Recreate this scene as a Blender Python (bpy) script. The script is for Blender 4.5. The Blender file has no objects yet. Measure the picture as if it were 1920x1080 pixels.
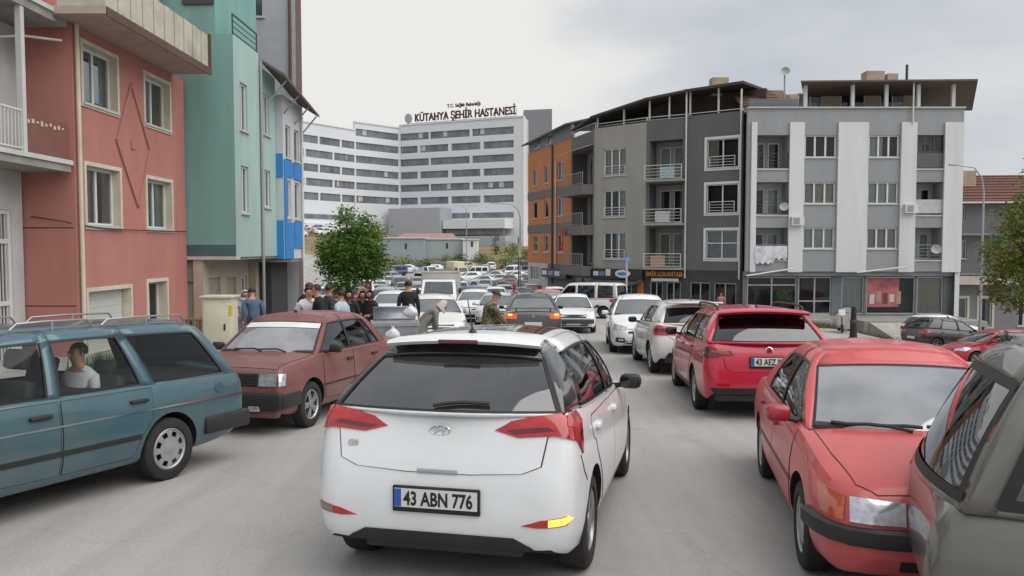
import bpy, bmesh, math, random
from mathutils import Vector, Matrix
from mathutils.bvhtree import BVHTree
R = math.radians
random.seed(7)
scene = bpy.context.scene
col = scene.collection

# ------------------------------------------------------------------ camera
CAMZ = 1.9
cam_data = bpy.data.cameras.new('camera')
cam_data.lens = 36.0 * 1500.0 / 1920.0
cam_data.sensor_width = 36.0
cam_data.clip_start = 0.05
cam_data.clip_end = 3000.0
cam = bpy.data.objects.new('camera', cam_data)
cam.location = (0, 0, CAMZ)
cam.rotation_euler = (R(90 - 2.86), 0, 0)
col.objects.link(cam)
scene.camera = cam

# ------------------------------------------------------------------ sky, sun, exposure
SUN_EL, SUN_AZ = R(52), R(118)          # azimuth from +Y towards +X
world = bpy.data.worlds.new('World')
scene.world = world
world.use_nodes = True
wn = world.node_tree
for n in list(wn.nodes): wn.nodes.remove(n)
def wnode(t, **k):
    n = wn.nodes.new(t)
    for a, b in k.items(): setattr(n, a, b)
    return n
w_out = wnode('ShaderNodeOutputWorld'); w_bg = wnode('ShaderNodeBackground')
w_sky = wnode('ShaderNodeTexSky', sky_type='NISHITA', sun_disc=False, sun_elevation=SUN_EL, sun_rotation=SUN_AZ)
w_sky.air_density = 1.0; w_sky.dust_density = 3.0; w_sky.ozone_density = 1.0
w_tc = wnode('ShaderNodeTexCoord'); w_map = wnode('ShaderNodeMapping')
w_map.inputs['Scale'].default_value = (1.0, 1.0, 2.6)
w_map.inputs['Location'].default_value = (0.35, 0.1, 0.2)
w_n1 = wnode('ShaderNodeTexNoise'); w_n1.inputs['Scale'].default_value = 2.1; w_n1.inputs['Detail'].default_value = 5; w_n1.inputs['Roughness'].default_value = .5
w_r1 = wnode('ShaderNodeValToRGB')
e = w_r1.color_ramp.elements
e[0].position = .36; e[0].color = (4.5, 4.75, 5.15, 1)
e[1].position = .66; e[1].color = (6.7, 6.65, 6.55, 1)
w_mix = wnode('ShaderNodeMixRGB'); w_mix.inputs['Fac'].default_value = .93
wl = wn.links.new
wl(w_tc.outputs['Generated'], w_map.inputs['Vector']); wl(w_map.outputs[0], w_n1.inputs['Vector'])
wl(w_n1.outputs['Fac'], w_r1.inputs['Fac'])
wl(w_sky.outputs[0], w_mix.inputs['Color1']); wl(w_r1.outputs[0], w_mix.inputs['Color2'])
# thinner, brighter cloud low over the hospital
w_dot = wnode('ShaderNodeVectorMath', operation='DOT_PRODUCT'); w_dot.inputs[1].default_value = Vector((-.16, 1.0, .17)).normalized()
w_ad = wnode('ShaderNodeMath', operation='MULTIPLY_ADD'); w_ad.inputs[1].default_value = .24; w_ad.inputs[2].default_value = -.12
w_ad2 = wnode('ShaderNodeMath', operation='ADD')
w_r2 = wnode('ShaderNodeValToRGB'); w_r2.color_ramp.interpolation = 'EASE'
w_r2.color_ramp.elements[0].position = .925; w_r2.color_ramp.elements[0].color = (0, 0, 0, 1); w_r2.color_ramp.elements[1].position = 1.0; w_r2.color_ramp.elements[1].color = (1, 1, 1, 1)
w_m2 = wnode('ShaderNodeMixRGB'); w_m2.inputs['Color2'].default_value = (6.75, 6.7, 6.55, 1)
wl(w_tc.outputs['Generated'], w_dot.inputs[0]); wl(w_n1.outputs['Fac'], w_ad.inputs[0]); wl(w_dot.outputs['Value'], w_ad2.inputs[0]); wl(w_ad.outputs[0], w_ad2.inputs[1])
wl(w_ad2.outputs[0], w_r2.inputs['Fac']); wl(w_r2.outputs[0], w_m2.inputs['Fac']); wl(w_mix.outputs[0], w_m2.inputs['Color1'])
wl(w_m2.outputs[0], w_bg.inputs['Color']); wl(w_bg.outputs[0], w_out.inputs['Surface'])
w_bg.inputs['Strength'].default_value = 0.074

sun_d = bpy.data.lights.new('sun', 'SUN'); sun_d.energy = 1.5; sun_d.angle = R(80); sun_d.color = (1, .965, .91)
sun = bpy.data.objects.new('sun', sun_d); col.objects.link(sun)
_sd = Vector((math.sin(SUN_AZ) * math.cos(SUN_EL), math.cos(SUN_AZ) * math.cos(SUN_EL), math.sin(SUN_EL)))
sun.rotation_euler = (-_sd).to_track_quat('-Z', 'Y').to_euler()
scene.view_settings.view_transform = 'Standard'
scene.view_settings.look = 'None'
scene.view_settings.gamma = 1
scene.view_settings.exposure = 0.74
scene.cycles.max_bounces = 7
scene.cycles.transparent_max_bounces = 14
scene.cycles.caustics_reflective = False
scene.cycles.caustics_refractive = False

# ------------------------------------------------------------------ materials
MATS = {}
def srgb(r, g, b):
    f = lambda c: (c / 255 / 12.92) if c / 255 <= .04045 else ((c / 255 + .055) / 1.055) ** 2.4
    return (f(r), f(g), f(b), 1)
def mat(name, color, rough=.6, metal=0, var=.12, scale=3.0, bump=0, bscale=40, spec=.5, coat=0, dirt=0, emit=0, stretch=None):
    """procedural principled material: colour varied by noise, optional grime and bump"""
    if name in MATS: return MATS[name]
    m = bpy.data.materials.new(name); m.use_nodes = True
    nt = m.node_tree; b = nt.nodes['Principled BSDF']
    if len(color) == 3: color = (*color, 1)
    tc = nt.nodes.new('ShaderNodeTexCoord')
    vec = tc.outputs['Object']
    if stretch:
        mp = nt.nodes.new('ShaderNodeMapping'); mp.inputs['Scale'].default_value = stretch
        nt.links.new(vec, mp.inputs['Vector']); vec = mp.outputs[0]
    n = nt.nodes.new('ShaderNodeTexNoise'); n.inputs['Scale'].default_value = scale; n.inputs['Detail'].default_value = 6; n.inputs['Roughness'].default_value = .6
    nt.links.new(vec, n.inputs['Vector'])
    r = nt.nodes.new('ShaderNodeValToRGB')
    c0 = tuple(max(0, c * (1 - var)) for c in color[:3]) + (1,)
    c1 = tuple(min(1, c * (1 + var)) for c in color[:3]) + (1,)
    r.color_ramp.elements[0].position = .3; r.color_ramp.elements[0].color = c0
    r.color_ramp.elements[1].position = .7; r.color_ramp.elements[1].color = c1
    nt.links.new(n.outputs['Fac'], r.inputs['Fac'])
    out = r.outputs[0]
    if dirt:
        n2 = nt.nodes.new('ShaderNodeTexNoise'); n2.inputs['Scale'].default_value = scale * .45; n2.inputs['Detail'].default_value = 9; n2.inputs['Roughness'].default_value = .72
        nt.links.new(vec, n2.inputs['Vector'])
        r2 = nt.nodes.new('ShaderNodeValToRGB')
        r2.color_ramp.elements[0].position = .48; r2.color_ramp.elements[0].color = (0, 0, 0, 1)
        r2.color_ramp.elements[1].position = .72; r2.color_ramp.elements[1].color = (dirt, dirt, dirt, 1)
        nt.links.new(n2.outputs['Fac'], r2.inputs['Fac'])
        mx = nt.nodes.new('ShaderNodeMixRGB'); mx.inputs['Color2'].default_value = (.17, .155, .13, 1)
        nt.links.new(r2.outputs[0], mx.inputs['Fac']); nt.links.new(out, mx.inputs['Color1']); out = mx.outputs[0]
    nt.links.new(out, b.inputs['Base Color'])
    b.inputs['Roughness'].default_value = rough; b.inputs['Metallic'].default_value = metal
    b.inputs['Specular IOR Level'].default_value = spec
    if coat:
        b.inputs['Coat Weight'].default_value = coat; b.inputs['Coat Roughness'].default_value = .035
    if bump:
        n3 = nt.nodes.new('ShaderNodeTexNoise'); n3.inputs['Scale'].default_value = bscale; n3.inputs['Detail'].default_value = 5
        nt.links.new(vec, n3.inputs['Vector'])
        bp = nt.nodes.new('ShaderNodeBump'); bp.inputs['Strength'].default_value = bump; bp.inputs['Distance'].default_value = .02
        nt.links.new(n3.outputs['Fac'], bp.inputs['Height']); nt.links.new(bp.outputs[0], b.inputs['Normal'])
    if emit:
        nt.links.new(out, b.inputs['Emission Color']); b.inputs['Emission Strength'].default_value = emit
    MATS[name] = m
    return m
def glass(name, tint=(.25, .28, .28), refl=.05, dust_sheen=0.0, dcol=(.5, .5, .5), ior=1.55):
    if name in MATS: return MATS[name]
    m = bpy.data.materials.new(name); m.use_nodes = True
    nt = m.node_tree; nt.nodes.clear()
    o = nt.nodes.new('ShaderNodeOutputMaterial')
    tr = nt.nodes.new('ShaderNodeBsdfTransparent'); tr.inputs[0].default_value = (*tint, 1)
    gl = nt.nodes.new('ShaderNodeBsdfGlossy'); gl.inputs['Roughness'].default_value = .03; gl.inputs[0].default_value = (.95, .97, 1, 1)
    fr = nt.nodes.new('ShaderNodeFresnel'); fr.inputs[0].default_value = ior
    ad = nt.nodes.new('ShaderNodeMath'); ad.operation = 'ADD'; ad.use_clamp = True; ad.inputs[1].default_value = refl
    nt.links.new(fr.outputs[0], ad.inputs[0])
    mx = nt.nodes.new('ShaderNodeMixShader')
    nt.links.new(ad.outputs[0], mx.inputs[0]); nt.links.new(gl.outputs[0], mx.inputs[2])
    base = tr.outputs[0]
    if dust_sheen:  # pale diffuse layer: dust, and sky reflection put into the colour
        df = nt.nodes.new('ShaderNodeBsdfDiffuse'); df.inputs[0].default_value = (*dcol, 1)
        tc = nt.nodes.new('ShaderNodeTexCoord')
        n = nt.nodes.new('ShaderNodeTexNoise'); n.inputs['Scale'].default_value = 2.2; n.inputs['Detail'].default_value = 6
        nt.links.new(tc.outputs['Object'], n.inputs['Vector'])
        ml = nt.nodes.new('ShaderNodeMath'); ml.operation = 'MULTIPLY'; ml.inputs[1].default_value = dust_sheen * 2
        nt.links.new(n.outputs['Fac'], ml.inputs[0])
        m2 = nt.nodes.new('ShaderNodeMixShader')
        nt.links.new(ml.outputs[0], m2.inputs[0]); nt.links.new(tr.outputs[0], m2.inputs[1]); nt.links.new(df.outputs[0], m2.inputs[2])
        base = m2.outputs[0]
    nt.links.new(base, mx.inputs[1]); nt.links.new(mx.outputs[0], o.inputs[0])
    MATS[name] = m
    return m
def paint(name, color, rough=.32, coat=.7, var=.05, dirt=.25, metal=0):
    return mat(name, color, rough=rough, coat=coat, var=var, dirt=dirt, scale=2.2, metal=metal)

black_rubber = mat('black_rubber', (.012, .012, .013), .55, var=.2)
tyre_m = mat('tyre_rubber', (.022, .021, .02), .85, var=.3, scale=14, bump=.3)
black_plastic = mat('black_plastic', (.022, .023, .025), .5, var=.2)
dark_plastic = mat('dark_grey_plastic', (.05, .052, .055), .6, var=.15)
interior_m = mat('car_interior', (.035, .034, .035), .8, var=.25)
seat_m = mat('seat_cloth', (.07, .068, .07), .9, var=.2)
under_m = mat('underbody', (.008, .008, .008), .9)
chrome = mat('chrome', (.75, .76, .78), .15, metal=1, var=.05)
alloy = mat('alloy_wheel', (.42, .43, .44), .35, metal=.85, var=.15, scale=10)
steel_dark = mat('dark_steel', (.09, .09, .095), .5, metal=.6, var=.2)
lamp_red = mat('lamp_red', (.42, .012, .018), .12, var=.25, scale=18, coat=1)
lamp_darkred = mat('lamp_dark_red', (.10, .006, .009), .12, var=.3, scale=20, coat=1)
lamp_orange = mat('lamp_orange', (.55, .12, .02), .15, var=.2, scale=20, coat=1)
lamp_clear = mat('lamp_clear', (.55, .57, .6), .12, metal=.55, var=.4, scale=16, coat=1)
lamp_lit = mat('lit_orange_lamp', (1.0, .33, .04), .3, var=.1, emit=2.2)
plate_white = mat('plate_white', (.62, .62, .61), .45, var=.04)
plate_blue = mat('plate_blue', (.02, .10, .42), .4)
plate_black = mat('plate_black', (.01, .01, .012), .5)
g_dark = glass('tinted_glass', (.10, .115, .12), .06)
g_mid = glass('green_glass', (.50, .56, .54), .05)
g_clear = glass('clear_glass', (.72, .77, .75), .05)
g_dust_sky = glass('dust_sky_glass', (.45, .48, .48), .16, dust_sheen=.40, dcol=(.56, .57, .60))  # grey veil paints in the sky's reflection as well as dust
g_dust_sky2 = glass('milky_sky_glass', (.4, .43, .45), .20, dust_sheen=.42, dcol=(.50, .51, .54))  # milky tone is painted sky reflection over some dust

# ------------------------------------------------------------------ geometry helpers
def pchip(pts):
    xs = [p[0] for p in pts]; ys = [p[1] for p in pts]; n = len(xs)
    h = [xs[i + 1] - xs[i] for i in range(n - 1)]
    d = [(ys[i + 1] - ys[i]) / h[i] for i in range(n - 1)]
    m = [0.0] * n
    m[0] = d[0]; m[-1] = d[-1]
    for i in range(1, n - 1):
        if d[i - 1] * d[i] <= 0: m[i] = 0
        else:
            w1 = 2 * h[i] + h[i - 1]; w2 = h[i] + 2 * h[i - 1]
            m[i] = (w1 + w2) / (w1 / d[i - 1] + w2 / d[i])
    def f(x):
        if x <= xs[0]: return ys[0]
        if x >= xs[-1]: return ys[-1]
        i = 0
        while x > xs[i + 1]: i += 1
        t = (x - xs[i]) / h[i]; t2 = t * t; t3 = t2 * t
        return (2 * t3 - 3 * t2 + 1) * ys[i] + (t3 - 2 * t2 + t) * h[i] * m[i] + (-2 * t3 + 3 * t2) * ys[i + 1] + (t3 - t2) * h[i] * m[i + 1]
    return f
def sstep(a, b, x):
    t = max(0, min(1, (x - a) / (b - a))); return t * t * (3 - 2 * t)

class MB:
    """collects shapes into one mesh"""
    def __init__(s): s.v = []; s.f = []; s.mi = []; s.mats = []
    def m(s, mt):
        if mt not in s.mats: s.mats.append(mt)
        return s.mats.index(mt)
    def add(s, verts, faces, mt):
        o = len(s.v); k = s.m(mt)
        s.v += [tuple(v) for v in verts]
        for f in faces: s.f.append([i + o for i in f]); s.mi.append(k)
        return s
    def box(s, c, d, mt, M=None):
        x, y, z = d[0] / 2, d[1] / 2, d[2] / 2
        vs = [Vector((a * x, b * y, g * z)) for g in (-1, 1) for b in (-1, 1) for a in (-1, 1)]
        if M is not None: vs = [M @ v for v in vs]
        vs = [v + Vector(c) for v in vs]
        return s.add(vs, [(0, 2, 3, 1), (4, 5, 7, 6), (0, 1, 5, 4), (2, 6, 7, 3), (0, 4, 6, 2), (1, 3, 7, 5)], mt)
    def bbox(s, c, d, mt, bev=.02, M=None):
        """box with chamfered vertical and horizontal edges (12+ faces)"""
        bm = bmesh.new(); bmesh.ops.create_cube(bm, size=1)
        bmesh.ops.scale(bm, vec=d, verts=bm.verts)
        bmesh.ops.bevel(bm, geom=bm.edges[:], offset=bev, segments=2, affect='EDGES', profile=.5)
        vs = [v.co.copy() for v in bm.verts]; fs = [[v.index for v in f.verts] for f in bm.faces]
        bm.free()
        if M is not None: vs = [M @ v for v in vs]
        return s.add([v + Vector(c) for v in vs], fs, mt)
    def tube(s, pts, r, mt, n=8, caps=True):
        pts = [Vector(p) for p in pts]; rs = r if isinstance(r, (list, tuple)) else [r] * len(pts)
        vs = []; fs = []
        for i, p in enumerate(pts):
            a = pts[max(0, i - 1)]; b = pts[min(len(pts) - 1, i + 1)]
            t = (b - a).normalized()
            u = t.cross(Vector((0, 0, 1)));
            if u.length < .05: u = t.cross(Vector((1, 0, 0)))
            u.normalize(); w = t.cross(u)
            for k in range(n):
                an = 2 * math.pi * k / n
                vs.append(p + (u * math.cos(an) + w * math.sin(an)) * rs[i])
        for i in range(len(pts) - 1):
            for k in range(n):
                fs.append((i * n + k, i * n + (k + 1) % n, (i + 1) * n + (k + 1) % n, (i + 1) * n + k))
        if caps: fs.append(tuple(range(n - 1, -1, -1))); fs.append(tuple((len(pts) - 1) * n + k for k in range(n)))
        return s.add(vs, fs, mt)
    def lathe(s, prof, mt, n=24, axis='z', c=(0, 0, 0), closed=False):
        """prof: (r, h) pairs"""
        vs = []; fs = []
        for r, h in prof:
            for k in range(n):
                a = 2 * math.pi * k / n
                p = (r * math.cos(a), r * math.sin(a), h)
                if axis == 'y': p = (p[0], p[2], p[1])
                elif axis == 'x': p = (p[2], p[0], p[1])
                vs.append((p[0] + c[0], p[1] + c[1], p[2] + c[2]))
        m_ = len(prof)
        for i in range(m_ if closed else m_ - 1):
            j = (i + 1) % m_
            for k in range(n): fs.append((i * n + k, i * n + (k + 1) % n, j * n + (k + 1) % n, j * n + k))
        return s.add(vs, fs, mt)
    def sphere(s, c, r, mt, n=10, m_=7, sq=(1, 1, 1)):
        vs = []; fs = []
        for i in range(m_ + 1):
            th = math.pi * i / m_
            for k in range(n):
                a = 2 * math.pi * k / n
                vs.append((c[0] + r * sq[0] * math.sin(th) * math.cos(a), c[1] + r * sq[1] * math.sin(th) * math.sin(a), c[2] + r * sq[2] * math.cos(th)))
        for i in range(m_):
            for k in range(n): fs.append((i * n + k, (i + 1) * n + k, (i + 1) * n + (k + 1) % n, i * n + (k + 1) % n))
        return s.add(vs, fs, mt)
    def prism(s, outline, z0, z1, mt, P=None):
        """outline 2D polygon extruded; P maps (a,b,h) to 3D"""
        P = P or (lambda a, b, h: (a, b, h)); n = len(outline)
        vs = [P(a, b, z0) for a, b in outline] + [P(a, b, z1) for a, b in outline]
        fs = [tuple(range(n - 1, -1, -1)), tuple(range(n, 2 * n))] + [(i, (i + 1) % n, n + (i + 1) % n, n + i) for i in range(n)]
        return s.add(vs, fs, mt)
    def build(s, name, parent=None, off=None, smooth=None, recalc=True):
        me = bpy.data.meshes.new(name)
        vs = s.v if off is None else [(v[0] - off[0], v[1] - off[1], v[2] - off[2]) for v in s.v]
        me.from_pydata(vs, [], s.f)
        for m_ in s.mats: me.materials.append(m_)
        me.polygons.foreach_set('material_index', s.mi)
        if recalc:
            bm = bmesh.new(); bm.from_mesh(me)
            bmesh.ops.remove_doubles(bm, verts=bm.verts, dist=1e-5)
            bmesh.ops.recalc_face_normals(bm, faces=bm.faces); bm.to_mesh(me); bm.free()
        me.update()
        if smooth is not None:
            me.shade_smooth(); me.set_sharp_from_angle(angle=R(smooth))
        o = bpy.data.objects.new(name, me); col.objects.link(o)
        if parent: o.parent = parent
        return o
def tag(o, label=None, cat=None, group=None, kind=None):
    if label: o['label'] = label
    if cat: o['category'] = cat
    if group: o['group'] = group
    if kind: o['kind'] = kind
    return o
def thing(name, label, cat, loc=(0, 0, 0), rotz=0, group=None):
    o = bpy.data.objects.new(name, None); o.empty_display_size = .3
    col.objects.link(o); o.location = loc; o.rotation_euler = (0, 0, rotz)
    return tag(o, label, cat, group)
def copy_tree(o, parent=None):
    c = o.copy(); col.objects.link(c); c.parent = parent
    for ch in list(o.children): copy_tree(ch, c)
    return c
_tcache = {}
def text_mesh(txt, size=1.0, extrude=0.0, bold=0.0):
    """flat outline text -> (verts, faces, width); lies in XY, baseline y=0, centred on x"""
    k = (txt, size, extrude, bold)
    if k in _tcache: return _tcache[k]
    cu = bpy.data.curves.new('txt', 'FONT'); cu.body = txt; cu.size = size; cu.align_x = 'CENTER'
    cu.extrude = extrude; cu.offset = bold; cu.resolution_u = 3
    o = bpy.data.objects.new('txt', cu); col.objects.link(o)
    dg = bpy.context.evaluated_depsgraph_get(); dg.update()
    me = bpy.data.meshes.new_from_object(o.evaluated_get(dg))
    vs = [v.co.copy() for v in me.vertices]; fs = [list(p.vertices) for p in me.polygons]
    bpy.data.objects.remove(o); bpy.data.curves.remove(cu); bpy.data.meshes.remove(me)
    w = (max(v.x for v in vs) - min(v.x for v in vs)) if vs else 0
    _tcache[k] = (vs, fs, w)
    return _tcache[k]

# ------------------------------------------------------------------ terrain height
_prof = pchip([(-40, -.4), (-10, -1.5), (0, -1.9), (20, -2.7), (40, -3.5), (60, -4.3), (85, -5.0), (105, -5.1), (130, -4.6), (160, -2.9), (195, -.3), (215, .6), (300, 2), (700, 6)])
def gz(x, y):
    z = _prof(y) + CAMZ
    z += 5.0 * sstep(20, 44, -x) * sstep(105, 165, y)
    z -= 1.6 * sstep(6, 17, x) * sstep(14, 34, y) * (1 - sstep(54, 85, y)) * (1 - .5 * sstep(33, 42, y) * (1 - sstep(17.5, 21.5, x)))
    return z
def ground_matrix(x, y, th, dz=0):
    """place on the terrain: heading th (from +X), tilted with the ground"""
    e_ = .6
    nx = -(gz(x + e_, y) - gz(x - e_, y)) / (2 * e_); ny = -(gz(x, y + e_) - gz(x, y - e_)) / (2 * e_)
    up = Vector((nx, ny, 1)).normalized()
    f = Vector((math.cos(th), math.sin(th), 0)); f = (f - up * f.dot(up)).normalized()
    l = up.cross(f)
    M = Matrix((f, l, up)).transposed().to_4x4(); M.translation = (x, y, gz(x, y) + dz)
    return M
# ------------------------------------------------------------------ vehicles
def surf_patch(bvh, pts, d, mt, res=.04, off=.004, skirt=.012):
    """polygon (3D points) projected along -d onto a surface, as a thin raised panel: returns MB"""
    d = Vector(d).normalized()
    V = Vector((0, 0, 1)) if abs(d.z) < .9 else Vector((1, 0, 0))
    U = V.cross(d).normalized(); V = d.cross(U).normalized()
    p2 = [(Vector(p).dot(U), Vector(p).dot(V)) for p in pts]
    dep = max(Vector(p).dot(d) for p in pts) + 1.2
    bm = bmesh.new()
    bm.faces.new([bm.verts.new((a, b, 0)) for a, b in p2])
    for ax in (0, 1):
        lo = min(p[ax] for p in p2); hi = max(p[ax] for p in p2)
        n = max(1, int((hi - lo) / res)); no = (1, 0, 0) if ax == 0 else (0, 1, 0)
        for i in range(1, n):
            c = lo + (hi - lo) * i / n; co = (c, 0, 0) if ax == 0 else (0, c, 0)
            bmesh.ops.bisect_plane(bm, geom=bm.verts[:] + bm.edges[:] + bm.faces[:], plane_co=co, plane_no=no)
    for v in bm.verts:
        o = U * v.co.x + V * v.co.y + d * dep
        h, nrm, _, _ = bvh.ray_cast(o, -d)
        if h is None or (h - o).length > 2.2:
            q = U * v.co.x + V * v.co.y + d * (dep - 1.2)
            h, nrm, _, _ = bvh.find_nearest(q)
        v.co = h + d * off
    bm.normal_update()
    be = [e_ for e_ in bm.edges if e_.is_boundary]
    r = bmesh.ops.extrude_edge_only(bm, edges=be)
    for v in r['geom']:
        if isinstance(v, bmesh.types.BMVert): v.co -= d * skirt
    mb = MB(); bm.verts.index_update()
    mb.add([v.co.copy() for v in bm.verts], [[v.index for v in f.verts] for f in bm.faces], mt)
    bm.free()
    return mb
def mir(pts): return [(x, -y, z) for x, y, z in pts]

def make_wheel(style, r, w, parent, loc, side):
    """style: alloy / hubcap / steel"""
    mb = MB()
    rr = r * .66
    hw = w / 2
    prof = [(rr, -hw * .8), (rr + .012, -hw), (r - .03, -hw), (r - .008, -hw * .85), (r, -hw * .6), (r, 0), (r, hw * .6), (r - .008, hw * .85), (r - .03, hw), (rr + .012, hw), (rr, hw * .8)]
    mb.lathe(prof, tyre_m, n=30, axis='y')
    wh = mb.build('wheel', parent, smooth=35)
    wh.location = loc
    s = side
    rm = MB()
    rmat = {'alloy': alloy, 'hubcap': hubcap_m, 'steel': steel_dark, 'darkalloy': darkalloy_m}[style]
    rm.lathe([(rr + .002, s * hw * .82), (rr - .01, s * hw * .9), (rr - .025, s * hw * .72), (rr - .03, -s * hw * .6)], rmat, n=30, axis='y')
    rm.lathe([(rr - .02, s * hw * .05), (.03, s * hw * .05), (.001, s * hw * .05)], under_m, n=20, axis='y')
    if style in ('alloy', 'darkalloy'):
        for k in range(5):
            for dd in (-.16, .16):
                a = 2 * math.pi * k / 5 + dd
                c, sn = math.cos(a), math.sin(a)
                p = lambda rad, wd, h: [(rad * c - wd * sn, h, rad * sn + wd * c), (rad * c + wd * sn, h, rad * sn - wd * c)]
                y0, y1 = s * hw * .2, s * hw * .78
                vs = p(.03, .022, y1) + p(rr - .012, .016, y1 * .98) + p(.03, .022, y0) + p(rr - .012, .016, y0)
                rm.add(vs, [(0, 1, 3, 2), (4, 6, 7, 5), (0, 2, 6, 4), (1, 5, 7, 3), (2, 3, 7, 6)], rmat)
        rm.lathe([(.06, s * hw * .5), (.055, s * hw * .84), (.03, s * hw * .88), (.001, s * hw * .88)], rmat, n=14, axis='y')
    elif style == 'hubcap':
        n = 32; vs = []; fs = []
        rings = [(.001, .86), (.035, .88), (.06, .80), (rr * .60, .86), (rr * .84, .80), (rr - .008, .72)]
        for i in range(len(rings) - 1):
            for k in range(n):
                if i == 3 and k % 4 in (1, 2): continue      # slots
                a0, a1 = 2 * math.pi * k / n, 2 * math.pi * (k + 1) / n
                q = []
                for (rad, hh), aa in ((rings[i], a0), (rings[i], a1), (rings[i + 1], a1), (rings[i + 1], a0)):
                    q.append((rad * math.cos(aa), s * hw * hh, rad * math.sin(aa)))
                o = len(vs); vs += q; fs.append((o, o + 1, o + 2, o + 3))
        rm.add(vs, fs, rmat)
    else:
        rm.lathe([(rr * .9, s * hw * .3), (rr * .55, s * hw * .5), (.07, s * hw * .35), (.06, s * hw * .7), (.001, s * hw * .72)], rmat, n=20, axis='y')
    rm.build('rim', wh, smooth=30)
    return wh
hubcap_m = mat('hubcap_silver', (.40, .41, .42), .4, metal=.5, var=.15, scale=9)
darkalloy_m = mat('dark_alloy', (.16, .16, .17), .4, metal=.8, var=.2)

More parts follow.
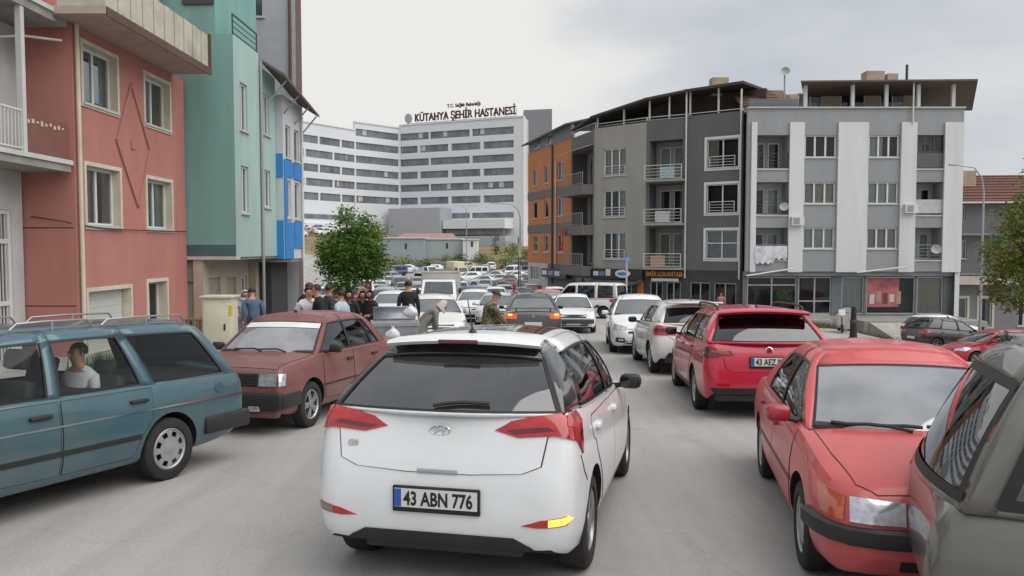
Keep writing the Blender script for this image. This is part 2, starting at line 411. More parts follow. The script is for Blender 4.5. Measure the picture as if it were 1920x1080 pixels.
gloss_black_m = mat('gloss_black', (.012, .012, .014), .1, coat=1, spec=.8)
class Car:
    def __init__(s, name, label, cat, sp, body_m, group=None, low=False):
        s.sp = sp; s.m = body_m; s.low = low
        s.root = thing(name, label, cat, group=group)
        s.top = pchip(sp['top']); s.bot = pchip(sp['bot']); s.plan = pchip(sp['plan'])
        s.x0 = sp['plan'][0][0]; s.x1 = sp['plan'][-1][0]
        s.make_body(); s.make_cabin()
        ht = sp.get('track', s.plan(sp['axles'][0]) - sp['ww'] / 2 - .012)
        for ax in sp['axles']:
            for sd in (1, -1):
                make_wheel(sp['wheel'], sp['wr'], sp['ww'], s.root, (ax, sd * ht, sp['wr']), sd)
    def section(s, x):
        sp = s.sp; zt, zb, w = s.top(x), s.bot(x), s.plan(x)
        h = max(.02, zt - zb); k = min(1, h / .5); c = sp.get('crown', .04) * k * (1 if x < s.x1 - .05 else .5)
        ws = w * sp.get('ws', .95); rr = sp.get('rnd', .06) * k
        zm = zb + sp.get('mid', .5) * h
        return [(0, zt + c), (ws * .25, zt + c * .95), (ws * .5, zt + c * .78), (ws * .72, zt + c * .5), (ws - rr * 1.6, zt + c * .16), (ws - rr, zt),
                (ws - rr * .35, zt - rr * .25), (ws, zt - rr * .9), (ws + (w - ws) * .45, zt - (zt - zm) * .38), (ws + (w - ws) * .85, zt - (zt - zm) * .72), (w, zm),
                (w, zm - (zm - zb) * .3), (w - .012 * k, zm - (zm - zb) * .6), (w - .04 * k, zb + .05 * k), (w - .08 * k, zb + .008), (w - .16 * k, zb), (w * .45, zb), (0, zb)]
    def make_body(s):
        sp = s.sp; n = 30 if s.low else 64
        xs = set()
        L = s.x1 - s.x0
        for i in range(n + 1):
            t = i / n; t = t - .11 * math.sin(4 * math.pi * t) / 2 if False else (.5 - .5 * math.cos(math.pi * t)) * .55 + t * .45
            xs.add(round(s.x0 + L * t, 4))
        for p in sp['top']: xs.add(round(p[0], 4))
        xs = sorted(x for x in xs if s.x0 <= x <= s.x1)
        rows = []
        vs = []; fs = []
        for x in xs:
            half = s.section(x)
            ring = [(x, y, z) for y, z in half] + [(x, -y, z) for y, z in half[-2:0:-1]]
            rows.append(len(vs)); vs += ring
        m_ = len(ring)
        for i in range(len(xs) - 1):
            for k in range(m_):
                fs.append((rows[i] + k, rows[i] + (k + 1) % m_, rows[i + 1] + (k + 1) % m_, rows[i + 1] + k))
        fs.append(tuple(rows[0] + k for k in range(m_))); fs.append(tuple(rows[-1] + k for k in range(m_ - 1, -1, -1)))
        mb = MB(); mb.add(vs, fs, s.m); mb.m(under_m); mb.m(interior_m)
        o = mb.build('body', s.root)
        # wheel arches
        cut = MB(); R_ = sp['wr'] + sp.get('gap', .05); W = max(p[1] for p in sp['plan'])
        for ax in sp['axles']:
            for sd in (1, -1):
                cut.lathe([(.001, sd * (W - sp['ww'] - .14)), (R_, sd * (W - sp['ww'] - .14)), (R_, sd * (W + .2)), (.001, sd * (W + .2))], under_m, n=36, axis='y', c=(ax, 0, sp['wr'] + .01))
        co = cut.build('cutter')
        md = o.modifiers.new('b', 'BOOLEAN'); md.operation = 'DIFFERENCE'; md.object = co; md.solver = 'EXACT'
        dg = bpy.context.evaluated_depsgraph_get(); dg.update()
        me = bpy.data.meshes.new_from_object(o.evaluated_get(dg))
        o.modifiers.clear(); old = o.data; o.data = me; bpy.data.meshes.remove(old)
        bpy.data.objects.remove(co)
        me.materials.clear()
        for m__ in (s.m, under_m, interior_m): me.materials.append(m__)
        g = sp.get('gh')
        for p in me.polygons:
            p.material_index = 0
            vv = [me.vertices[i].co for i in p.vertices]
            for ax in sp['axles']:
                if all(abs(math.hypot(v.x - ax, v.z - sp['wr'] - .01) - R_) < .004 for v in vv): p.material_index = 1
            c = p.center
            if p.normal.z < -.7: p.material_index = 1
            if abs(p.normal.y) > .95 and abs(c.y) < W - sp['ww'] - .1 and c.z < sp['wr'] * 2.4: p.material_index = 1
            if g and p.normal.z > .6 and g['rb'] + .04 < c.x < g['fb'] + .02 and abs(c.y) < g['wb'] - .05: p.material_index = 2
        me.shade_smooth(); me.set_sharp_from_angle(angle=R(sp.get('sharp', 38)))
        s.body = o
        s.bvh = BVHTree.FromPolygons([v.co for v in me.vertices], [list(p.vertices) for p in me.polygons])
    # ---- cabin
    def cab(s, seg, a, t, sd=1, off=0.0):
        """seg 'f','s','r'; a position along the segment, t 0..1 up; returns point"""
        g = s.sp['gh']; TS = .82
        fb, rb, ft, rt, wb, wt = g['fb'], g['rb'], g['ft'], g['rt'], g['wb'], g['wt']
        wbf = g.get('wbf', wb - .03); wbr = g.get('wbr', wb - .02); wtf = g.get('wtf', wt - .02); wtr = g.get('wtr', wt - .02)
        def yb(b): return wb - (wb - wbf) * max(0, 1 - b * 3) ** 2 - (wb - wbr) * max(0, 1 - (1 - b) * 3) ** 2
        def yt(b): return wt - (wt - wtf) * max(0, 1 - b * 3) ** 2 - (wt - wtr) * max(0, 1 - (1 - b) * 3) ** 2
        zr0 = g['zr']; arch = g.get('arch', .03)
        zr = lambda b: zr0 - arch * (2 * b - 1) ** 2 * (g.get('droopf', 1) if b < .5 else g.get('droopr', 1))
        zb = lambda x: g['zbr'] + (g['zbf'] - g['zbr']) * (x - rb) / (fb - rb)
        cr = g.get('crown', .05)
        if seg == 's':
            bb, bt = a
            B = Vector((fb + (rb - fb) * bb, yb(bb), 0)); B.z = zb(B.x)
            S = Vector((ft + (rt - ft) * bt, yt(bt), zr(bt) - .075))
            T = S + Vector((.11 * max(0, 1 - (1 - bt) * 5) - .11 * max(0, 1 - bt * 5), -.11, .075 + cr * .16)); C = S + (S - B).normalized() * .06; C.z = min(C.z, T.z)
            nrm = Vector((0, 1, .3)).normalized(); bul = g.get('bulge', .02)
        else:
            b = 0 if seg == 'f' else 1
            xb, xt = (fb, ft) if seg == 'f' else (rb, rt)
            bow, bowt = (g['bowf'], g.get('bowtf', .06)) if seg == 'f' else (-g['bowr'], -g.get('bowtr', .05))
            B = Vector((xb + bow * (1 - a * a), a * yb(b), 0)); B.z = zb(xb) + g.get('zdrop_' + seg, 0) * (1 - a ** 3)
            S = Vector((xt + bowt * (1 - a * a), a * yt(b), zr(b) - .075 + cr * .55 * (1 - a * a)))
            T = S + Vector((-.11 if seg == 'f' else .11, -.11 * a, .075 + cr * .16 + cr * .25 * (1 - a * a)))
            C = S + (S - B).normalized() * .06; C.z = min(C.z, T.z)
            nrm = Vector((1 if seg == 'f' else -1, 0, .5)).normalized(); bul = g.get('bulge_' + seg, .02)
        if t <= TS:
            k = t / TS
            p = B.lerp(S, k) + nrm * (bul * 4 * k * (1 - k))
        else:
            k = (t - TS) / (1 - TS)
            p = S * (1 - k) ** 2 + C * (2 * k * (1 - k)) + T * k * k
        p = p - nrm * off
        return Vector((p.x, p.y * sd, p.z))
    def make_cabin(s):
        sp = s.sp; g = sp.get('gh')
        if not g: return
        fr = MB(); res = 1 if s.low else 2
        t0, t1 = g.get('t0', .05), g.get('t1', .80)
        aF, aR = g.get('aF', .92), g.get('aR', .9)
        fb, rb, ft, rt = g['fb'], g['rb'], g['ft'], g['rt']
        def bp(xb, xt): return ((fb - xb) / (fb - rb), (ft - xt) / (ft - rt))
        def grid(fn, a0, a1, ta, tb, na, nt, sd, mt, mb, off=0):
            vs = []; fs = []
            for j in range(nt + 1):
                for i in range(na + 1):
                    u = i / na
                    a = a0 + (a1 - a0) * u if not isinstance(a0, tuple) else (a0[0] + (a1[0] - a0[0]) * u, a0[1] + (a1[1] - a0[1]) * u)
                    vs.append(s.cab(fn, a, ta + (tb - ta) * j / nt, sd, off))
            for j in range(nt):
                for i in range(na):
                    q = (j * (na + 1) + i, j * (na + 1) + i + 1, (j + 1) * (na + 1) + i + 1, (j + 1) * (na + 1) + i)
                    fs.append(q)
            mb.add(vs, fs, mt)
        def pane(fn, a0, a1, sd, name, gm, ta=t0, tb=t1, na=6, both=False, full=True):
            mb = MB()
            grid(fn, a0, a1, ta, tb, na, 5, sd, gm, mb, off=.006)
            if both: grid(fn, a0, a1, ta, tb, na, 5, -sd, gm, mb, off=.006)
            o = mb.build(name, s.root, smooth=60)
            if not s.low:
                # black seal ring
                sm = MB(); e_ = .012
                def wrap(sd_):
                    def lerp(u): return a0 + (a1 - a0) * u if not isinstance(a0, tuple) else (a0[0] + (a1[0] - a0[0]) * u, a0[1] + (a1[1] - a0[1]) * u)
                    L = (s.cab(fn, lerp(0), .5) - s.cab(fn, lerp(1), .5)).length; Hh = (s.cab(fn, lerp(.5), ta) - s.cab(fn, lerp(.5), tb)).length
                    du = e_ / max(L, .02) * g.get('seal', 1); dt = e_ / max(Hh, .02) * (tb - ta) * g.get('seal', 1)
                    grid(fn, lerp(0), lerp(1), ta - dt * .3, ta + dt, na, 1, sd_, black_rubber, sm, off=-.003)
                    grid(fn, lerp(0), lerp(1), tb - dt, tb + dt * .3, na, 1, sd_, black_rubber, sm, off=-.003)
                    if not both: grid(fn, lerp(-du * .3), lerp(du), ta, tb, 1, 5, sd_, black_rubber, sm, off=-.003)
                    grid(fn, lerp(1 - du), lerp(1 + du * .3), ta, tb, 1, 5, sd_, black_rubber, sm, off=-.003)
                wrap(sd)
                if both: wrap(-sd)
                sm.build('window_seal', o, smooth=60)
            return o
        pm = sp.get('pillar_m', s.m)
        kn = g['knots']      # list of (kind, xb0, xt0, xb1, xt1)
        for sd in (1, -1):
            for fn, aa, pmm in (('f', aF, pm), ('r', aR, g.get('cp_m', pm))):
                grid(fn, 0, aa, 0, t0, 5, 1, sd, s.m, fr); grid(fn, 0, aa, t1, 1, 5, 5, sd, g.get('head_m', s.m), fr)
                grid(fn, aa, 1, 0, 1, 1, 10, sd, pmm, fr)
            for kind, b0, c0, b1, c1 in kn:
                p0, p1 = bp(b0, c0), bp(b1, c1); na = max(1, min(6, int(abs(b0 - b1) / .1)))
                if kind == 'w':
                    grid('s', p0, p1, 0, t0, na, 1, sd, s.m, fr); grid('s', p0, p1, t1, 1, na, 5, sd, s.m, fr)
                    pane('s', p0, p1, sd, 'side_window', sp.get('glass_s', g_mid))
                else:
                    grid('s', p0, p1, 0, 1, na, 10, sd, {'p': pm, 'b': black_plastic, 'c': s.m, 'g': gloss_black_m}[kind], fr)
        pane('f', 0, aF, 1, 'windscreen', sp.get('glass_f', g_mid), both=True)
        pane('r', 0, aR, 1, 'rear_window', sp.get('glass_r', g_dark), both=True)
        # roof
        n = 14; m_ = 8; vs = []; fs = []
        for i in range(n + 1):
            b = i / n
            P = s.cab('s', (b, b), 1)
            for j in range(m_ + 1):
                yf = 1 - 2 * j / m_
                cr = g.get('crown', .05)
                # match windscreen/backlight top edge at the ends
                kf, kr = max(0, 1 - b * 5), max(0, 1 - (1 - b) * 5)
                Ff = s.cab('f', abs(yf), 1); Rr = s.cab('r', abs(yf), 1)
                base = Vector((P.x, P.y * yf, P.z + cr * .8 * (1 - yf * yf)))
                end_f = Vector((Ff.x, Ff.y * (1 if yf >= 0 else -1), Ff.z)); end_r = Vector((Rr.x, Rr.y * (1 if yf >= 0 else -1), Rr.z))
                x_f = s.cab('s', (0, 0), 1); x_r = s.cab('s', (1, 1), 1)
                base = base + (end_f - Vector((x_f.x, x_f.y * yf, x_f.z + cr * .8 * (1 - yf * yf)))) * kf
                base = base + (end_r - Vector((x_r.x, x_r.y * yf, x_r.z + cr * .8 * (1 - yf * yf)))) * kr
                vs.append(base)
        for i in range(n):
            for j in range(m_): fs.append((i * (m_ + 1) + j, i * (m_ + 1) + j + 1, (i + 1) * (m_ + 1) + j + 1, (i + 1) * (m_ + 1) + j))
        fr.add(vs, fs, g.get('roof_m', s.m))
        for i in (0, n):         # close the small corner gaps at the roof corners
            pass
        for sd in (1, -1):
            for seg, b in (('f', 0), ('r', 1)):
                # corner strip between screen edge (a=1) and side edge (b end)
                vs = []; fs = []
                for j in range(11):
                    t = j / 10
                    vs += [s.cab(seg, 1, t, sd), s.cab('s', (b, b), t, sd)]
                for j in range(10): fs.append((2 * j, 2 * j + 1, 2 * j + 3, 2 * j + 2))
                fr.add(vs, fs, pm if seg == 'f' else g.get('cp_m', pm))
        o = fr.build('roof_and_pillars', s.root, smooth=40)
        if not s.low:
            md = o.modifiers.new('thick', 'SOLIDIFY'); md.thickness = .022; md.offset = -1
        s.cabin = o
        bm = bmesh.new(); bm.from_mesh(o.data); s.cbvh = BVHTree.FromBMesh(bm); bm.free()
        if not s.low: s.seats()
    def seats(s):
        g = s.sp['gh']; zb = (g['zbf'] + g['zbr']) / 2; fx = g.get('seatx', (g['fb'] + g['rb']) / 2 + .15)
        top = zb + (g['zr'] - zb) * .55
        for sy in (.36, -.36):
            mb = MB()
            M = Matrix.Rotation(R(-12), 3, 'Y')
            mb.bbox((fx - .05, sy, zb - .12), (.12, .46, .56), seat_m, .04, M)
            mb.bbox((fx - .13, sy, top + .02), (.09, .26, .17), seat_m, .035, M)
            mb.build('front_seat', s.root, smooth=40)
        mb = MB(); rx = g.get('rseatx', fx - .9)
        M = Matrix.Rotation(R(-14), 3, 'Y')
        mb.bbox((rx, 0, zb - .1), (.12, 1.24, .46), seat_m, .04, M)
        for sy in (.38, -.38): mb.bbox((rx - .06, sy, zb + .18), (.08, .24, .14), seat_m, .03, M)
        mb.build('rear_seat', s.root, smooth=40)
        mb = MB(); wb = g['wb']
        mb.bbox((g['fb'] - .2, 0, g['zbf'] + .0), (.42, wb * 1.8, .12), interior_m, .04)
        mb.build('dashboard', s.root, smooth=40)
        mb = MB()
        pts = [(g['fb'] - .42 + .05 * math.sin(a), .36 + .18 * math.cos(a), g['zbf'] + .05 + .17 * math.sin(a)) for a in [k * math.pi / 8 for k in range(17)]]
        mb.tube(pts, .014, black_plastic, n=6, caps=False)
        mb.build('steering_wheel', s.root, smooth=50)
    # ---- applied parts
    def patch(s, name, pts, d, mt, parent=None, off=.004, res=.04, skirt=.012, bvh=None, smooth=35):
        o = surf_patch(bvh or s.bvh, pts, d, mt, res, off, skirt).build(name, parent or s.root, smooth=smooth)
        return o
    def both(s, name, pts, d, mt, **k):
        return [s.patch(name, pts, d, mt, **k), s.patch(name, mir(pts), (d[0], -d[1], d[2]), mt, **k)]
    def grow(s, pts, e_):
        c = Vector((0, 0, 0))
        for p in pts: c += Vector(p)
        c /= len(pts)
        return [tuple(Vector(p) + (Vector(p) - c).normalized() * e_) for p in pts]
    def panel(s, name, pts, d, gap=.009, mt=None, off=.005):
        """body-coloured panel with a dark shut line around it"""
        gp_ = s.patch('shut_line', s.grow(pts, gap), d, black_rubber, off=.0025, skirt=.008)
        p = s.patch(name, pts, d, mt or s.m, off=off)
        gp_.parent = p
        return p
    def doors(s, outs, handle=None, hm=None, sides=(1, -1)):
        """outs: list of outlines [(x,z)..]; handle (x,z) per door"""
        W = s.sp['plan'][len(s.sp['plan']) // 2][1]
        for i, o2 in enumerate(outs):
            for sd in sides:
                pts = [(x, sd * W, z) for x, z in o2]
                p = s.panel('door', pts, (0, sd, .0))
                if handle:
                    hx, hz = handle[i]
                    h = s.bvh.ray_cast(Vector((hx, sd * 2, hz)), Vector((0, -sd, 0)))[0]
                    if h:
                        mb = MB(); mb.bbox((h.x, h.y + sd * .018, h.z), (.19, .045, .035), hm or black_plastic, .012)
                        mb.build('handle', p, smooth=40)
    def plate(s, x, z, d, txt, w=.52, h=.112, tilt=0):
        """number plate at rear (d=-1) or front (d=+1)"""
        mb = MB(); M = Matrix.Rotation(R(tilt) * d, 3, 'Y')
        mb.bbox((0, 0, -.008), (.022, w + .03, h + .045), plate_black, .006)
        o = mb.build('number_plate', s.root, smooth=40)
        b = MB(); b.box((d * .013, 0, 0), (.004, w, h), plate_white); bo = b.build('plate_face', o)
        b = MB(); ys = -d * (-w / 2 + .022) * -1
        yy = (w / 2 - .022) if d < 0 else -(w / 2 - .022)
        yy = yy if True else ys
        b.box((d * .0145, yy, 0), (.004, .042, h - .006), plate_blue); b.build('plate_band', o)
        b = MB(); vs, fs, tw = text_mesh(txt, h * 1.02, 0, .0035)
        sc = (w - .085) / tw
        # plate text faces outward: seen from behind (d=-1) +y is to the left
        vv = [(d * .0165, (v.x * sc * (-1 if d < 0 else 1)) + (-.016 if d < 0 else .016), v.y - h * .36) for v in vs]
        b.add(vv, fs, plate_black); b.build('plate_text', o, recalc=False)
        o.location = (x, 0, z); o.rotation_euler = (0, R(tilt) * d, 0)
        return o
    def mirror(s, x, y, z, mt, sides=(1, -1), sz=(.13, .19, .13)):
        for sd in sides:
            mb = MB()
            mb.bbox((x, sd * (y + sz[1] / 2), z), sz, mt, min(sz) * .36)
            mb.tube([(x + .02, sd * (y - .08), z - .05), (x, sd * (y + .04), z - .03)], .025, black_plastic, n=6)
            o = mb.build('door_mirror', s.root, smooth=60)
            g_ = MB(); g_.bbox((x - sz[0] / 2 - .002, sd * (y + sz[1] / 2), z), (.012, sz[1] * .84, sz[2] * .76), mirror_m, .005); g_.build('mirror_glass', o, smooth=50)
    def place(s, x, y, th, dz=0):
        s.root.matrix_world = ground_matrix(x, y, th, dz)
        return s
mirror_m = mat('mirror_glass', (.06, .065, .07), .08, metal=1, var=.05)

def disc_emblem(c, r, nrm_x, mt, inner, parent):
    mb = MB()
    mb.lathe([(.001, nrm_x * .012), (r * .8, nrm_x * .012), (r, nrm_x * .006), (r, 0)], mt, n=18, axis='x', c=c)
    mb.lathe([(.001, nrm_x * .0145), (r * .68, nrm_x * .0145), (r * .68, nrm_x * .011)], inner, n=18, axis='x', c=c)
    return mb.build('emblem', parent, smooth=30)
# ---- vehicle proportions (local: x forward, y left, z up, origin between the axles on the ground)
def W_(kind, *k): return (kind, *k)
SP_HATCH = dict(
    top=[(-1.99, .62), (-1.975, .72), (-1.945, .80), (-1.87, 1.0), (-1.80, 1.045), (-1.0, 1.03), (.2, .99), (.98, .965), (1.4, .885), (1.8, .76), (1.98, .62), (2.05, .50)],
    bot=[(-1.99, .50), (-1.97, .42), (-1.92, .34), (-1.6, .22), (1.6, .20), (1.95, .25), (2.05, .36)],
    plan=[(-1.99, .66), (-1.96, .75), (-1.88, .82), (-1.65, .855), (-.9, .867), (.5, .867), (1.4, .85), (1.8, .76), (1.98, .58), (2.05, .42)],
    ws=.935, rnd=.075, mid=.50, crown=.035, axles=(1.285, -1.285), wr=.312, ww=.20, wheel='alloy', gap=.045,
    gh=dict(fb=.98, rb=-1.83, ft=.22, rt=-1.46, wb=.80, wt=.615, zbf=.945, zbr=1.025, zr=1.445, crown=.05, bowf=.17, bowr=.13, arch=.035, bulge=.03, seatx=.0,
            aF=.94, aR=.93, t0=.06, t1=.78,
            knots=[('p', .98, .22, .84, .12), ('w', .84, .12, -.10, -.12), ('b', -.10, -.12, -.19, -.20), ('w', -.19, -.20, -1.10, -.92), ('p', -1.10, -.92, -1.83, -1.46)]))
SP_WAGON80 = dict(
    top=[(-2.24, .60), (-2.23, .74), (-2.20, .90), (-2.12, .93), (-1.0, .935), (1.0, .925), (1.18, .905), (1.88, .83), (1.95, .78), (1.98, .62)],
    bot=[(-2.24, .50), (-2.20, .36), (-2.0, .27), (-1.5, .23), (1.5, .22), (1.9, .28), (1.98, .40)],
    plan=[(-2.24, .735), (-2.21, .77), (-2.05, .79), (-.5, .815), (.8, .815), (1.5, .80), (1.9, .775), (1.98, .735)],
    ws=.955, rnd=.045, mid=.56, crown=.02, axles=(1.215, -1.215), wr=.295, ww=.17, wheel='hubcap', gap=.045, sharp=30,
    gh=dict(fb=.98, rb=-2.14, ft=.40, rt=-1.80, wb=.755, wt=.61, zbf=.905, zbr=.915, zr=1.475, crown=.045, bowf=.09, bowr=.06, arch=.02, bulge=.015, bulge_f=.015, bulge_r=.015,
            aF=.95, aR=.93, t0=.05, t1=.80, seatx=.12, rseatx=-.78,
            knots=[('p', .98, .40, .89, .33), ('w', .89, .33, .02, -.02), ('p', .02, -.02, -.10, -.10), ('w', -.10, -.10, -.92, -.74), ('p', -.92, -.74, -1.08, -.84), ('w', -1.08, -.84, -1.98, -1.66), ('p', -1.98, -1.66, -2.14, -1.80)]))
SP_SEDAN80 = dict(SP_WAGON80,
    top=[(-2.28, .60), (-2.27, .74), (-2.24, .88), (-2.16, .92), (-1.4, .935), (1.0, .92), (1.18, .90), (1.86, .83), (1.93, .78), (1.97, .62)],
    plan=[(-2.28, .735), (-2.25, .77), (-2.05, .79), (-.5, .815), (.8, .815), (1.5, .80), (1.9, .775), (1.97, .735)],
    bot=[(-2.28, .50), (-2.24, .36), (-2.0, .27), (-1.5, .23), (1.5, .22), (1.9, .28), (1.97, .40)],
    wheel='alloy',
    gh=dict(SP_WAGON80['gh'], rb=-1.46, rt=-.98, ft=.42, zr=1.40, wt=.595,
            knots=[('p', .98, .42, .89, .35), ('w', .89, .35, .0, -.02), ('b', .0, -.02, -.06, -.07), ('w', -.06, -.07, -.82, -.62), ('b', -.82, -.62, -.87, -.66), ('w', -.87, -.66, -1.12, -.78), ('p', -1.12, -.78, -1.46, -.98)]))
SP_SEDAN90 = dict(
    top=[(-2.15, .52), (-2.13, .72), (-2.06, .86), (-1.5, .92), (-.5, .90), (.9, .875), (1.02, .865), (1.6, .785), (1.93, .70), (2.02, .63), (2.06, .50)],
    bot=[(-2.15, .44), (-2.1, .32), (-1.8, .22), (1.6, .19), (1.98, .23), (2.06, .34)],
    plan=[(-2.15, .66), (-2.11, .75), (-1.95, .80), (-.5, .838), (.8, .838), (1.5, .82), (1.85, .77), (2.0, .68), (2.06, .58)],
    ws=.945, rnd=.065, mid=.55, crown=.03, axles=(1.25, -1.25), wr=.285, ww=.18, wheel='hubcap', gap=.05,
    gh=dict(fb=1.0, rb=-1.5, ft=.22, rt=-.92, wb=.765, wt=.585, zbf=.855, zbr=.895, zr=1.355, crown=.05, bowf=.14, bowr=.10, arch=.03, bulge=.025, seatx=.05,
            aF=.95, aR=.9, t0=.05, t1=.79,
            knots=[('p', 1.0, .22, .88, .13), ('w', .88, .13, -.04, -.08), ('b', -.04, -.08, -.10, -.13), ('w', -.10, -.13, -.98, -.62), ('p', -.98, -.62, -1.5, -.92)]))
SP_SEDAN = dict(
    top=[(-2.24, .60), (-2.22, .78), (-2.14, .96), (-1.7, 1.0), (-.5, .985), (1.0, .965), (1.5, .88), (1.95, .76), (2.18, .62), (2.26, .48)],
    bot=[(-2.24, .46), (-2.18, .34), (-1.8, .22), (1.7, .19), (2.15, .22), (2.26, .34)],
    plan=[(-2.24, .66), (-2.2, .76), (-2.0, .84), (-.8, .893), (.8, .893), (1.5, .87), (1.95, .78), (2.18, .60), (2.26, .44)],
    ws=.94, rnd=.07, mid=.5, crown=.035, axles=(1.32, -1.32), wr=.315, ww=.20, wheel='alloy', gap=.045,
    gh=dict(fb=1.02, rb=-1.72, ft=.2, rt=-1.0, wb=.815, wt=.61, zbf=.945, zbr=.985, zr=1.465, crown=.05, bowf=.18, bowr=.12, arch=.04, bulge=.03,
            aF=.94, aR=.9, t0=.05, t1=.79,
            knots=[('p', 1.02, .2, .9, .12), ('w', .9, .12, -.08, -.12), ('b', -.08, -.12, -.16, -.18), ('w', -.16, -.18, -1.08, -.72), ('p', -1.08, -.72, -1.72, -1.0)]))
SP_ESTATE = dict(SP_SEDAN,
    top=[(-2.34, .60), (-2.32, .78), (-2.27, .93), (-2.20, 1.03), (-2.12, 1.06), (-.5, 1.02), (1.0, .975), (1.5, .885), (1.95, .76), (2.16, .62), (2.23, .48)],
    bot=[(-2.34, .46), (-2.3, .36), (-1.9, .24), (1.7, .20), (2.12, .22), (2.23, .34)],
    plan=[(-2.34, .70), (-2.3, .80), (-2.15, .86), (-.8, .897), (.8, .897), (1.5, .87), (1.95, .78), (2.15, .60), (2.23, .44)],
    gh=dict(SP_SEDAN['gh'], rb=-2.18, rt=-1.82, zbr=1.045, zbf=.955, zr=1.475, wb=.83, wt=.645, bowr=.14, aR=.93, t1=.785, zdrop_r=0,
            knots=[('p', 1.02, .2, .9, .12), ('w', .9, .12, -.08, -.12), ('b', -.08, -.12, -.16, -.18), ('w', -.16, -.18, -1.06, -.94), ('b', -1.06, -.94, -1.13, -1.0), ('w', -1.13, -1.0, -1.80, -1.45), ('p', -1.80, -1.45, -2.18, -1.82)]))
SP_SUV = dict(SP_HATCH,
    top=[(-2.05, .70), (-2.03, .82), (-1.98, .98), (-1.90, 1.10), (-1.82, 1.13), (-1.0, 1.12), (.2, 1.09), (1.0, 1.07), (1.4, 1.02), (1.85, .90), (2.05, .72), (2.12, .58)],
    bot=[(-2.05, .58), (-2.02, .48), (-1.9, .38), (-1.6, .30), (1.6, .28), (2.0, .33), (2.12, .45)],
    plan=[(-2.05, .66), (-2.01, .77), (-1.9, .84), (-1.65, .87), (-.9, .89), (.5, .89), (1.4, .87), (1.85, .78), (2.05, .6), (2.12, .45)],
    axles=(1.3, -1.3), wr=.34, ww=.22, wheel='darkalloy',
    gh=dict(SP_HATCH['gh'], fb=1.02, rb=-1.86, ft=.3, rt=-1.5, wb=.82, wt=.655, zbf=1.05, zbr=1.11, zr=1.60))
# ------------------------------------------------------------------ ground, road, pavement
def lines(a, b, fine, mid):
    out = [a]; 
    while out[-1] < b:
        y = out[-1]; st = fine if -10 < y < 70 else mid
        out.append(min(b, y + st))
    return out
def sheet(name, xs, ys, fz, mt, kind='structure'):
    mb = MB(); vs = [(x, y, fz(x, y)) for y in ys for x in xs]; n = len(xs)
    fs = [(j * n + i, j * n + i + 1, (j + 1) * n + i + 1, (j + 1) * n + i) for j in range(len(ys) - 1) for i in range(n - 1)]
    mb.add(vs, fs, mt); o = mb.build(name, smooth=60, recalc=False)
    o['kind'] = kind
    return o
def terrain_mat():
    m = bpy.data.materials.new('earth_and_grass'); m.use_nodes = True; nt = m.node_tree; b = nt.nodes['Principled BSDF']
    tc = nt.nodes.new('ShaderNodeTexCoord')
    def noise(sc, det=7, ro=.65):
        n = nt.nodes.new('ShaderNodeTexNoise'); n.inputs['Scale'].default_value = sc; n.inputs['Detail'].default_value = det; n.inputs['Roughness'].default_value = ro
        nt.links.new(tc.outputs['Object'], n.inputs['Vector']); return n
    n1 = noise(.06); r1 = nt.nodes.new('ShaderNodeValToRGB')
    els = r1.color_ramp.elements
    els[0].position = .32; els[0].color = (.05, .085, .02, 1); els[1].position = .56; els[1].color = (.28, .20, .115, 1)
    e_ = els.new(.42); e_.color = (.12, .12, .05, 1)
    nt.links.new(n1.outputs['Fac'], r1.inputs['Fac'])
    n2 = noise(1.5); mx = nt.nodes.new('ShaderNodeMixRGB'); mx.blend_type = 'MULTIPLY'; mx.inputs['Fac'].default_value = .5
    r2 = nt.nodes.new('ShaderNodeValToRGB'); r2.color_ramp.elements[0].color = (.45, .45, .45, 1); r2.color_ramp.elements[1].color = (1.3, 1.3, 1.3, 1)
    nt.links.new(n2.outputs['Fac'], r2.inputs['Fac']); nt.links.new(r1.outputs[0], mx.inputs['Color1']); nt.links.new(r2.outputs[0], mx.inputs['Color2'])
    nt.links.new(mx.outputs[0], b.inputs['Base Color']); b.inputs['Roughness'].default_value = .95
    return m
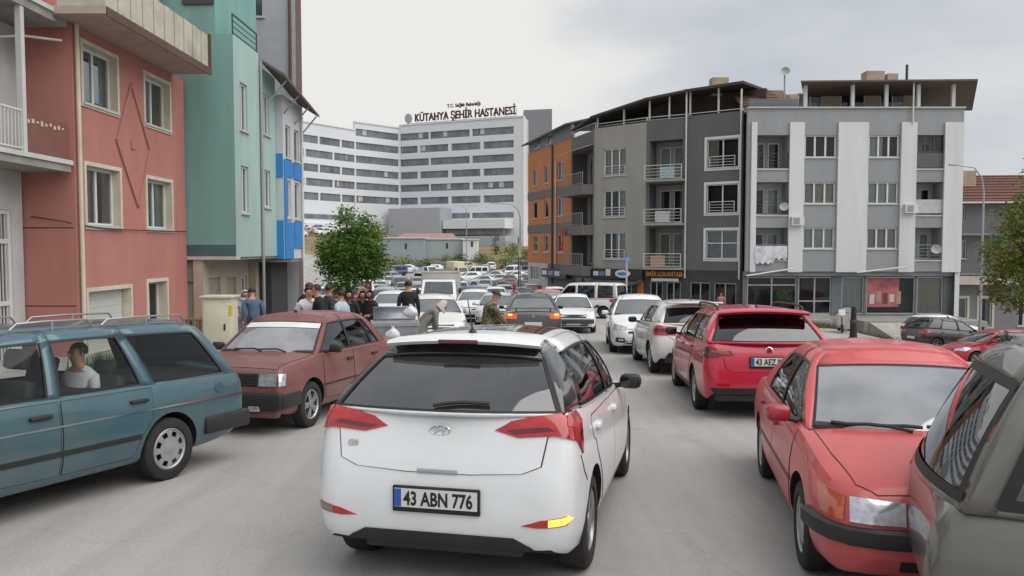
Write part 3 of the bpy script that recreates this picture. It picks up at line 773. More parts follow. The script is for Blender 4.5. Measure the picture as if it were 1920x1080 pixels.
def road_mat():
    m = bpy.data.materials.new('dusty_asphalt'); m.use_nodes = True; nt = m.node_tree; b = nt.nodes['Principled BSDF']
    tc = nt.nodes.new('ShaderNodeTexCoord')
    def noise(sc, det=6, ro=.6, st=None):
        n = nt.nodes.new('ShaderNodeTexNoise'); n.inputs['Scale'].default_value = sc; n.inputs['Detail'].default_value = det; n.inputs['Roughness'].default_value = ro
        v = tc.outputs['Object']
        if st:
            mp = nt.nodes.new('ShaderNodeMapping'); mp.inputs['Scale'].default_value = st; nt.links.new(v, mp.inputs['Vector']); v = mp.outputs[0]
        nt.links.new(v, n.inputs['Vector']); return n
    def ramp(n, p0, c0, p1, c1):
        r = nt.nodes.new('ShaderNodeValToRGB'); r.color_ramp.elements[0].position = p0; r.color_ramp.elements[0].color = (*c0, 1)
        r.color_ramp.elements[1].position = p1; r.color_ramp.elements[1].color = (*c1, 1); nt.links.new(n.outputs['Fac'], r.inputs['Fac']); return r
    base = ramp(noise(.35, 8, .62), .30, (.325, .318, .31), .70, (.41, .402, .392))
    streak = ramp(noise(.9, 5, .6, (2.2, .16, 1)), .38, (.80, .80, .81), .62, (1.06, 1.05, 1.04))
    mx = nt.nodes.new('ShaderNodeMixRGB'); mx.blend_type = 'MULTIPLY'; mx.inputs['Fac'].default_value = .6
    nt.links.new(base.outputs[0], mx.inputs['Color1']); nt.links.new(streak.outputs[0], mx.inputs['Color2'])
    stain = ramp(noise(.55, 9, .7), .60, (1, 1, 1), .72, (.70, .69, .68))
    m2 = nt.nodes.new('ShaderNodeMixRGB'); m2.blend_type = 'MULTIPLY'; m2.inputs['Fac'].default_value = .7
    nt.links.new(mx.outputs[0], m2.inputs['Color1']); nt.links.new(stain.outputs[0], m2.inputs['Color2'])
    fine = ramp(noise(70, 3, .6), .3, (.80, .80, .80), .7, (1.14, 1.14, 1.14))
    m3 = nt.nodes.new('ShaderNodeMixRGB'); m3.blend_type = 'MULTIPLY'; m3.inputs['Fac'].default_value = .8
    nt.links.new(m2.outputs[0], m3.inputs['Color1']); nt.links.new(fine.outputs[0], m3.inputs['Color2'])
    # hairline cracks
    vo = nt.nodes.new('ShaderNodeTexVoronoi'); vo.feature = 'DISTANCE_TO_EDGE'; vo.inputs['Scale'].default_value = .42
    nz = noise(1.3, 5); mv = nt.nodes.new('ShaderNodeVectorMath'); mv.operation = 'MULTIPLY_ADD'; mv.inputs[1].default_value = (.9, .9, 0)
    nt.links.new(nz.outputs['Color'], mv.inputs[0]); nt.links.new(tc.outputs['Object'], mv.inputs[2]); nt.links.new(mv.outputs[0], vo.inputs['Vector'])
    cr = nt.nodes.new('ShaderNodeValToRGB'); cr.color_ramp.elements[0].position = .0; cr.color_ramp.elements[0].color = (.68, .67, .66, 1); cr.color_ramp.elements[1].position = .006; cr.color_ramp.elements[1].color = (1, 1, 1, 1)
    nt.links.new(vo.outputs['Distance'], cr.inputs['Fac'])
    m4 = nt.nodes.new('ShaderNodeMixRGB'); m4.blend_type = 'MULTIPLY'; m4.inputs['Fac'].default_value = .28
    nt.links.new(m3.outputs[0], m4.inputs['Color1']); nt.links.new(cr.outputs[0], m4.inputs['Color2'])
    nt.links.new(m4.outputs[0], b.inputs['Base Color']); b.inputs['Roughness'].default_value = .85
    bp = nt.nodes.new('ShaderNodeBump'); bp.inputs['Strength'].default_value = .35; bp.inputs['Distance'].default_value = .01
    nt.links.new(noise(90, 4).outputs['Fac'], bp.inputs['Height']); nt.links.new(bp.outputs[0], b.inputs['Normal'])
    return m
KERB_X = -4.95
def frange(a, b, s): 
    n = int(round((b - a) / s)); return [a + (b - a) * i / n for i in range(n + 1)]
gx = sorted(set([-700, -400, -200, -120] + frange(-90, 90, 5) + [120, 200, 400, 700]))
gy = sorted(set([-60, -30] + frange(-14, 70, 3) + frange(73, 240, 4) + [260, 300, 380, 500, 700, 1000]))
sheet('ground', gx, gy, lambda x, y: gz(x, y) - .25, terrain_mat())
sheet('road', frange(-60, 60, 1.5), frange(-12, 144, 1.5), lambda x, y: gz(x, y), road_mat())
pave_m = mat('pavement_concrete', (.30, .29, .275), .9, var=.18, scale=1.6, bump=.2, dirt=.4)
kerb_m = mat('kerb_concrete', (.38, .37, .35), .85, var=.15, scale=3, bump=.2, dirt=.35)
# left pavement: slab with its own thickness, kerb stones along the edge
ys = frange(3, 60, 1.5)
mb = MB(); vs = []; fs = []
for y in ys:
    for x, dz in ((-16, .13), (KERB_X - .16, .13), (KERB_X - .16, -.12), (-16, -.12)): vs.append((x, y, gz(x if x > -15 else KERB_X, y) + dz))
for i in range(len(ys) - 1):
    for k in range(4): fs.append((4 * i + k, 4 * i + (k + 1) % 4, 4 * i + 4 + (k + 1) % 4, 4 * i + 4 + k))
fs += [(0, 1, 2, 3), tuple(4 * (len(ys) - 1) + k for k in range(4))]
mb.add(vs, fs, pave_m); pv = mb.build('pavement'); pv['kind'] = 'structure'
for i in range(len(ys) - 1):
    mb = MB(); y0, y1 = ys[i] + .006, ys[i + 1] - .006; x0, x1 = KERB_X - .155, KERB_X
    z0, z1 = gz(KERB_X, y0), gz(KERB_X, y1); b_ = .025; h = .14 + .006 * (i % 3)
    ring = lambda y, z: [(x0, y, z - .1), (x0, y, z + h), (x1 - b_, y, z + h), (x1, y, z + h - b_), (x1 + .02, y, z - .1)]
    mb.add(ring(y0, z0) + ring(y1, z1), [(0, 1, 2, 3, 4), (9, 8, 7, 6, 5)] + [(k, (k + 1) % 5, 5 + (k + 1) % 5, 5 + k) for k in range(5)], kerb_m)
    mb.build('kerb_stone', pv)
# ------------------------------------------------------------------ the individual cars
p_white = paint('white_paint', (.75, .77, .79), .3, dirt=.12, var=.02)
p_white2 = paint('warm_white_paint', (.68, .68, .66), .32, dirt=.2, var=.03)
p_blue = paint('steel_blue_paint', (.062, .132, .16), .34, dirt=.35, var=.08, metal=.25)
p_maroon = paint('faded_maroon_paint', (.195, .07, .064), .5, coat=.25, dirt=.5, var=.14)
p_red = paint('bright_red_paint', (.50, .012, .045), .28, dirt=.06, var=.04)
p_pinkred = paint('faded_red_paint', (.56, .078, .082), .42, coat=.4, dirt=.12, var=.10)
p_silver = paint('silver_beige_paint', (.15, .148, .135), .36, dirt=.3, var=.06, metal=.5)
p_dark = paint('dark_grey_paint', (.06, .062, .07), .3, dirt=.3, var=.1)
p_black = paint('black_paint', (.02, .021, .024), .25, dirt=.3, var=.1)

rail_m = mat('rail_grey', (.34, .35, .36), .35, metal=.6)
def wiper(car, x, y0, y1, bvh=None, z=None, name='wiper', rear=False):
    """thin blade lying on the glass: sampled by ray cast on the cabin surface"""
    mb = MB(); pts = []
    for i in range(7):
        k = i / 6
        y = y0 + (y1 - y0) * k
        xx = x + .10 * k * (1 if rear else -1)
        pts.append((xx, y, z + .05 * k))
    mb.tube(pts, .012, black_plastic, n=6)
    mb.build(name, car.root, smooth=50)

def build_i20():
    sp = dict(SP_HATCH, pillar_m=p_white, glass_s=glass('i20_side_glass', (.34, .38, .37), .05), glass_r=glass('i20_rear_glass', (.085, .095, .10), .10, dust_sheen=.05))
    sp['bot'] = [(-1.99, .46), (-1.975, .37), (-1.93, .29), (-1.6, .22), (1.6, .20), (1.95, .25), (2.05, .36)]
    sp['top'] = [(-1.99, .62), (-1.975, .74), (-1.945, .84), (-1.88, 1.05), (-1.81, 1.11), (-1.0, 1.06), (.2, .995), (.98, .965), (1.4, .885), (1.8, .76), (1.98, .62), (2.05, .50)]
    sp['gh'] = dict(SP_HATCH['gh'], cp_m=mat('gloss_black', (.012, .012, .014), .1, coat=1, spec=.8), roof_m=p_white, seal=1.2, aR=.97, wbr=.75, wtr=.57, wbf=.72, head_m=mat('gloss_black', (.012, .012, .014)), zbr=1.09, zr=1.495, t1=.82, zdrop_r=.0, t0=.03,
        knots=[('b', .98, .22, .84, .12), ('w', .84, .12, -.10, -.12), ('b', -.10, -.12, -.19, -.20), ('w', -.19, -.20, -1.38, -1.14), ('g', -1.38, -1.14, -1.83, -1.46)])
    c = Car('hatchback_car', 'white hatchback with plate 43 ABN 776 driving away along the street', 'car', sp, p_white)
    # tailgate with shut line
    tg = [(-1.9, .70, 1.090), (-1.9, .66, 0.960), (-1.94, .63, .80), (-1.95, .52, .755), (-1.95, .2, .735), (-1.95, -.2, .735), (-1.95, -.52, .755), (-1.94, -.63, .80), (-1.9, -.66, 0.960), (-1.9, -.70, 1.090)]
    c.panel('tailgate', tg, (-1, 0, .12), gap=.008, off=.006)
    d = (-1, .75, .12)
    out = [(-1.9, .33, 0.995), (-1.87, .42, 1.050), (-1.85, .55, 1.080), (-1.78, .72, 1.100), (-1.66, .83, 1.110), (-1.60, .855, 1.025), (-1.68, .845, 0.835), (-1.76, .81, 0.930), (-1.85, .66, 0.970), (-1.92, .48, 0.960)]
    for sd in (1, -1):
        o = out if sd > 0 else mir(out); dd = (d[0], d[1] * sd, d[2])
        t = c.patch('tail_light', o, dd, lamp_red, off=.016, skirt=.03)
        ins = [(-1.79, .74, 1.085), (-1.67, .83, 1.095), (-1.63, .845, 1.025), (-1.72, .80, 1.000), (-1.80, .73, 1.025)]
        c.patch('lamp_segment', ins if sd > 0 else mir(ins), dd, mat('lamp_pale_red', (.50, .06, .06), .15, coat=1, var=.2, scale=22), parent=t, off=.020)
        ins2 = [(-1.90, .40, 1.000), (-1.85, .62, 1.020), (-1.85, .66, 1.000), (-1.91, .45, 0.980)]
        c.patch('lamp_segment', ins2 if sd > 0 else mir(ins2), dd, lamp_darkred, parent=t, off=.020)
        ins3 = [(-1.70, .825, 0.960), (-1.66, .84, 0.995), (-1.64, .845, 0.955), (-1.69, .84, 0.915)]
        c.patch('lamp_segment', ins3 if sd > 0 else mir(ins3), dd, lamp_darkred, parent=t, off=.020)
        rf = [(-1.95, .50, .455), (-1.95, .62, .495), (-1.9, .76, .515), (-1.85, .80, .50), (-1.88, .76, .462), (-1.95, .60, .448)]
        ref = c.patch('rear_reflector', rf if sd > 0 else mir(rf), (-1, .45 * sd, 0), lamp_red, off=.006, skirt=.02)
        lit = [(-1.93, .655, .497), (-1.89, .77, .512), (-1.85, .80, .498), (-1.90, .755, .468), (-1.94, .66, .458)]
        c.patch('indicator_lamp', lit if sd > 0 else mir(lit), (-1, .45 * sd, 0), lamp_lit if sd < 0 else mat('lamp_grey', (.2, .17, .18), .2, coat=1), parent=ref, off=.009)
    # lower valance
    va = [(-1.95, .57, .32), (-1.95, .47, .375), (-1.95, -.47, .375), (-1.95, -.57, .32), (-1.95, -.60, .29), (-1.95, .60, .29)]
    c.patch('bumper_valance', va, (-1, 0, 0), black_plastic, off=.008)
    lw = MB(); lw.bbox((-1.76, 0, .275), (.26, 1.02, .10), black_plastic, .03); lw.build('rear_diffuser', c.root, smooth=40)
    c.plate(-2.003, .585, -1, '43 ABN 776')
    # emblem: oval ring and slanted H strokes
    h = c.bvh.ray_cast(Vector((-3, 0, .985)), Vector((1, 0, 0)))[0]; ex = h.x - .012
    mb = MB(); pts = [(ex, .062 * math.cos(a), .985 + .032 * math.sin(a)) for a in [k * math.pi / 12 for k in range(25)]]
    mb.tube(pts, .005, chrome, n=6, caps=False)
    mb.tube([(ex, .034, .958), (ex, .018, 1.012)], .006, chrome, n=6); mb.tube([(ex, -.018, .958), (ex, -.034, 1.012)], .006, chrome, n=6)
    mb.tube([(ex, .03, .975), (ex, 0, .988), (ex, -.03, .995)], .005, chrome, n=6)
    mb.build('emblem', c.root, smooth=50)
    vs, fs, tw = text_mesh('i20', .055, .002, .001)
    hb = c.bvh.ray_cast(Vector((-3, .5, .89)), Vector((1, 0, 0)))[0]
    mb = MB(); mb.add([(hb.x - .01 - v.z, .56 - v.x, .87 + v.y) for v in vs], fs, chrome); mb.build('badge', c.root, recalc=False)
    # tailgate handle recess
    mb = MB(); mb.bbox((-1.975, 0, .745), (.03, .26, .03), mat('handle_grey', (.35, .36, .38), .4), .01); mb.build('tailgate_handle', c.root, smooth=40)
    # roof spoiler with brake light
    mb = MB(); n = 10; vs = []; fs = []
    for i in range(n + 1):
        y = -.53 + 1.06 * i / n; q = 1 - (y / .57) ** 2; zc = 1.48 + .037 * q
        xr = -1.47 - .10 * q
        vs += [(-1.28, y * .97, zc + .018), (xr + .03, y, zc + .005), (xr, y, zc - .015), (xr + .02, y, zc - .035), (-1.30, y * .97, zc - .03)]
    for i in range(n):
        for k in range(5): fs.append((5 * i + k, 5 * i + (k + 1) % 5, 5 * i + 5 + (k + 1) % 5, 5 * i + 5 + k))
    fs += [tuple(range(5)), tuple(5 * n + k for k in range(5))]
    mb.add(vs, fs, p_white); so = mb.build('roof_spoiler', c.root, smooth=45)
    mb = MB(); mb.bbox((-1.565, 0, 1.496), (.02, .27, .028), lamp_darkred, .008); mb.build('brake_light', so, smooth=40)
    # glass roof panel and antenna
    c.patch('sunroof', [(-.05, .42, 1.6), (-.05, -.42, 1.6), (-.95, -.44, 1.6), (-.95, .44, 1.6)], (0, 0, 1), mat('sunroof_glass', (.05, .043, .04), .08, coat=1, var=.3), bvh=c.cbvh, off=.004, res=.1)
    mb = MB(); mb.lathe([(.032, 1.50), (.028, 1.542), (.012, 1.56), (.001, 1.562)], black_plastic, n=12, c=(-1.22, 0, 0))
    mb.tube([(-1.22, 0, 1.55), (-1.28, 0, 1.66), (-1.34, 0, 1.77)], [.007, .005, .003], black_plastic, n=6); mb.build('antenna', c.root, smooth=40)
    c.mirror(.62, .83, 1.0, black_plastic)
    c.doors([[(.86, .93), (.86, .55), (.80, .33), (-.12, .33), (-.14, .95)], [(-.16, .955), (-.15, .33), (-.80, .33), (-.95, .55), (-1.12, .75), (-1.14, .98)]], [(-.02, .87), (-1.0, .90)], p_white)
    fl = [(-1.14 + .085 * math.cos(a), -.86, .90 + .075 * math.sin(a)) for a in [k * math.pi / 8 for k in range(16)]]
    c.panel('fuel_flap', fl, (0, -1, .1), gap=.005, off=.0045)
    for sd in (1, -1):        # seam between bumper and rear wing
        sm = [(-1.74, .86, .835), (-1.68, .86, .73), (-1.60, .86, .66), (-1.605, .86, .652), (-1.69, .86, .722), (-1.75, .86, .83)]
        c.patch('bumper_seam', sm if sd > 0 else mir(sm), (-.5, sd, 0), black_rubber, off=.003, skirt=.006, res=.05)
    # rear wiper
    mb = MB(); P0 = [c.cab('r', a, .10 + .05 * (1 - a), s_, -.012) for a, s_ in ((.04, 1), (.18, -1), (.34, -1), (.45, -1))]
    mb.tube([c.cab('r', .06, .09, 1, -.015), c.cab('r', .05, .12, -1, -.015), c.cab('r', .2, .14, -1, -.015), c.cab('r', .42, .13, -1, -.015)], .012, black_plastic, n=6)
    mb.build('rear_wiper', c.root, smooth=50)
    c.both('headlight', [(1.75, .45, .72), (1.5, .80, .80), (1.6, .80, .68), (1.9, .5, .62)], (1, .6, .3), lamp_clear, off=.008)
    c.place(.012, 6.652, R(90 - 13.5))
    return c

def build_wagon():
    sp = dict(SP_WAGON80, glass_s=glass('wagon_side_glass', (.88, .92, .90), .0, ior=1.4), glass_r=g_mid)
    c = Car('estate_car', 'old blue station wagon with roof rails, passenger at its rear window', 'car', sp, p_blue)
    # chrome belt moulding and black rub strip, black wrap bumpers
    for sd in (1, -1):
        c.patch('chrome_strip', [(1.92, sd * .8, .688), (-2.2, sd * .8, .70), (-2.2, sd * .8, .716), (1.92, sd * .8, .704)], (0, sd, 0), chrome, off=.009, res=.05)
        c.patch('rub_strip', [(.92, sd * .8, .455), (-.86, sd * .8, .455), (-.86, sd * .8, .50), (.92, sd * .8, .50)], (0, sd, 0), black_plastic, off=.012, res=.06)
        mb = MB(); mb.bbox((-1.96, sd * .80, .44), (.62, .05, .17), black_plastic, .02); mb.build('bumper_wing', c.root, smooth=40)
        mb = MB(); mb.bbox((1.85, sd * .79, .44), (.36, .05, .16), black_plastic, .02); mb.build('bumper_wing', c.root, smooth=40)
        mb = MB()          # roof rail
        y = sd * .50
        mb.tube([(.16, y, 1.49), (.10, y, 1.54), (-.15, y, 1.55), (-.55, y, 1.55), (-.60, y, 1.49)], .010, rail_m, n=6)
        mb.tube([(-.70, y, 1.49), (-.76, y, 1.54), (-1.1, y, 1.55), (-1.62, y, 1.55), (-1.68, y, 1.48)], .010, rail_m, n=6)
        for x in (-.22, -1.2): mb.tube([(x, y, 1.47), (x, y, 1.55)], .011, rail_m, n=6)
        mb.build('roof_rail', c.root, smooth=50)
        c.patch('tail_light', [(-2.2, sd * .50, .70), (-2.2, sd * .50, .88), (-2.2, sd * .74, .88), (-2.2, sd * .74, .70)], (-1, 0, 0), lamp_red, off=.012)
        c.patch('headlight', [(1.95, sd * .48, .63), (1.95, sd * .48, .76), (1.95, sd * .72, .76), (1.95, sd * .72, .63)], (1, 0, 0), lamp_clear, off=.012)
        g_ = MB(); g_.tube([c.cab('s', (b, b), 1, sd, -.004) + Vector((0, sd * .03, -.03)) for b in [k / 12 for k in range(13)]], .012, p_blue, n=6); g_.build('rain_gutter', c.root, smooth=50)
    mb = MB(); mb.bbox((-2.25, 0, .44), (.10, 1.62, .17), black_plastic, .03); mb.build('rear_bumper', c.root, smooth=40)
    mb = MB(); mb.bbox((2.0, 0, .44), (.10, 1.58, .16), black_plastic, .03); mb.build('front_bumper', c.root, smooth=40)
    mb = MB(); mb.box((1.975, 0, .69), (.02, .9, .14), black_plastic); mb.build('grille', c.root)
    # fuel cap
    h = c.bvh.ray_cast(Vector((-1.86, 2, .80)), Vector((0, -1, 0)))[0]
    mb = MB(); mb.lathe([(.001, .012), (.055, .012), (.062, .0), (.062, -.02)], mat('fuel_cap_blue', (.05, .10, .13), .4), n=18, axis='y', c=(h.x, h.y, h.z)); mb.build('fuel_cap', c.root, smooth=40)
    c.doors([[(.90, .90), (.90, .55), (.82, .32), (-.05, .30), (-.05, .90)], [(-.08, .90), (-.08, .30), (-.78, .30), (-.88, .50), (-.99, .62), (-1.0, .90)]], [(.12, .80), (-.84, .80)])
    c.mirror(.72, .80, .98, black_plastic, sz=(.06, .16, .11))
    c.place(-4.45, 6.70, R(270 - 23))
    return c

def build_sahin():
    sp = dict(SP_SEDAN80, glass_f=g_dust_sky, glass_s=glass('sahin_side_glass', (.28, .36, .33), .06), glass_r=g_mid)
    c = Car('sedan_car', 'faded maroon boxy sedan parked at the kerb facing the blue wagon', 'car', sp, p_maroon)
    for sd in (1, -1):
        hl = c.patch('headlight', [(1.95, sd * .47, .615), (1.95, sd * .47, .765), (1.95, sd * .70, .765), (1.95, sd * .70, .615)], (1, 0, 0), lamp_clear, off=.014)
        c.patch('corner_lamp', [(1.93, sd * .71, .615), (1.93, sd * .71, .765), (1.86, sd * .775, .76), (1.86, sd * .775, .62)], (1, sd * .8, 0), lamp_clear, off=.012)
        c.patch('tail_light', [(-2.2, sd * .45, .66), (-2.2, sd * .45, .82), (-2.2, sd * .74, .82), (-2.2, sd * .74, .66)], (-1, 0, 0), lamp_red, off=.012)
        mb = MB(); mb.bbox((1.76, sd * .795, .43), (.46, .04, .17), black_plastic, .015); mb.build('bumper_wing', c.root, smooth=40)
        mb = MB(); mb.bbox((-2.0, sd * .79, .44), (.5, .04, .17), black_plastic, .015); mb.build('bumper_wing', c.root, smooth=40)
        g_ = MB(); g_.tube([c.cab('s', (b, b), 1, sd, -.004) + Vector((0, sd * .03, -.03)) for b in [k / 12 for k in range(13)]], .011, black_rubber, n=6); g_.build('rain_gutter', c.root, smooth=50)
        c.patch('rub_strip', [(.92, sd * .8, .50), (-.86, sd * .8, .50), (-.86, sd * .8, .525), (.92, sd * .8, .525)], (0, sd, 0), black_plastic, off=.008, res=.06)
    mb = MB(); mb.box((1.968, 0, .69), (.03, .94, .145), black_plastic)
    for k in range(5): mb.box((1.986, 0, .635 + .028 * k), (.012, .92, .009), dark_plastic)
    mb.build('grille', c.root)
    mb = MB(); mb.bbox((1.99, 0, .44), (.12, 1.60, .19), black_plastic, .03)
    o = mb.build('front_bumper', c.root, smooth=40)
    for sd in (1, -1):
        f = MB(); f.bbox((2.03, sd * .45, .35), (.05, .15, .07), lamp_clear, .015); f.build('fog_lamp', o, smooth=40)
    mb = MB(); mb.bbox((-2.30, 0, .44), (.10, 1.60, .17), black_plastic, .03); mb.build('rear_bumper', c.root, smooth=40)
    mb = MB(); mb.bbox((1.93, 0, .30), (.12, 1.45, .14), p_maroon, .03); mb.build('front_apron', c.root, smooth=40)
    c.panel('bonnet', [(1.0, .70, 1), (1.9, .68, 1), (1.9, -.68, 1), (1.0, -.70, 1)], (0, 0, 1), gap=.007)
    c.doors([[(.90, .89), (.90, .55), (.82, .32), (-.03, .30), (-.03, .89)], [(-.06, .89), (-.06, .30), (-.78, .30), (-.86, .50), (-.93, .62), (-.94, .89)]], [(.10, .79), (-.78, .79)])
    c.mirror(.72, .80, .98, black_plastic, sz=(.07, .17, .11))
    # white sun strip at the top of the windscreen, inside
    mb = MB(); vs = []; fs = []
    for i in range(13):
        a = -1 + 2 * i / 12; a *= .94
        for t in (.655, .79): vs.append(c.cab('f', abs(a), t, 1 if a >= 0 else -1, -.002))
    for i in range(12): fs.append((2 * i, 2 * i + 1, 2 * i + 3, 2 * i + 2))
    mb.add(vs, fs, mat('white_film', (.72, .73, .75), .5)); mb.build('sun_strip', c.root, smooth=60)
    for y0, y1 in ((.45, -.05), (-.02, -.52)):
        mb = MB(); mb.tube([c.cab('f', abs(y0), .05, 1 if y0 >= 0 else -1, -.03), c.cab('f', abs(y0 * .6 + y1 * .4), .12, 1 if (y0 * .6 + y1 * .4) >= 0 else -1, -.025), c.cab('f', abs(y1) + .15, .10, -1, -.025)], .011, black_plastic, n=6)
        mb.build('wiper', c.root, smooth=50)
    mb = MB(); mb.bbox((.30, 0, 1.28), (.05, .22, .07), black_plastic, .015); mb.build('rear_view_mirror', c.root, smooth=40)
    mb = MB(); mb.box((.20, .02, 1.445), (.05, .02, .05), black_plastic); mb.build('antenna', c.root)
    c.place(-3.08, 11.6, R(270 - 13))
    return c

def build_fiat():
    sp = dict(SP_ESTATE, glass_s=g_mid, glass_r=glass('fiat_rear_glass', (.07, .08, .085), .08))
    sp['gh'] = dict(SP_ESTATE['gh'], head_m=gloss_black_m)  # black header paints in the line of shade under the roof spoiler
    c = Car('estate_car', 'bright red estate car with plate 43 AEZ 836 and roof rails', 'car', sp, p_red)
    tg = [(-2.2, .76, 1.04), (-2.3, .74, .86), (-2.3, .60, .84), (-2.32, .58, .72), (-2.32, .50, .66), (-2.32, -.50, .66), (-2.32, -.58, .72), (-2.3, -.60, .84), (-2.3, -.74, .86), (-2.2, -.76, 1.04)]
    c.panel('tailgate', tg, (-1, 0, .1), off=.006)
    for sd in (1, -1):
        o = [(-2.3, .46, .875), (-2.28, .50, .945), (-2.2, .76, .985), (-2.05, .86, .985), (-2.0, .87, .93), (-2.1, .86, .84), (-2.25, .74, .845), (-2.3, .55, .87)]
        t = c.patch('tail_light', o if sd > 0 else mir(o), (-1, .6 * sd, .1), lamp_darkred, off=.012, skirt=.03)
        o2 = [(-2.27, .50, .885), (-2.25, .52, .925), (-2.2, .72, .945), (-2.2, .72, .915), (-2.27, .56, .89)]
        c.patch('lamp_segment', o2 if sd > 0 else mir(o2), (-1, .6 * sd, .1), lamp_red, parent=t, off=.017)
        mb = MB(); y = sd * .585
        mb.tube([(.05, y, 1.475), (.0, y, 1.535), (-.4, y, 1.55), (-1.3, y, 1.545), (-1.68, y, 1.52), (-1.74, y, 1.45)], .017, black_plastic, n=6); mb.build('roof_rail', c.root, smooth=50)
        c.patch('arch_trim', [(-1.0, sd * .9, .26), (1.0, sd * .9, .26), (1.0, sd * .9, .34), (-1.0, sd * .9, .34)], (0, sd, 0), black_plastic, off=.006, res=.06)
        rf = [(-2.3, .52, .50), (-2.3, .70, .51), (-2.3, .70, .47), (-2.3, .52, .46)]
        c.patch('rear_reflector', rf if sd > 0 else mir(rf), (-1, .2 * sd, 0), lamp_red, off=.006)
    c.plate(-2.345, .80, -1, '43 AEZ 836', w=.50)
    h = c.bvh.ray_cast(Vector((-4, 0, .95)), Vector((1, 0, 0)))[0]
    disc_emblem((h.x - .012, 0, .95), .05, -1, chrome, lamp_red, c.root)
    va = [(-2.3, .78, .44), (-2.3, -.78, .44), (-2.3, -.70, .30), (-2.3, .70, .30)]
    c.patch('bumper_valance', va, (-1, 0, 0), black_plastic, off=.01)
    mb = MB(); mb.bbox((-2.18, 0, .33), (.16, 1.4, .16), black_plastic, .03); mb.build('rear_diffuser', c.root, smooth=40)
    n = 10; vs = []; fs = []; mb = MB()
    for i in range(n + 1):
        y = -.62 + 1.24 * i / n; q = 1 - (y / .66) ** 2; zc = 1.45 + .035 * q; xr = -1.98 - .06 * q
        vs += [(-1.6, y * .97, zc + .02), (xr + .03, y, zc), (xr, y, zc - .02), (xr + .03, y, zc - .05), (-1.62, y * .97, zc - .03)]
    for i in range(n):
        for k in range(5): fs.append((5 * i + k, 5 * i + (k + 1) % 5, 5 * i + 5 + (k + 1) % 5, 5 * i + 5 + k))
    fs += [tuple(range(5)), tuple(5 * n + k for k in range(5))]
    mb.add(vs, fs, p_red); mb.build('roof_spoiler', c.root, smooth=45)
    mb = MB(); mb.tube([(-1.45, 0, 1.50), (-1.52, 0, 1.62)], [.012, .005], black_plastic, n=6); mb.build('antenna', c.root)
    c.mirror(.62, .89, 1.03, black_plastic)
    c.doors([[(.90, .95), (.90, .55), (.82, .34), (-.10, .34), (-.12, .96)], [(-.14, .965), (-.13, .34), (-.82, .34), (-.95, .55), (-1.10, .75), (-1.12, 1.0)]], [(.0, .88), (-1.0, .91)], p_red)
    c.both('headlight', [(2.0, .45, .74), (1.7, .80, .82), (1.75, .82, .72), (2.05, .5, .65)], (1, .6, .3), lamp_clear, off=.008)
    c.place(3.66, 12.95, R(90 - 5.0))
    return c

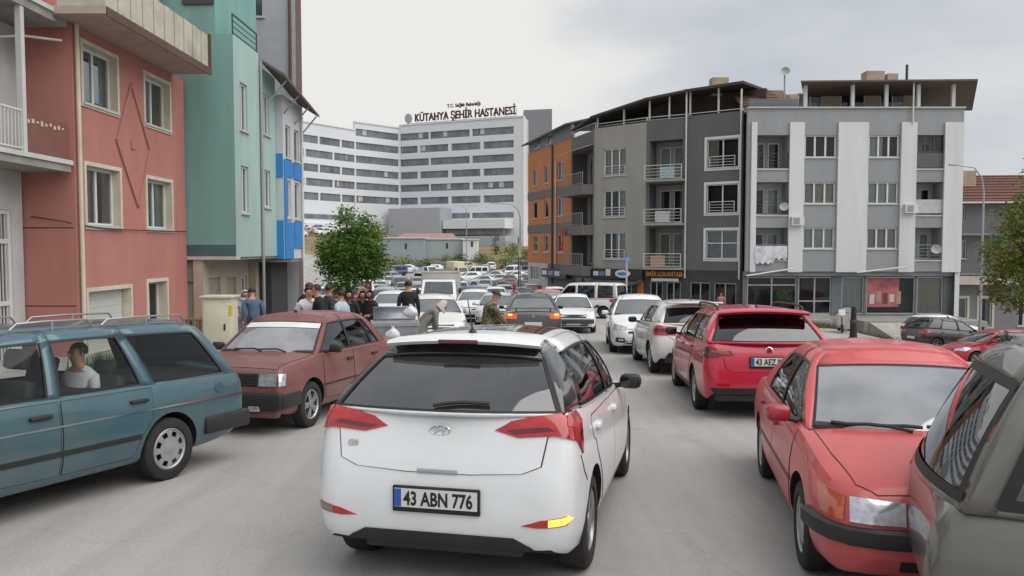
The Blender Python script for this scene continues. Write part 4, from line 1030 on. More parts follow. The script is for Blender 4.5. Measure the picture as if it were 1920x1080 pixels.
def build_mazda():
    sp = dict(SP_SEDAN90, glass_f=g_dust_sky2, glass_s=glass('mazda_side_glass', (.42, .47, .45), .08), glass_r=g_mid)
    c = Car('sedan_car', 'faded red rounded sedan with black bumper and orange corner lamp', 'car', sp, p_pinkred)
    c.panel('bonnet', [(1.02, .69, 1), (1.5, .66, 1), (1.9, .60, 1), (1.98, .50, 1), (1.98, -.50, 1), (1.9, -.60, 1), (1.5, -.66, 1), (1.02, -.69, 1)], (0, 0, 1), gap=.005)
    for sd in (1, -1):
        o = [(2.02, .36, .535), (2.0, .36, .655), (1.96, .58, .67), (1.93, .64, .67), (1.95, .64, .54)]
        c.patch('headlight', o if sd > 0 else mir(o), (1, .25 * sd, 0), lamp_clear, off=.012, skirt=.03)
        o = [(1.95, .645, .54), (1.93, .645, .67), (1.78, .775, .685), (1.72, .80, .68), (1.80, .785, .545)]
        c.patch('corner_lamp', o if sd > 0 else mir(o), (1, .9 * sd, 0), mat('corner_amber', (.50, .09, .03), .15, coat=1, var=.25, scale=20), off=.010, skirt=.03)
        o = [(-2.1, .40, .70), (-2.1, .40, .85), (-2.05, .74, .85), (-2.05, .76, .70)]
        c.patch('tail_light', o if sd > 0 else mir(o), (-1, .3 * sd, 0), lamp_red, off=.01)
        c.patch('rub_strip', [(.95, sd * .83, .50), (-.90, sd * .83, .50), (-.90, sd * .83, .535), (.95, sd * .83, .535)], (0, sd, 0), mat('strip_darkred', (.12, .03, .03), .5), off=.008, res=.06)
    # black bumper band wrapping the nose
    mb = MB(); vs = []; fs = []; n = 28
    pl = [(1.62, .835), (1.8, .80), (1.93, .745), (2.03, .65), (2.075, .5), (2.09, .25), (2.095, 0)]
    path = [(x, y) for x, y in pl] + [(x, -y) for x, y in pl[-2::-1]]
    for i, (x, y) in enumerate(path):
        a = Vector(path[max(0, i - 1)]); b = Vector(path[min(len(path) - 1, i + 1)]); t = (b - a).normalized(); nn = Vector((t.y, -t.x))
        nn = nn if nn.dot(Vector((x, y))) > 0 else -nn
        for dz, dn in ((.515, -.03), (.515, .012), (.50, .03), (.43, .03), (.41, .018), (.41, -.03)):
            vs.append((x + nn.x * dn, y + nn.y * dn, dz))
    for i in range(len(path) - 1):
        for k in range(6): fs.append((6 * i + k, 6 * i + (k + 1) % 6, 6 * i + 6 + (k + 1) % 6, 6 * i + 6 + k))
    fs += [tuple(range(6)), tuple(6 * (len(path) - 1) + k for k in range(6))]
    mb.add(vs, fs, black_plastic); mb.build('front_bumper', c.root, smooth=45)
    c.patch('grille', [(2.0, .34, .55), (2.0, .34, .64), (2.0, -.34, .64), (2.0, -.34, .55)], (1, 0, 0), black_plastic, off=.008)
    c.patch('air_intake', [(2.0, .40, .27), (2.0, .40, .34), (2.0, -.40, .34), (2.0, -.40, .27)], (1, 0, 0), black_plastic, off=.004)
    c.doors([[(.90, .86), (.92, .50), (.84, .30), (-.06, .28), (-.07, .87)], [(-.09, .87), (-.08, .28), (-.80, .28), (-.93, .50), (-1.05, .65), (-1.06, .88)]], [(.05, .76), (-.92, .78)], mat('handle_red', (.30, .02, .03), .4))
    c.mirror(.70, .80, .93, mat('mirror_red', (.36, .02, .035), .35, coat=.6), sz=(.10, .17, .12))
    for y0, y1 in ((.52, .02), (.0, -.50)):
        mb = MB()
        mb.tube([c.cab('f', .35 if y0 > .2 else .12, .05, 1 if y0 > .2 else -1, -.04), c.cab('f', .12 if y0 > .2 else .35, .10, 1 if y0 > .2 else -1, -.03)], .012, black_plastic, n=6)
        a0, a1 = (.78, .02) if y0 > .2 else (.02, .80); s0 = 1 if y0 > .2 else -1
        mb.tube([c.cab('f', a0 + (a1 - a0) * k / 5, .095 + .01 * (k % 2), s0, -.028) for k in range(6)], .013, black_plastic, n=6)
        mb.build('wiper', c.root, smooth=50)
    mb = MB(); mb.bbox((.10, 0, 1.25), (.05, .22, .07), black_plastic, .015); mb.build('rear_view_mirror', c.root, smooth=40)
    mb = MB(); mb.lathe([(.012, .85), (.012, .875), (.001, .88)], black_plastic, n=8, c=(1.2, .02, 0)); mb.build('washer_nozzle', c.root)
    c.place(2.95, 6.26, R(270 - 11.5))
    return c

def build_silver():
    sp = dict(SP_SUV, glass_s=glass('silver_side_glass', (.16, .18, .19), .08), glass_r=glass('silver_rear_glass', (.06, .065, .07), .12))
    sp['gh'] = dict(SP_SUV['gh'], zbf=.80, zbr=.88, zr=1.56, seal=3.2, fb=1.05, rb=-1.88, rt=-1.62, aR=.93, t0=.05,
        knots=[('p', 1.05, .3, .9, .18), ('w', .9, .18, -.10, -.12), ('b', -.10, -.12, -.2, -.22), ('w', -.2, -.22, -1.76, -1.50), ('p', -1.76, -1.50, -1.88, -1.62)])
    sp['top'] = [(-2.03, .62), (-2.01, .72), (-1.98, .80), (-1.93, .87), (-1.86, .895), (-1.0, .875), (.2, .84), (1.0, .825), (1.4, .81), (1.85, .84), (2.05, .68), (2.12, .54)]
    sp['bot'] = [(-2.03, .50), (-2.0, .40), (-1.9, .30), (-1.6, .24), (1.6, .22), (2.0, .28), (2.12, .40)]
    sp['plan'] = [(-2.03, .66)] + SP_SUV['plan'][1:]
    c = Car('hatchback_car', 'dusty silver beige hatchback close beside the faded red sedan', 'car', sp, p_silver)
    for sd in (1, -1):
        o = [(-1.95, .50, .80), (-1.93, .55, .93), (-1.8, .80, .96), (-1.65, .87, .95), (-1.70, .87, .80)]
        c.patch('tail_light', o if sd > 0 else mir(o), (-1, .7 * sd, 0), lamp_red, off=.01) if sd > 0 else None
        o = [(-1.4, .88, .85), (-1.22, .88, .86), (-1.22, .88, .72), (-1.4, .88, .70)]
    c.doors([[(.88, .80), (.86, .55), (.80, .34), (-.14, .34), (-.15, .82)], [(-.17, .82), (-.16, .34), (-.82, .34), (-.97, .6), (-1.15, .74), (-1.2, .86)]], [(-.02, .74), (-1.05, .78)], p_silver)
    c.mirror(.68, .88, 1.02, p_silver)
    c.place(4.02, 3.45, R(-22))
    return c
# ------------------------------------------------------------------ traffic further down the street
SP_VAN = dict(SP_SUV,
    top=[(-2.0, .70), (-1.98, .85), (-1.95, .95), (-1.9, .98), (.2, .97), (1.2, .96), (1.5, .92), (1.85, .80), (1.98, .66), (2.03, .52)],
    bot=[(-2.0, .5), (-1.97, .4), (-1.85, .32), (-1.6, .26), (1.6, .24), (1.95, .3), (2.03, .42)],
    plan=[(-2.0, .76), (-1.97, .8), (-1.85, .83), (-1.0, .84), (.5, .84), (1.4, .82), (1.8, .74), (1.98, .58), (2.03, .45)],
    axles=(1.27, -1.27), wr=.3, ww=.18, wheel='steel',
    gh=dict(SP_SUV['gh'], fb=1.35, rb=-1.95, ft=.72, rt=-1.88, wb=.79, wt=.72, zbf=.94, zbr=.96, zr=1.74, aR=.9, bowr=.04, bowtr=.03, t1=.76, arch=.02,
            knots=[('p', 1.35, .72, 1.24, .62), ('w', 1.24, .62, .25, .25), ('p', .25, .25, .12, .12), ('w', .12, .12, -.78, -.78), ('p', -.78, -.78, -.95, -.95), ('w', -.95, -.95, -1.75, -1.72), ('p', -1.75, -1.72, -1.95, -1.88)]))
def dress(c, old=False, tail=lamp_red, plate=True):
    """lamps, bumpers, grille, doors for cars seen from some distance"""
    sp = c.sp; xf, xr = c.x1, c.x0; zf = c.top(xf - .2); wf = c.plan(xf - .15); zt = c.top(xr + .1); wr = c.plan(xr + .1)
    for sd in (1, -1):
        if old:
            c.patch('headlight', [(xf, sd * wf * .60, zf - .17), (xf, sd * wf * .60, zf - .04), (xf, sd * wf * .93, zf - .04), (xf, sd * wf * .93, zf - .17)], (1, 0, 0), lamp_clear, off=.012, res=.08)
            c.patch('tail_light', [(xr, sd * wr * .62, zt - .22), (xr, sd * wr * .62, zt - .06), (xr, sd * wr * .95, zt - .06), (xr, sd * wr * .95, zt - .22)], (-1, 0, 0), tail, off=.012, res=.08)
        else:
            o = [(xf - .10, .50 * wf / .8, zf - .09), (xf - .20, .50 * wf / .8, zf - .01), (xf - .45, .80, zf + .07), (xf - .52, .84, zf + .02), (xf - .3, .80, zf - .09)]
            c.patch('headlight', o if sd > 0 else mir(o), (1, .55 * sd, .25), lamp_clear, off=.01, res=.08)
            o = [(xr + .05, .46, zt - .20), (xr + .05, .46, zt - .06), (xr + .12, .76, zt - .02), (xr + .30, .86, zt - .02), (xr + .34, .87, zt - .14), (xr + .15, .82, zt - .20)]
            c.patch('tail_light', o if sd > 0 else mir(o), (-1, .7 * sd, .1), tail, off=.012, res=.08)
            o = [(xf, .50, .30), (xf, .52, .42), (xf - .15, .74, .44), (xf - .2, .76, .32)]
            fs_ = c.patch('fog_surround', o if sd > 0 else mir(o), (1, .5 * sd, 0), black_plastic, off=.008, res=.08)
            o = [(xf, .56, .35), (xf, .56, .395), (xf - .1, .67, .40), (xf - .1, .67, .355)]
            c.patch('fog_lamp', o if sd > 0 else mir(o), (1, .5 * sd, 0), lamp_clear, parent=fs_, off=.014, res=.08)
    g_ = .5 if old else .42
    c.patch('grille', [(xf, g_, zf - .17), (xf, g_, zf - .05), (xf, -g_, zf - .05), (xf, -g_, zf - .17)], (1, 0, 0), black_plastic, off=.008, res=.1)
    c.patch('air_intake', [(xf, .5, .27), (xf, .55, .36), (xf, -.55, .36), (xf, -.5, .27)], (1, 0, 0), black_plastic, off=.008, res=.1)
    if old:
        for x, n in ((xf + .02, 'front_bumper'), (xr - .02, 'rear_bumper')):
            mb = MB(); mb.bbox((x, 0, .44), (.1, wf * 1.96, .15), dark_plastic, .03); mb.build(n, c.root, smooth=40)
    else:
        c.patch('bumper_valance', [(xr, .6, .42), (xr, -.6, .42), (xr, -.66, .3), (xr, .66, .3)], (-1, 0, 0), black_plastic, off=.01, res=.1)
    if plate:
        for x, z in ((xf, .46 if not old else .36), (xr, .62)):
            sg = 1 if x > 0 else -1
            h = c.bvh.ray_cast(Vector((x + sg, 0, z)), Vector((-sg, 0, 0)))[0]; hx = h.x if h else x
            mb = MB(); mb.box((hx + sg * .012, 0, z), (.02, .50, .11), plate_white); mb.build('number_plate', c.root)
    g = sp['gh']; c.mirror(g['fb'] - .34, max(p[1] for p in sp['plan']) - .01, g['zbf'] + .07, c.m if not old else black_plastic, sz=(.1, .17, .12))
def full_car(name, label, sp, pm, x, y, deg, old=False, doors=True, **k):
    c = Car(name, label, 'car', sp, pm)
    dress(c, old, **k)
    if doors:
        g = sp['gh']; zb = g['zbf']; ws = [q for q in g['knots'] if q[0] == 'w'][:2]; outs = []; hs = []
        for q in ws:
            outs.append([(q[1], zb - .03), (q[1] - .02, .5), (q[1] - .08, .34), (q[3] - .02, .34), (q[3] - .03, zb - .02)]); hs.append((q[3] + .1, zb - .1))
        c.doors(outs, hs, pm if not old else None)
    c.place(x, y, R(deg))
    return c
def build_seat():
    sp = dict(SP_HATCH, glass_s=g_dark, glass_r=glass('seat_rear_glass', (.035, .05, .05), .05))
    sp['plan'] = [(a, b * 1.03) for a, b in SP_HATCH['plan']]
    sp['gh'] = dict(SP_HATCH['gh'], wbr=.72, wtr=.58)
    c = Car('hatchback_car', 'white hatchback with tall red tail lamps ahead of the red estate', 'car', sp, p_white2)
    for sd in (1, -1):
        o = [(-1.93, .42, .80), (-1.9, .40, .97), (-1.8, .72, 1.0), (-1.66, .86, 1.0), (-1.62, .88, .90), (-1.75, .85, .80)]
        t = c.patch('tail_light', o if sd > 0 else mir(o), (-1, .65 * sd, .1), lamp_red, off=.014, skirt=.03)
        o = [(-1.88, .55, .86), (-1.85, .55, .93), (-1.75, .78, .94), (-1.75, .78, .87)]
        c.patch('lamp_segment', o if sd > 0 else mir(o), (-1, .65 * sd, .1), lamp_darkred, parent=t, off=.018)
    c.panel('tailgate', [(-1.9, .66, 1.02), (-1.94, .60, .80), (-1.95, .45, .70), (-1.95, -.45, .70), (-1.94, -.60, .80), (-1.9, -.66, 1.02)], (-1, 0, .12), off=.006)
    c.patch('bumper_valance', [(-1.95, .58, .47), (-1.95, .3, .44), (-1.95, -.3, .44), (-1.95, -.58, .47), (-1.95, -.66, .34), (-1.95, .66, .34)], (-1, 0, 0), black_plastic, off=.01)
    mb = MB(); mb.bbox((-1.86, 0, .34), (.2, 1.3, .16), black_plastic, .03); mb.build('rear_diffuser', c.root, smooth=40)
    mb = MB(); mb.bbox((-2.0, 0, .62), (.02, .5, .11), plate_white, .004); mb.build('number_plate', c.root)
    mb = MB(); mb.tube([(-1.2, 0, 1.48), (-1.3, 0, 1.58)], [.012, .005], black_plastic, n=6); mb.build('antenna', c.root)
    c.mirror(.62, .88, 1.0, black_plastic)
    c.doors([[(.86, .93), (.86, .55), (.80, .33), (-.12, .33), (-.14, .95)], [(-.16, .955), (-.15, .33), (-.80, .33), (-.95, .55), (-1.12, .75), (-1.14, .98)]], [(-.02, .87), (-1.0, .90)], p_white2)
    mb = MB(); mb.bbox((-1.55, 0, 1.44), (.26, 1.12, .035), p_white2, .015); mb.build('roof_spoiler', c.root, smooth=40)
    c.place(3.72, 17.6, R(90 - 1.5))
def build_near_traffic():
    gd = dict(glass_f=glass('traffic_screen', (.35, .39, .40), .14, dust_sheen=.16, dcol=(.48, .5, .52)), glass_s=g_dark, glass_r=g_dark)
    build_seat()
    full_car('sedan_car', 'white modern sedan facing oncoming beside the white hatchback', dict(SP_SEDAN, **gd), p_white, 3.56, 22.35, 265)
    full_car('sedan_car', 'older white sedan facing oncoming behind the white modern sedan', dict(SP_SEDAN90, **gd), p_white, 2.28, 30.2, 267, old=True)
    c = full_car('sedan_car', 'dark grey sedan braking with orange tail lamps beside man in camouflage', dict(SP_SEDAN, glass_r=glass('dark_sedan_rear', (.16, .19, .18), .22, dust_sheen=.1), glass_s=g_dark), p_dark, .62, 25.4, 90, tail=mat('dim_orange_lamp', (.55, .08, .02), .2, var=.2, emit=.35))
    for sd in (1, -1):
        o = [(-2.19, .60, .86), (-2.17, .60, .91), (-2.12, .70, .91), (-2.14, .70, .86)]
        c.patch('indicator_lamp', o if sd > 0 else mir(o), (-1, .6 * sd, .1), lamp_lit, off=.03)
    mb = MB(); mb.bbox((-2.12, 0, 1.08), (.16, 1.3, .03), p_dark, .012)
    for y in (.5, -.5): mb.box((-2.1, y, 1.03), (.08, .04, .12), p_dark)
    mb.build('boot_spoiler', c.root, smooth=40)
    mb = MB()        # three diamonds
    for a in (90, 210, 330):
        cy, cz = .03 * math.cos(R(a)), .03 * math.sin(R(a)); u = (math.cos(R(a)), math.sin(R(a))); v = (-u[1], u[0])
        q = [(cy + u[0] * .03, cz + u[1] * .03), (cy + v[0] * .017, cz + v[1] * .017), (cy - u[0] * .03, cz - u[1] * .03), (cy - v[0] * .017, cz - v[1] * .017)]
        mb.prism(q, -2.245, -2.235, chrome, lambda p, r_, h: (h, p, .84 + r_))
    mb.build('emblem', c.root)
    full_car('sedan_car', 'silver white sedan facing oncoming behind the man in camouflage', dict(SP_SEDAN90, **gd), paint('silver_white_paint', (.55, .56, .57), .3), -.62, 33.5, 268)
    full_car('hatchback_car', 'faded pink hatchback driving away past the dark grey sedan', dict(SP_HATCH, glass_s=g_mid, glass_r=g_dust_sky), paint('pink_paint', (.46, .17, .17), .4), 1.65, 38.5, 92)
    c = Car('small_van', 'small white passenger van turned sideways outside the restaurant', 'van', dict(SP_VAN, **gd), p_white); dress(c); c.place(3.75, 40.5, R(152))
    full_car('hatchback_car', 'white hatchback facing oncoming beside the rubbish container', dict(SP_HATCH, **gd), p_white2, -2.3, 23.6, 279)
    full_car('hatchback_car', 'white hatchback facing oncoming behind the women in black', dict(SP_HATCH, **gd), p_white, -4.75, 32.0, 272)
    full_car('hatchback_car', 'white hatchback facing oncoming close beside the box truck', dict(SP_HATCH, **gd), p_white, -1.75, 37.5, 270)
    # right-hand parking
    full_car('suv_car', 'white crossover parked below the shop with the pink poster', dict(SP_SUV, **gd), p_white, 23.4, 43.4, 14)
    full_car('suv_car', 'black crossover with tinted windows parked beside the white crossover', dict(SP_SUV, **gd), p_black, 21.2, 38.8, 12)
    full_car('hatchback_car', 'glossy red low hatchback parked near the black crossover', dict(SP_HATCH, **gd), p_red, 19.0, 31.5, 188)
    full_car('hatchback_car', 'second glossy red hatchback parked under the olive green tree', dict(SP_HATCH, **gd), p_red, 24.3, 33.6, 190)

def truck_mesh(boxcol, cabcol, boxh=2.38, length=4.6, slats=False, canvas=False):
    """box truck / pickup parts, local x forward"""
    parts = []
    cab = MB(); prof = [(2.2, .45), (2.28, .60), (2.26, .95), (2.10, 1.12), (1.62, 1.86), (1.50, 1.92), (.72, 1.92), (.66, 1.86), (.66, .45)]
    n = len(prof); vs = []; fs = []
    for y, k in ((-.84, 1), (-.80, 0), (.80, 0), (.84, 1)):
        pass
    ysec = [(-.86, 0), (-.90, .03), (.90, .03), (.86, 0)]
    for y in (-.90, .90):
        for (x, z) in prof:
            t = max(0, (z - 1.1) / .8); vs.append((x, y * (1 - .10 * t), z))
    fs = [tuple(range(n)), tuple(range(2 * n - 1, n - 1, -1))] + [(i, (i + 1) % n, n + (i + 1) % n, n + i) for i in range(n)]
    cab.add(vs, fs, cabcol); parts.append(('cab', cab, 30))
    w = MB(); w.add([(2.06, -.74, 1.20), (2.06, .74, 1.20), (1.66, .68, 1.80), (1.66, -.68, 1.80)], [(0, 1, 2, 3)], truck_glass)
    w.v = [(x + .02, y, z + .015) for x, y, z in w.v]; parts.append(('windscreen', w, None))
    for sd in (1, -1):
        w = MB(); w.add([(1.94, sd * .905, 1.18), (.85, sd * .905, 1.18), (.85, sd * .842, 1.78), (1.62, sd * .842, 1.78)], [(0, 1, 2, 3)], truck_glass); parts.append(('side_window', w, None))
        h = MB(); h.bbox((2.27, sd * .66, .78), (.06, .32, .17), lamp_clear, .02); parts.append(('headlight', h, 40))
        m_ = MB(); m_.bbox((1.9, sd * 1.06, 1.35), (.08, .14, .30), black_plastic, .03); m_.tube([(1.9, sd * .88, 1.35), (1.9, sd * 1.02, 1.38)], .015, black_plastic, n=6); parts.append(('door_mirror', m_, 40))
    g_ = MB(); g_.bbox((2.275, 0, .78), (.04, .92, .2), black_plastic, .015); parts.append(('grille', g_, 40))
    b_ = MB(); b_.bbox((2.27, 0, .50), (.14, 1.78, .2), dark_plastic, .03); parts.append(('front_bumper', b_, 40))
    p_ = MB(); p_.box((2.35, 0, .50), (.02, .5, .11), plate_white); parts.append(('number_plate', p_, None))
    L0 = .55; L1 = L0 - length * .62
    if slats:
        s_ = MB(); s_.box(((L0 + L1) / 2, 0, .78), (L0 - L1, 1.8, .1), cabcol)
        for sd in (1, -1):
            for z in (.95, 1.15, 1.35, 1.6): s_.box(((L0 + L1) / 2, sd * .88, z), (L0 - L1, .03, .10), cabcol)
            for k in range(4): s_.box((L0 + (L1 - L0) * k / 3, sd * .85, 1.2), (.06, .04, .9), cabcol)
        for z in (.95, 1.15, 1.35, 1.6, 1.8): s_.box((L0, 0, z), (.04, 1.76, .08), cabcol)
        parts.append(('slatted_bed', s_, None))
    else:
        s_ = MB(); s_.bbox(((L0 + L1) / 2, 0, (.75 + boxh) / 2), (L0 - L1, 1.96, boxh - .75), boxcol, .12 if canvas else .03); parts.append(('cargo_box', s_, 40))
        if not canvas:
            t = MB(); t.box((L0 + .01, 0, boxh - .05), (.06, 2.0, .08), mat('box_trim', (.5, .49, .46), .5)); parts.append(('box_trim', t, None))
    f = MB(); f.box(((2.1 + L1) / 2, 0, .52), (2.0 - L1, .9, .18), under_m); parts.append(('chassis', f, None))
    return parts, (1.55, L1 + .75)
truck_glass = mat('truck_glass', (.045, .062, .08), .1, spec=.4, var=.4, scale=1.2)
def build_truck(name, label, parts_axles, x, y, deg, cat='truck', single=False):
    parts, ax = parts_axles
    r = thing(name, label, cat)
    for n, mb, sm in parts: mb.build(n, r, smooth=sm)
    for a in ax:
        for sd in (1, -1): make_wheel('steel', .36, .22, r, (a, sd * .78, .36), sd)
    r.matrix_world = ground_matrix(x, y, R(deg))
    return r
p_cream = paint('cream_paint', (.60, .54, .36), .5)
box_grey = mat('box_panel', (.42, .41, .385), .6, var=.08, dirt=.3, scale=1.5)
def build_trucks():
    build_truck('box_truck', 'white light truck with tall grey cargo box facing oncoming', truck_mesh(box_grey, p_white), -3.75, 42.0, 272)
    build_truck('pickup_truck', 'white light truck parked behind the green street tree', truck_mesh(p_white, p_white, 1.9), -11.6, 61, 285)
    build_truck('pickup_truck', 'white pickup with high slatted bed at the foot of the bank', truck_mesh(p_white, p_white, slats=True), -13.6, 126, 310)
    build_truck('canvas_truck', 'cream truck with rounded canvas top below the grassy bank', truck_mesh(p_cream, p_cream, 2.7, canvas=True), -8.4, 124, 300)

# far cars: one mesh each, colour set per object
def join_tree(root, name):
    mats = []; bm = bmesh.new()
    def rec(o, M):
        if o.type == 'MESH':
            t = bmesh.new(); t.from_mesh(o.data); t.transform(M)
            idx = []
            for m_ in o.data.materials:
                if m_ not in mats: mats.append(m_)
                idx.append(mats.index(m_))
            for f in t.faces: f.material_index = idx[f.material_index] if idx else 0
            tm = bpy.data.meshes.new('t'); t.to_mesh(tm); bm.from_mesh(tm); bpy.data.meshes.remove(tm); t.free()
        for ch in o.children: rec(ch, M @ ch.matrix_basis)
    rec(root, Matrix())
    me = bpy.data.meshes.new(name); bm.to_mesh(me); bm.free()
    for m_ in mats: me.materials.append(m_)
    me.shade_smooth(); me.set_sharp_from_angle(angle=R(38))
    def kill(o):
        for ch in list(o.children): kill(ch)
        bpy.data.objects.remove(o)
    kill(root)
    return me
FARMESH = {}
far_key = mat('far_body', (.6, .6, .6), .35, coat=.6)
def far_proto(kind, sp, old):
    sp = dict(sp, glass_f=truck_glass, glass_s=truck_glass, glass_r=truck_glass)
    c = Car('car', 'x x x x', 'car', sp, far_key, low=True); dress(c, old, plate=True)
    me = join_tree(c.root, kind)
    FARMESH[kind] = (me, [m_.name for m_ in me.materials].index('far_body'))
FARCOL = {'white': p_white, 'silver': paint('silver_paint', (.40, .41, .42), .3, metal=.4), 'dark': p_dark, 'black': p_black, 'red': paint('dull_red_paint', (.33, .03, .03), .35), 'blue': paint('blue_paint', (.05, .10, .22), .35), 'green': paint('pale_green_paint', (.25, .36, .30), .4), 'beige': paint('beige_paint', (.42, .37, .28), .4)}
KINDNAME = {'sedan': 'sedan_car', 'hatch': 'hatchback_car', 'old': 'sedan_car', 'suv': 'suv_car', 'van': 'small_van'}
def far_car(kind, colr, x, y, deg, label, group, cat='car'):
    me, k = FARMESH[kind]
    o = bpy.data.objects.new(KINDNAME[kind], me); col.objects.link(o)
    o.material_slots[k].link = 'OBJECT'; o.material_slots[k].material = FARCOL[colr]
    o.matrix_world = ground_matrix(x, y, R(deg))
    tag(o, label, 'van' if kind == 'van' else cat, group)
def build_far_cars():
    for k, sp, old in (('sedan', SP_SEDAN, 0), ('hatch', SP_HATCH, 0), ('old', SP_SEDAN80, 1), ('suv', SP_SUV, 0), ('van', SP_VAN, 0)): far_proto(k, sp, old)
    G = 'cars crowding the far end of the street'
    nm = {'sedan': 'sedan', 'hatch': 'hatchback', 'old': 'boxy old sedan', 'suv': 'crossover', 'van': 'small van'}
    L = [('hatch', 'silver', -8.9, 56, 268), ('sedan', 'green', -11.4, 69, 275), ('hatch', 'white', -13.6, 99, 300), ('van', 'white', -5.6, 128, 185), ('sedan', 'silver', -1.9, 111, 195),
         ('van', 'white', .2, 131, 250), ('hatch', 'white', 2.0, 112, 265), ('suv', 'white', 2.9, 86, 268), ('suv', 'dark', -.9, 81, 90), ('sedan', 'dark', 1.1, 78, 92), ('old', 'silver', -3.4, 66, 265), ('hatch', 'white', -1.2, 54, 272),
         ('suv', 'silver', 1.75, 63, 92), ('sedan', 'white', 2.85, 52.5, 268), ('old', 'white', -5.6, 49, 270), ('sedan', 'silver', -7.4, 46, 271), ('hatch', 'white', -6.2, 65, 268), ('sedan', 'white', -8.6, 76, 270), ('suv', 'white', -5.2, 80, 272),
         ('sedan', 'silver', -3.0, 92, 268), ('hatch', 'dark', -6.3, 95, 90), ('sedan', 'white', -9.3, 93, 285), ('old', 'beige', -11.4, 84, 280), ('hatch', 'red', -.4, 96, 92), ('suv', 'black', 2.1, 99, 268), ('sedan', 'white', -4.2, 107, 200), ('hatch', 'silver', -8.1, 108, 250),
         ('sedan', 'dark', -11.5, 111, 270), ('hatch', 'white', -.6, 70, 92), ('sedan', 'blue', -3.2, 57, 90), ('sedan', 'white', -14.6, 88, 280), ('hatch', 'silver', -16.2, 104, 300), ('sedan', 'white', -17.6, 118, 310), ('sedan', 'black', .6, 47, 90), ('sedan', 'white', .3, 120, 200), ('hatch', 'white', 3.4, 124, 250), ('sedan', 'silver', -2.9, 121, 190),
         ('sedan', 'silver', 2.9, 72, 268), ('hatch', 'white', 2.6, 93, 268), ('suv', 'white', -.2, 104, 265), ('sedan', 'white', -9.9, 50, 262), ('hatch', 'silver', -11.8, 53, 275), ('old', 'white', -13.9, 58, 280), ('hatch', 'white', -12.9, 74, 270), ('sedan', 'white', -15.6, 79, 285), ('suv', 'silver', -6.9, 72, 268), ('hatch', 'white', -7.4, 87, 268), ('sedan', 'silver', -11.9, 101, 285), ('suv', 'white', -6.2, 115, 200), ('sedan', 'white', -1.5, 88, 268), ('hatch', 'dark', 1.3, 90, 92), ('van', 'white', -10.6, 119, 220), ('sedan', 'dark', -4.7, 60.5, 268), ('hatch', 'white', 1.2, 55.5, 92)]
    r2 = random.Random(21)
    for i in range(26):         # the tail of the jam climbing towards the hospital
        yy = 119 + (i % 5) * 6.2; xx = -21 + (i // 5) * 4.6 + (i % 5) * .9
        if any(abs(q[2] - xx) < 2.4 and abs(q[3] - yy) < 4.6 for q in L) or (abs(xx + 13.6) < 3.2 and abs(yy - 126) < 4) or (abs(xx + 8.4) < 3.2 and abs(yy - 124) < 4): continue
        L.append((r2.choice(['sedan', 'hatch', 'suv', 'van', 'sedan']), r2.choice(['white', 'white', 'silver', 'dark', 'white', 'beige']), xx, yy, r2.choice([268, 200, 240, 92])))
    for k, c_, x, y, a in L:
        if c_ == 'white' and r2.random() < .38: c_ = r2.choice(['dark', 'silver', 'blue', 'silver', 'black', 'red'])
        jx = random.uniform(-.15, .15); ja = random.uniform(-4, 4)
        far_car(k, c_, x + jx, y, a + ja, '%s %s in the distant queue, %s' % (c_, nm[k], 'driving towards the hospital' if 60 < a < 120 else 'coming away from the hospital' if 255 < a < 275 else 'turned crosswise below the bank'), G)
    rng = random.Random(5)
    for i in range(20):
        row, c_i = divmod(i, 5)
        x = -64 + c_i * 3.1 + row * 2.4 + rng.uniform(-.3, .3); y = 150 + row * 11 + rng.uniform(-1, 1)
        k = rng.choice(['sedan', 'hatch', 'sedan', 'suv']); c_ = rng.choice(['white', 'silver', 'white', 'dark', 'beige'])
        far_car(k, c_, x + 6, y, 250 + rng.uniform(-8, 8), '%s %s parked on the slope below the hospital' % (c_, nm[k]), 'cars parked on the slope beside the hospital')
# ------------------------------------------------------------------ buildings
class Fac:
    """a vertical facade: p0 -> p1 runs left to right seen from outside"""
    def __init__(s, p0, p1):
        s.p0 = Vector((p0[0], p0[1], 0)); s.p1 = Vector((p1[0], p1[1], 0)); s.L = (s.p1 - s.p0).length
        s.U = (s.p1 - s.p0).normalized(); s.N = s.U.cross(Vector((0, 0, 1)))
    def P(s, u, z, d=0.0): return s.p0 + s.U * u + Vector((0, 0, z)) - s.N * d
    def bear(s, px):
        """distance along the facade where the sight line with this bearing meets it"""
        k = (px - 960) / 1500.0
        # p0.x + u*U.x = k*(p0.y + u*U.y)
        return (k * s.p0.y - s.p0.x) / (s.U.x - k * s.U.y)
    def yd(s, u): return (s.p0 + s.U * u).y
def zp(v, d): return CAMZ + (465 - v) / 1500.0 * d
def qbox(mb, F, u0, u1, z0, z1, d0, d1, mt):
    """box on a facade; d measured inward (negative = proud of the wall)"""
    vs = [F.P(u, z, d) for d in (d0, d1) for z in (z0, z1) for u in (u0, u1)]
    return mb.add(vs, [(0, 1, 3, 2), (4, 6, 7, 5), (0, 4, 5, 1), (2, 3, 7, 6), (0, 2, 6, 4), (1, 5, 7, 3)], mt)
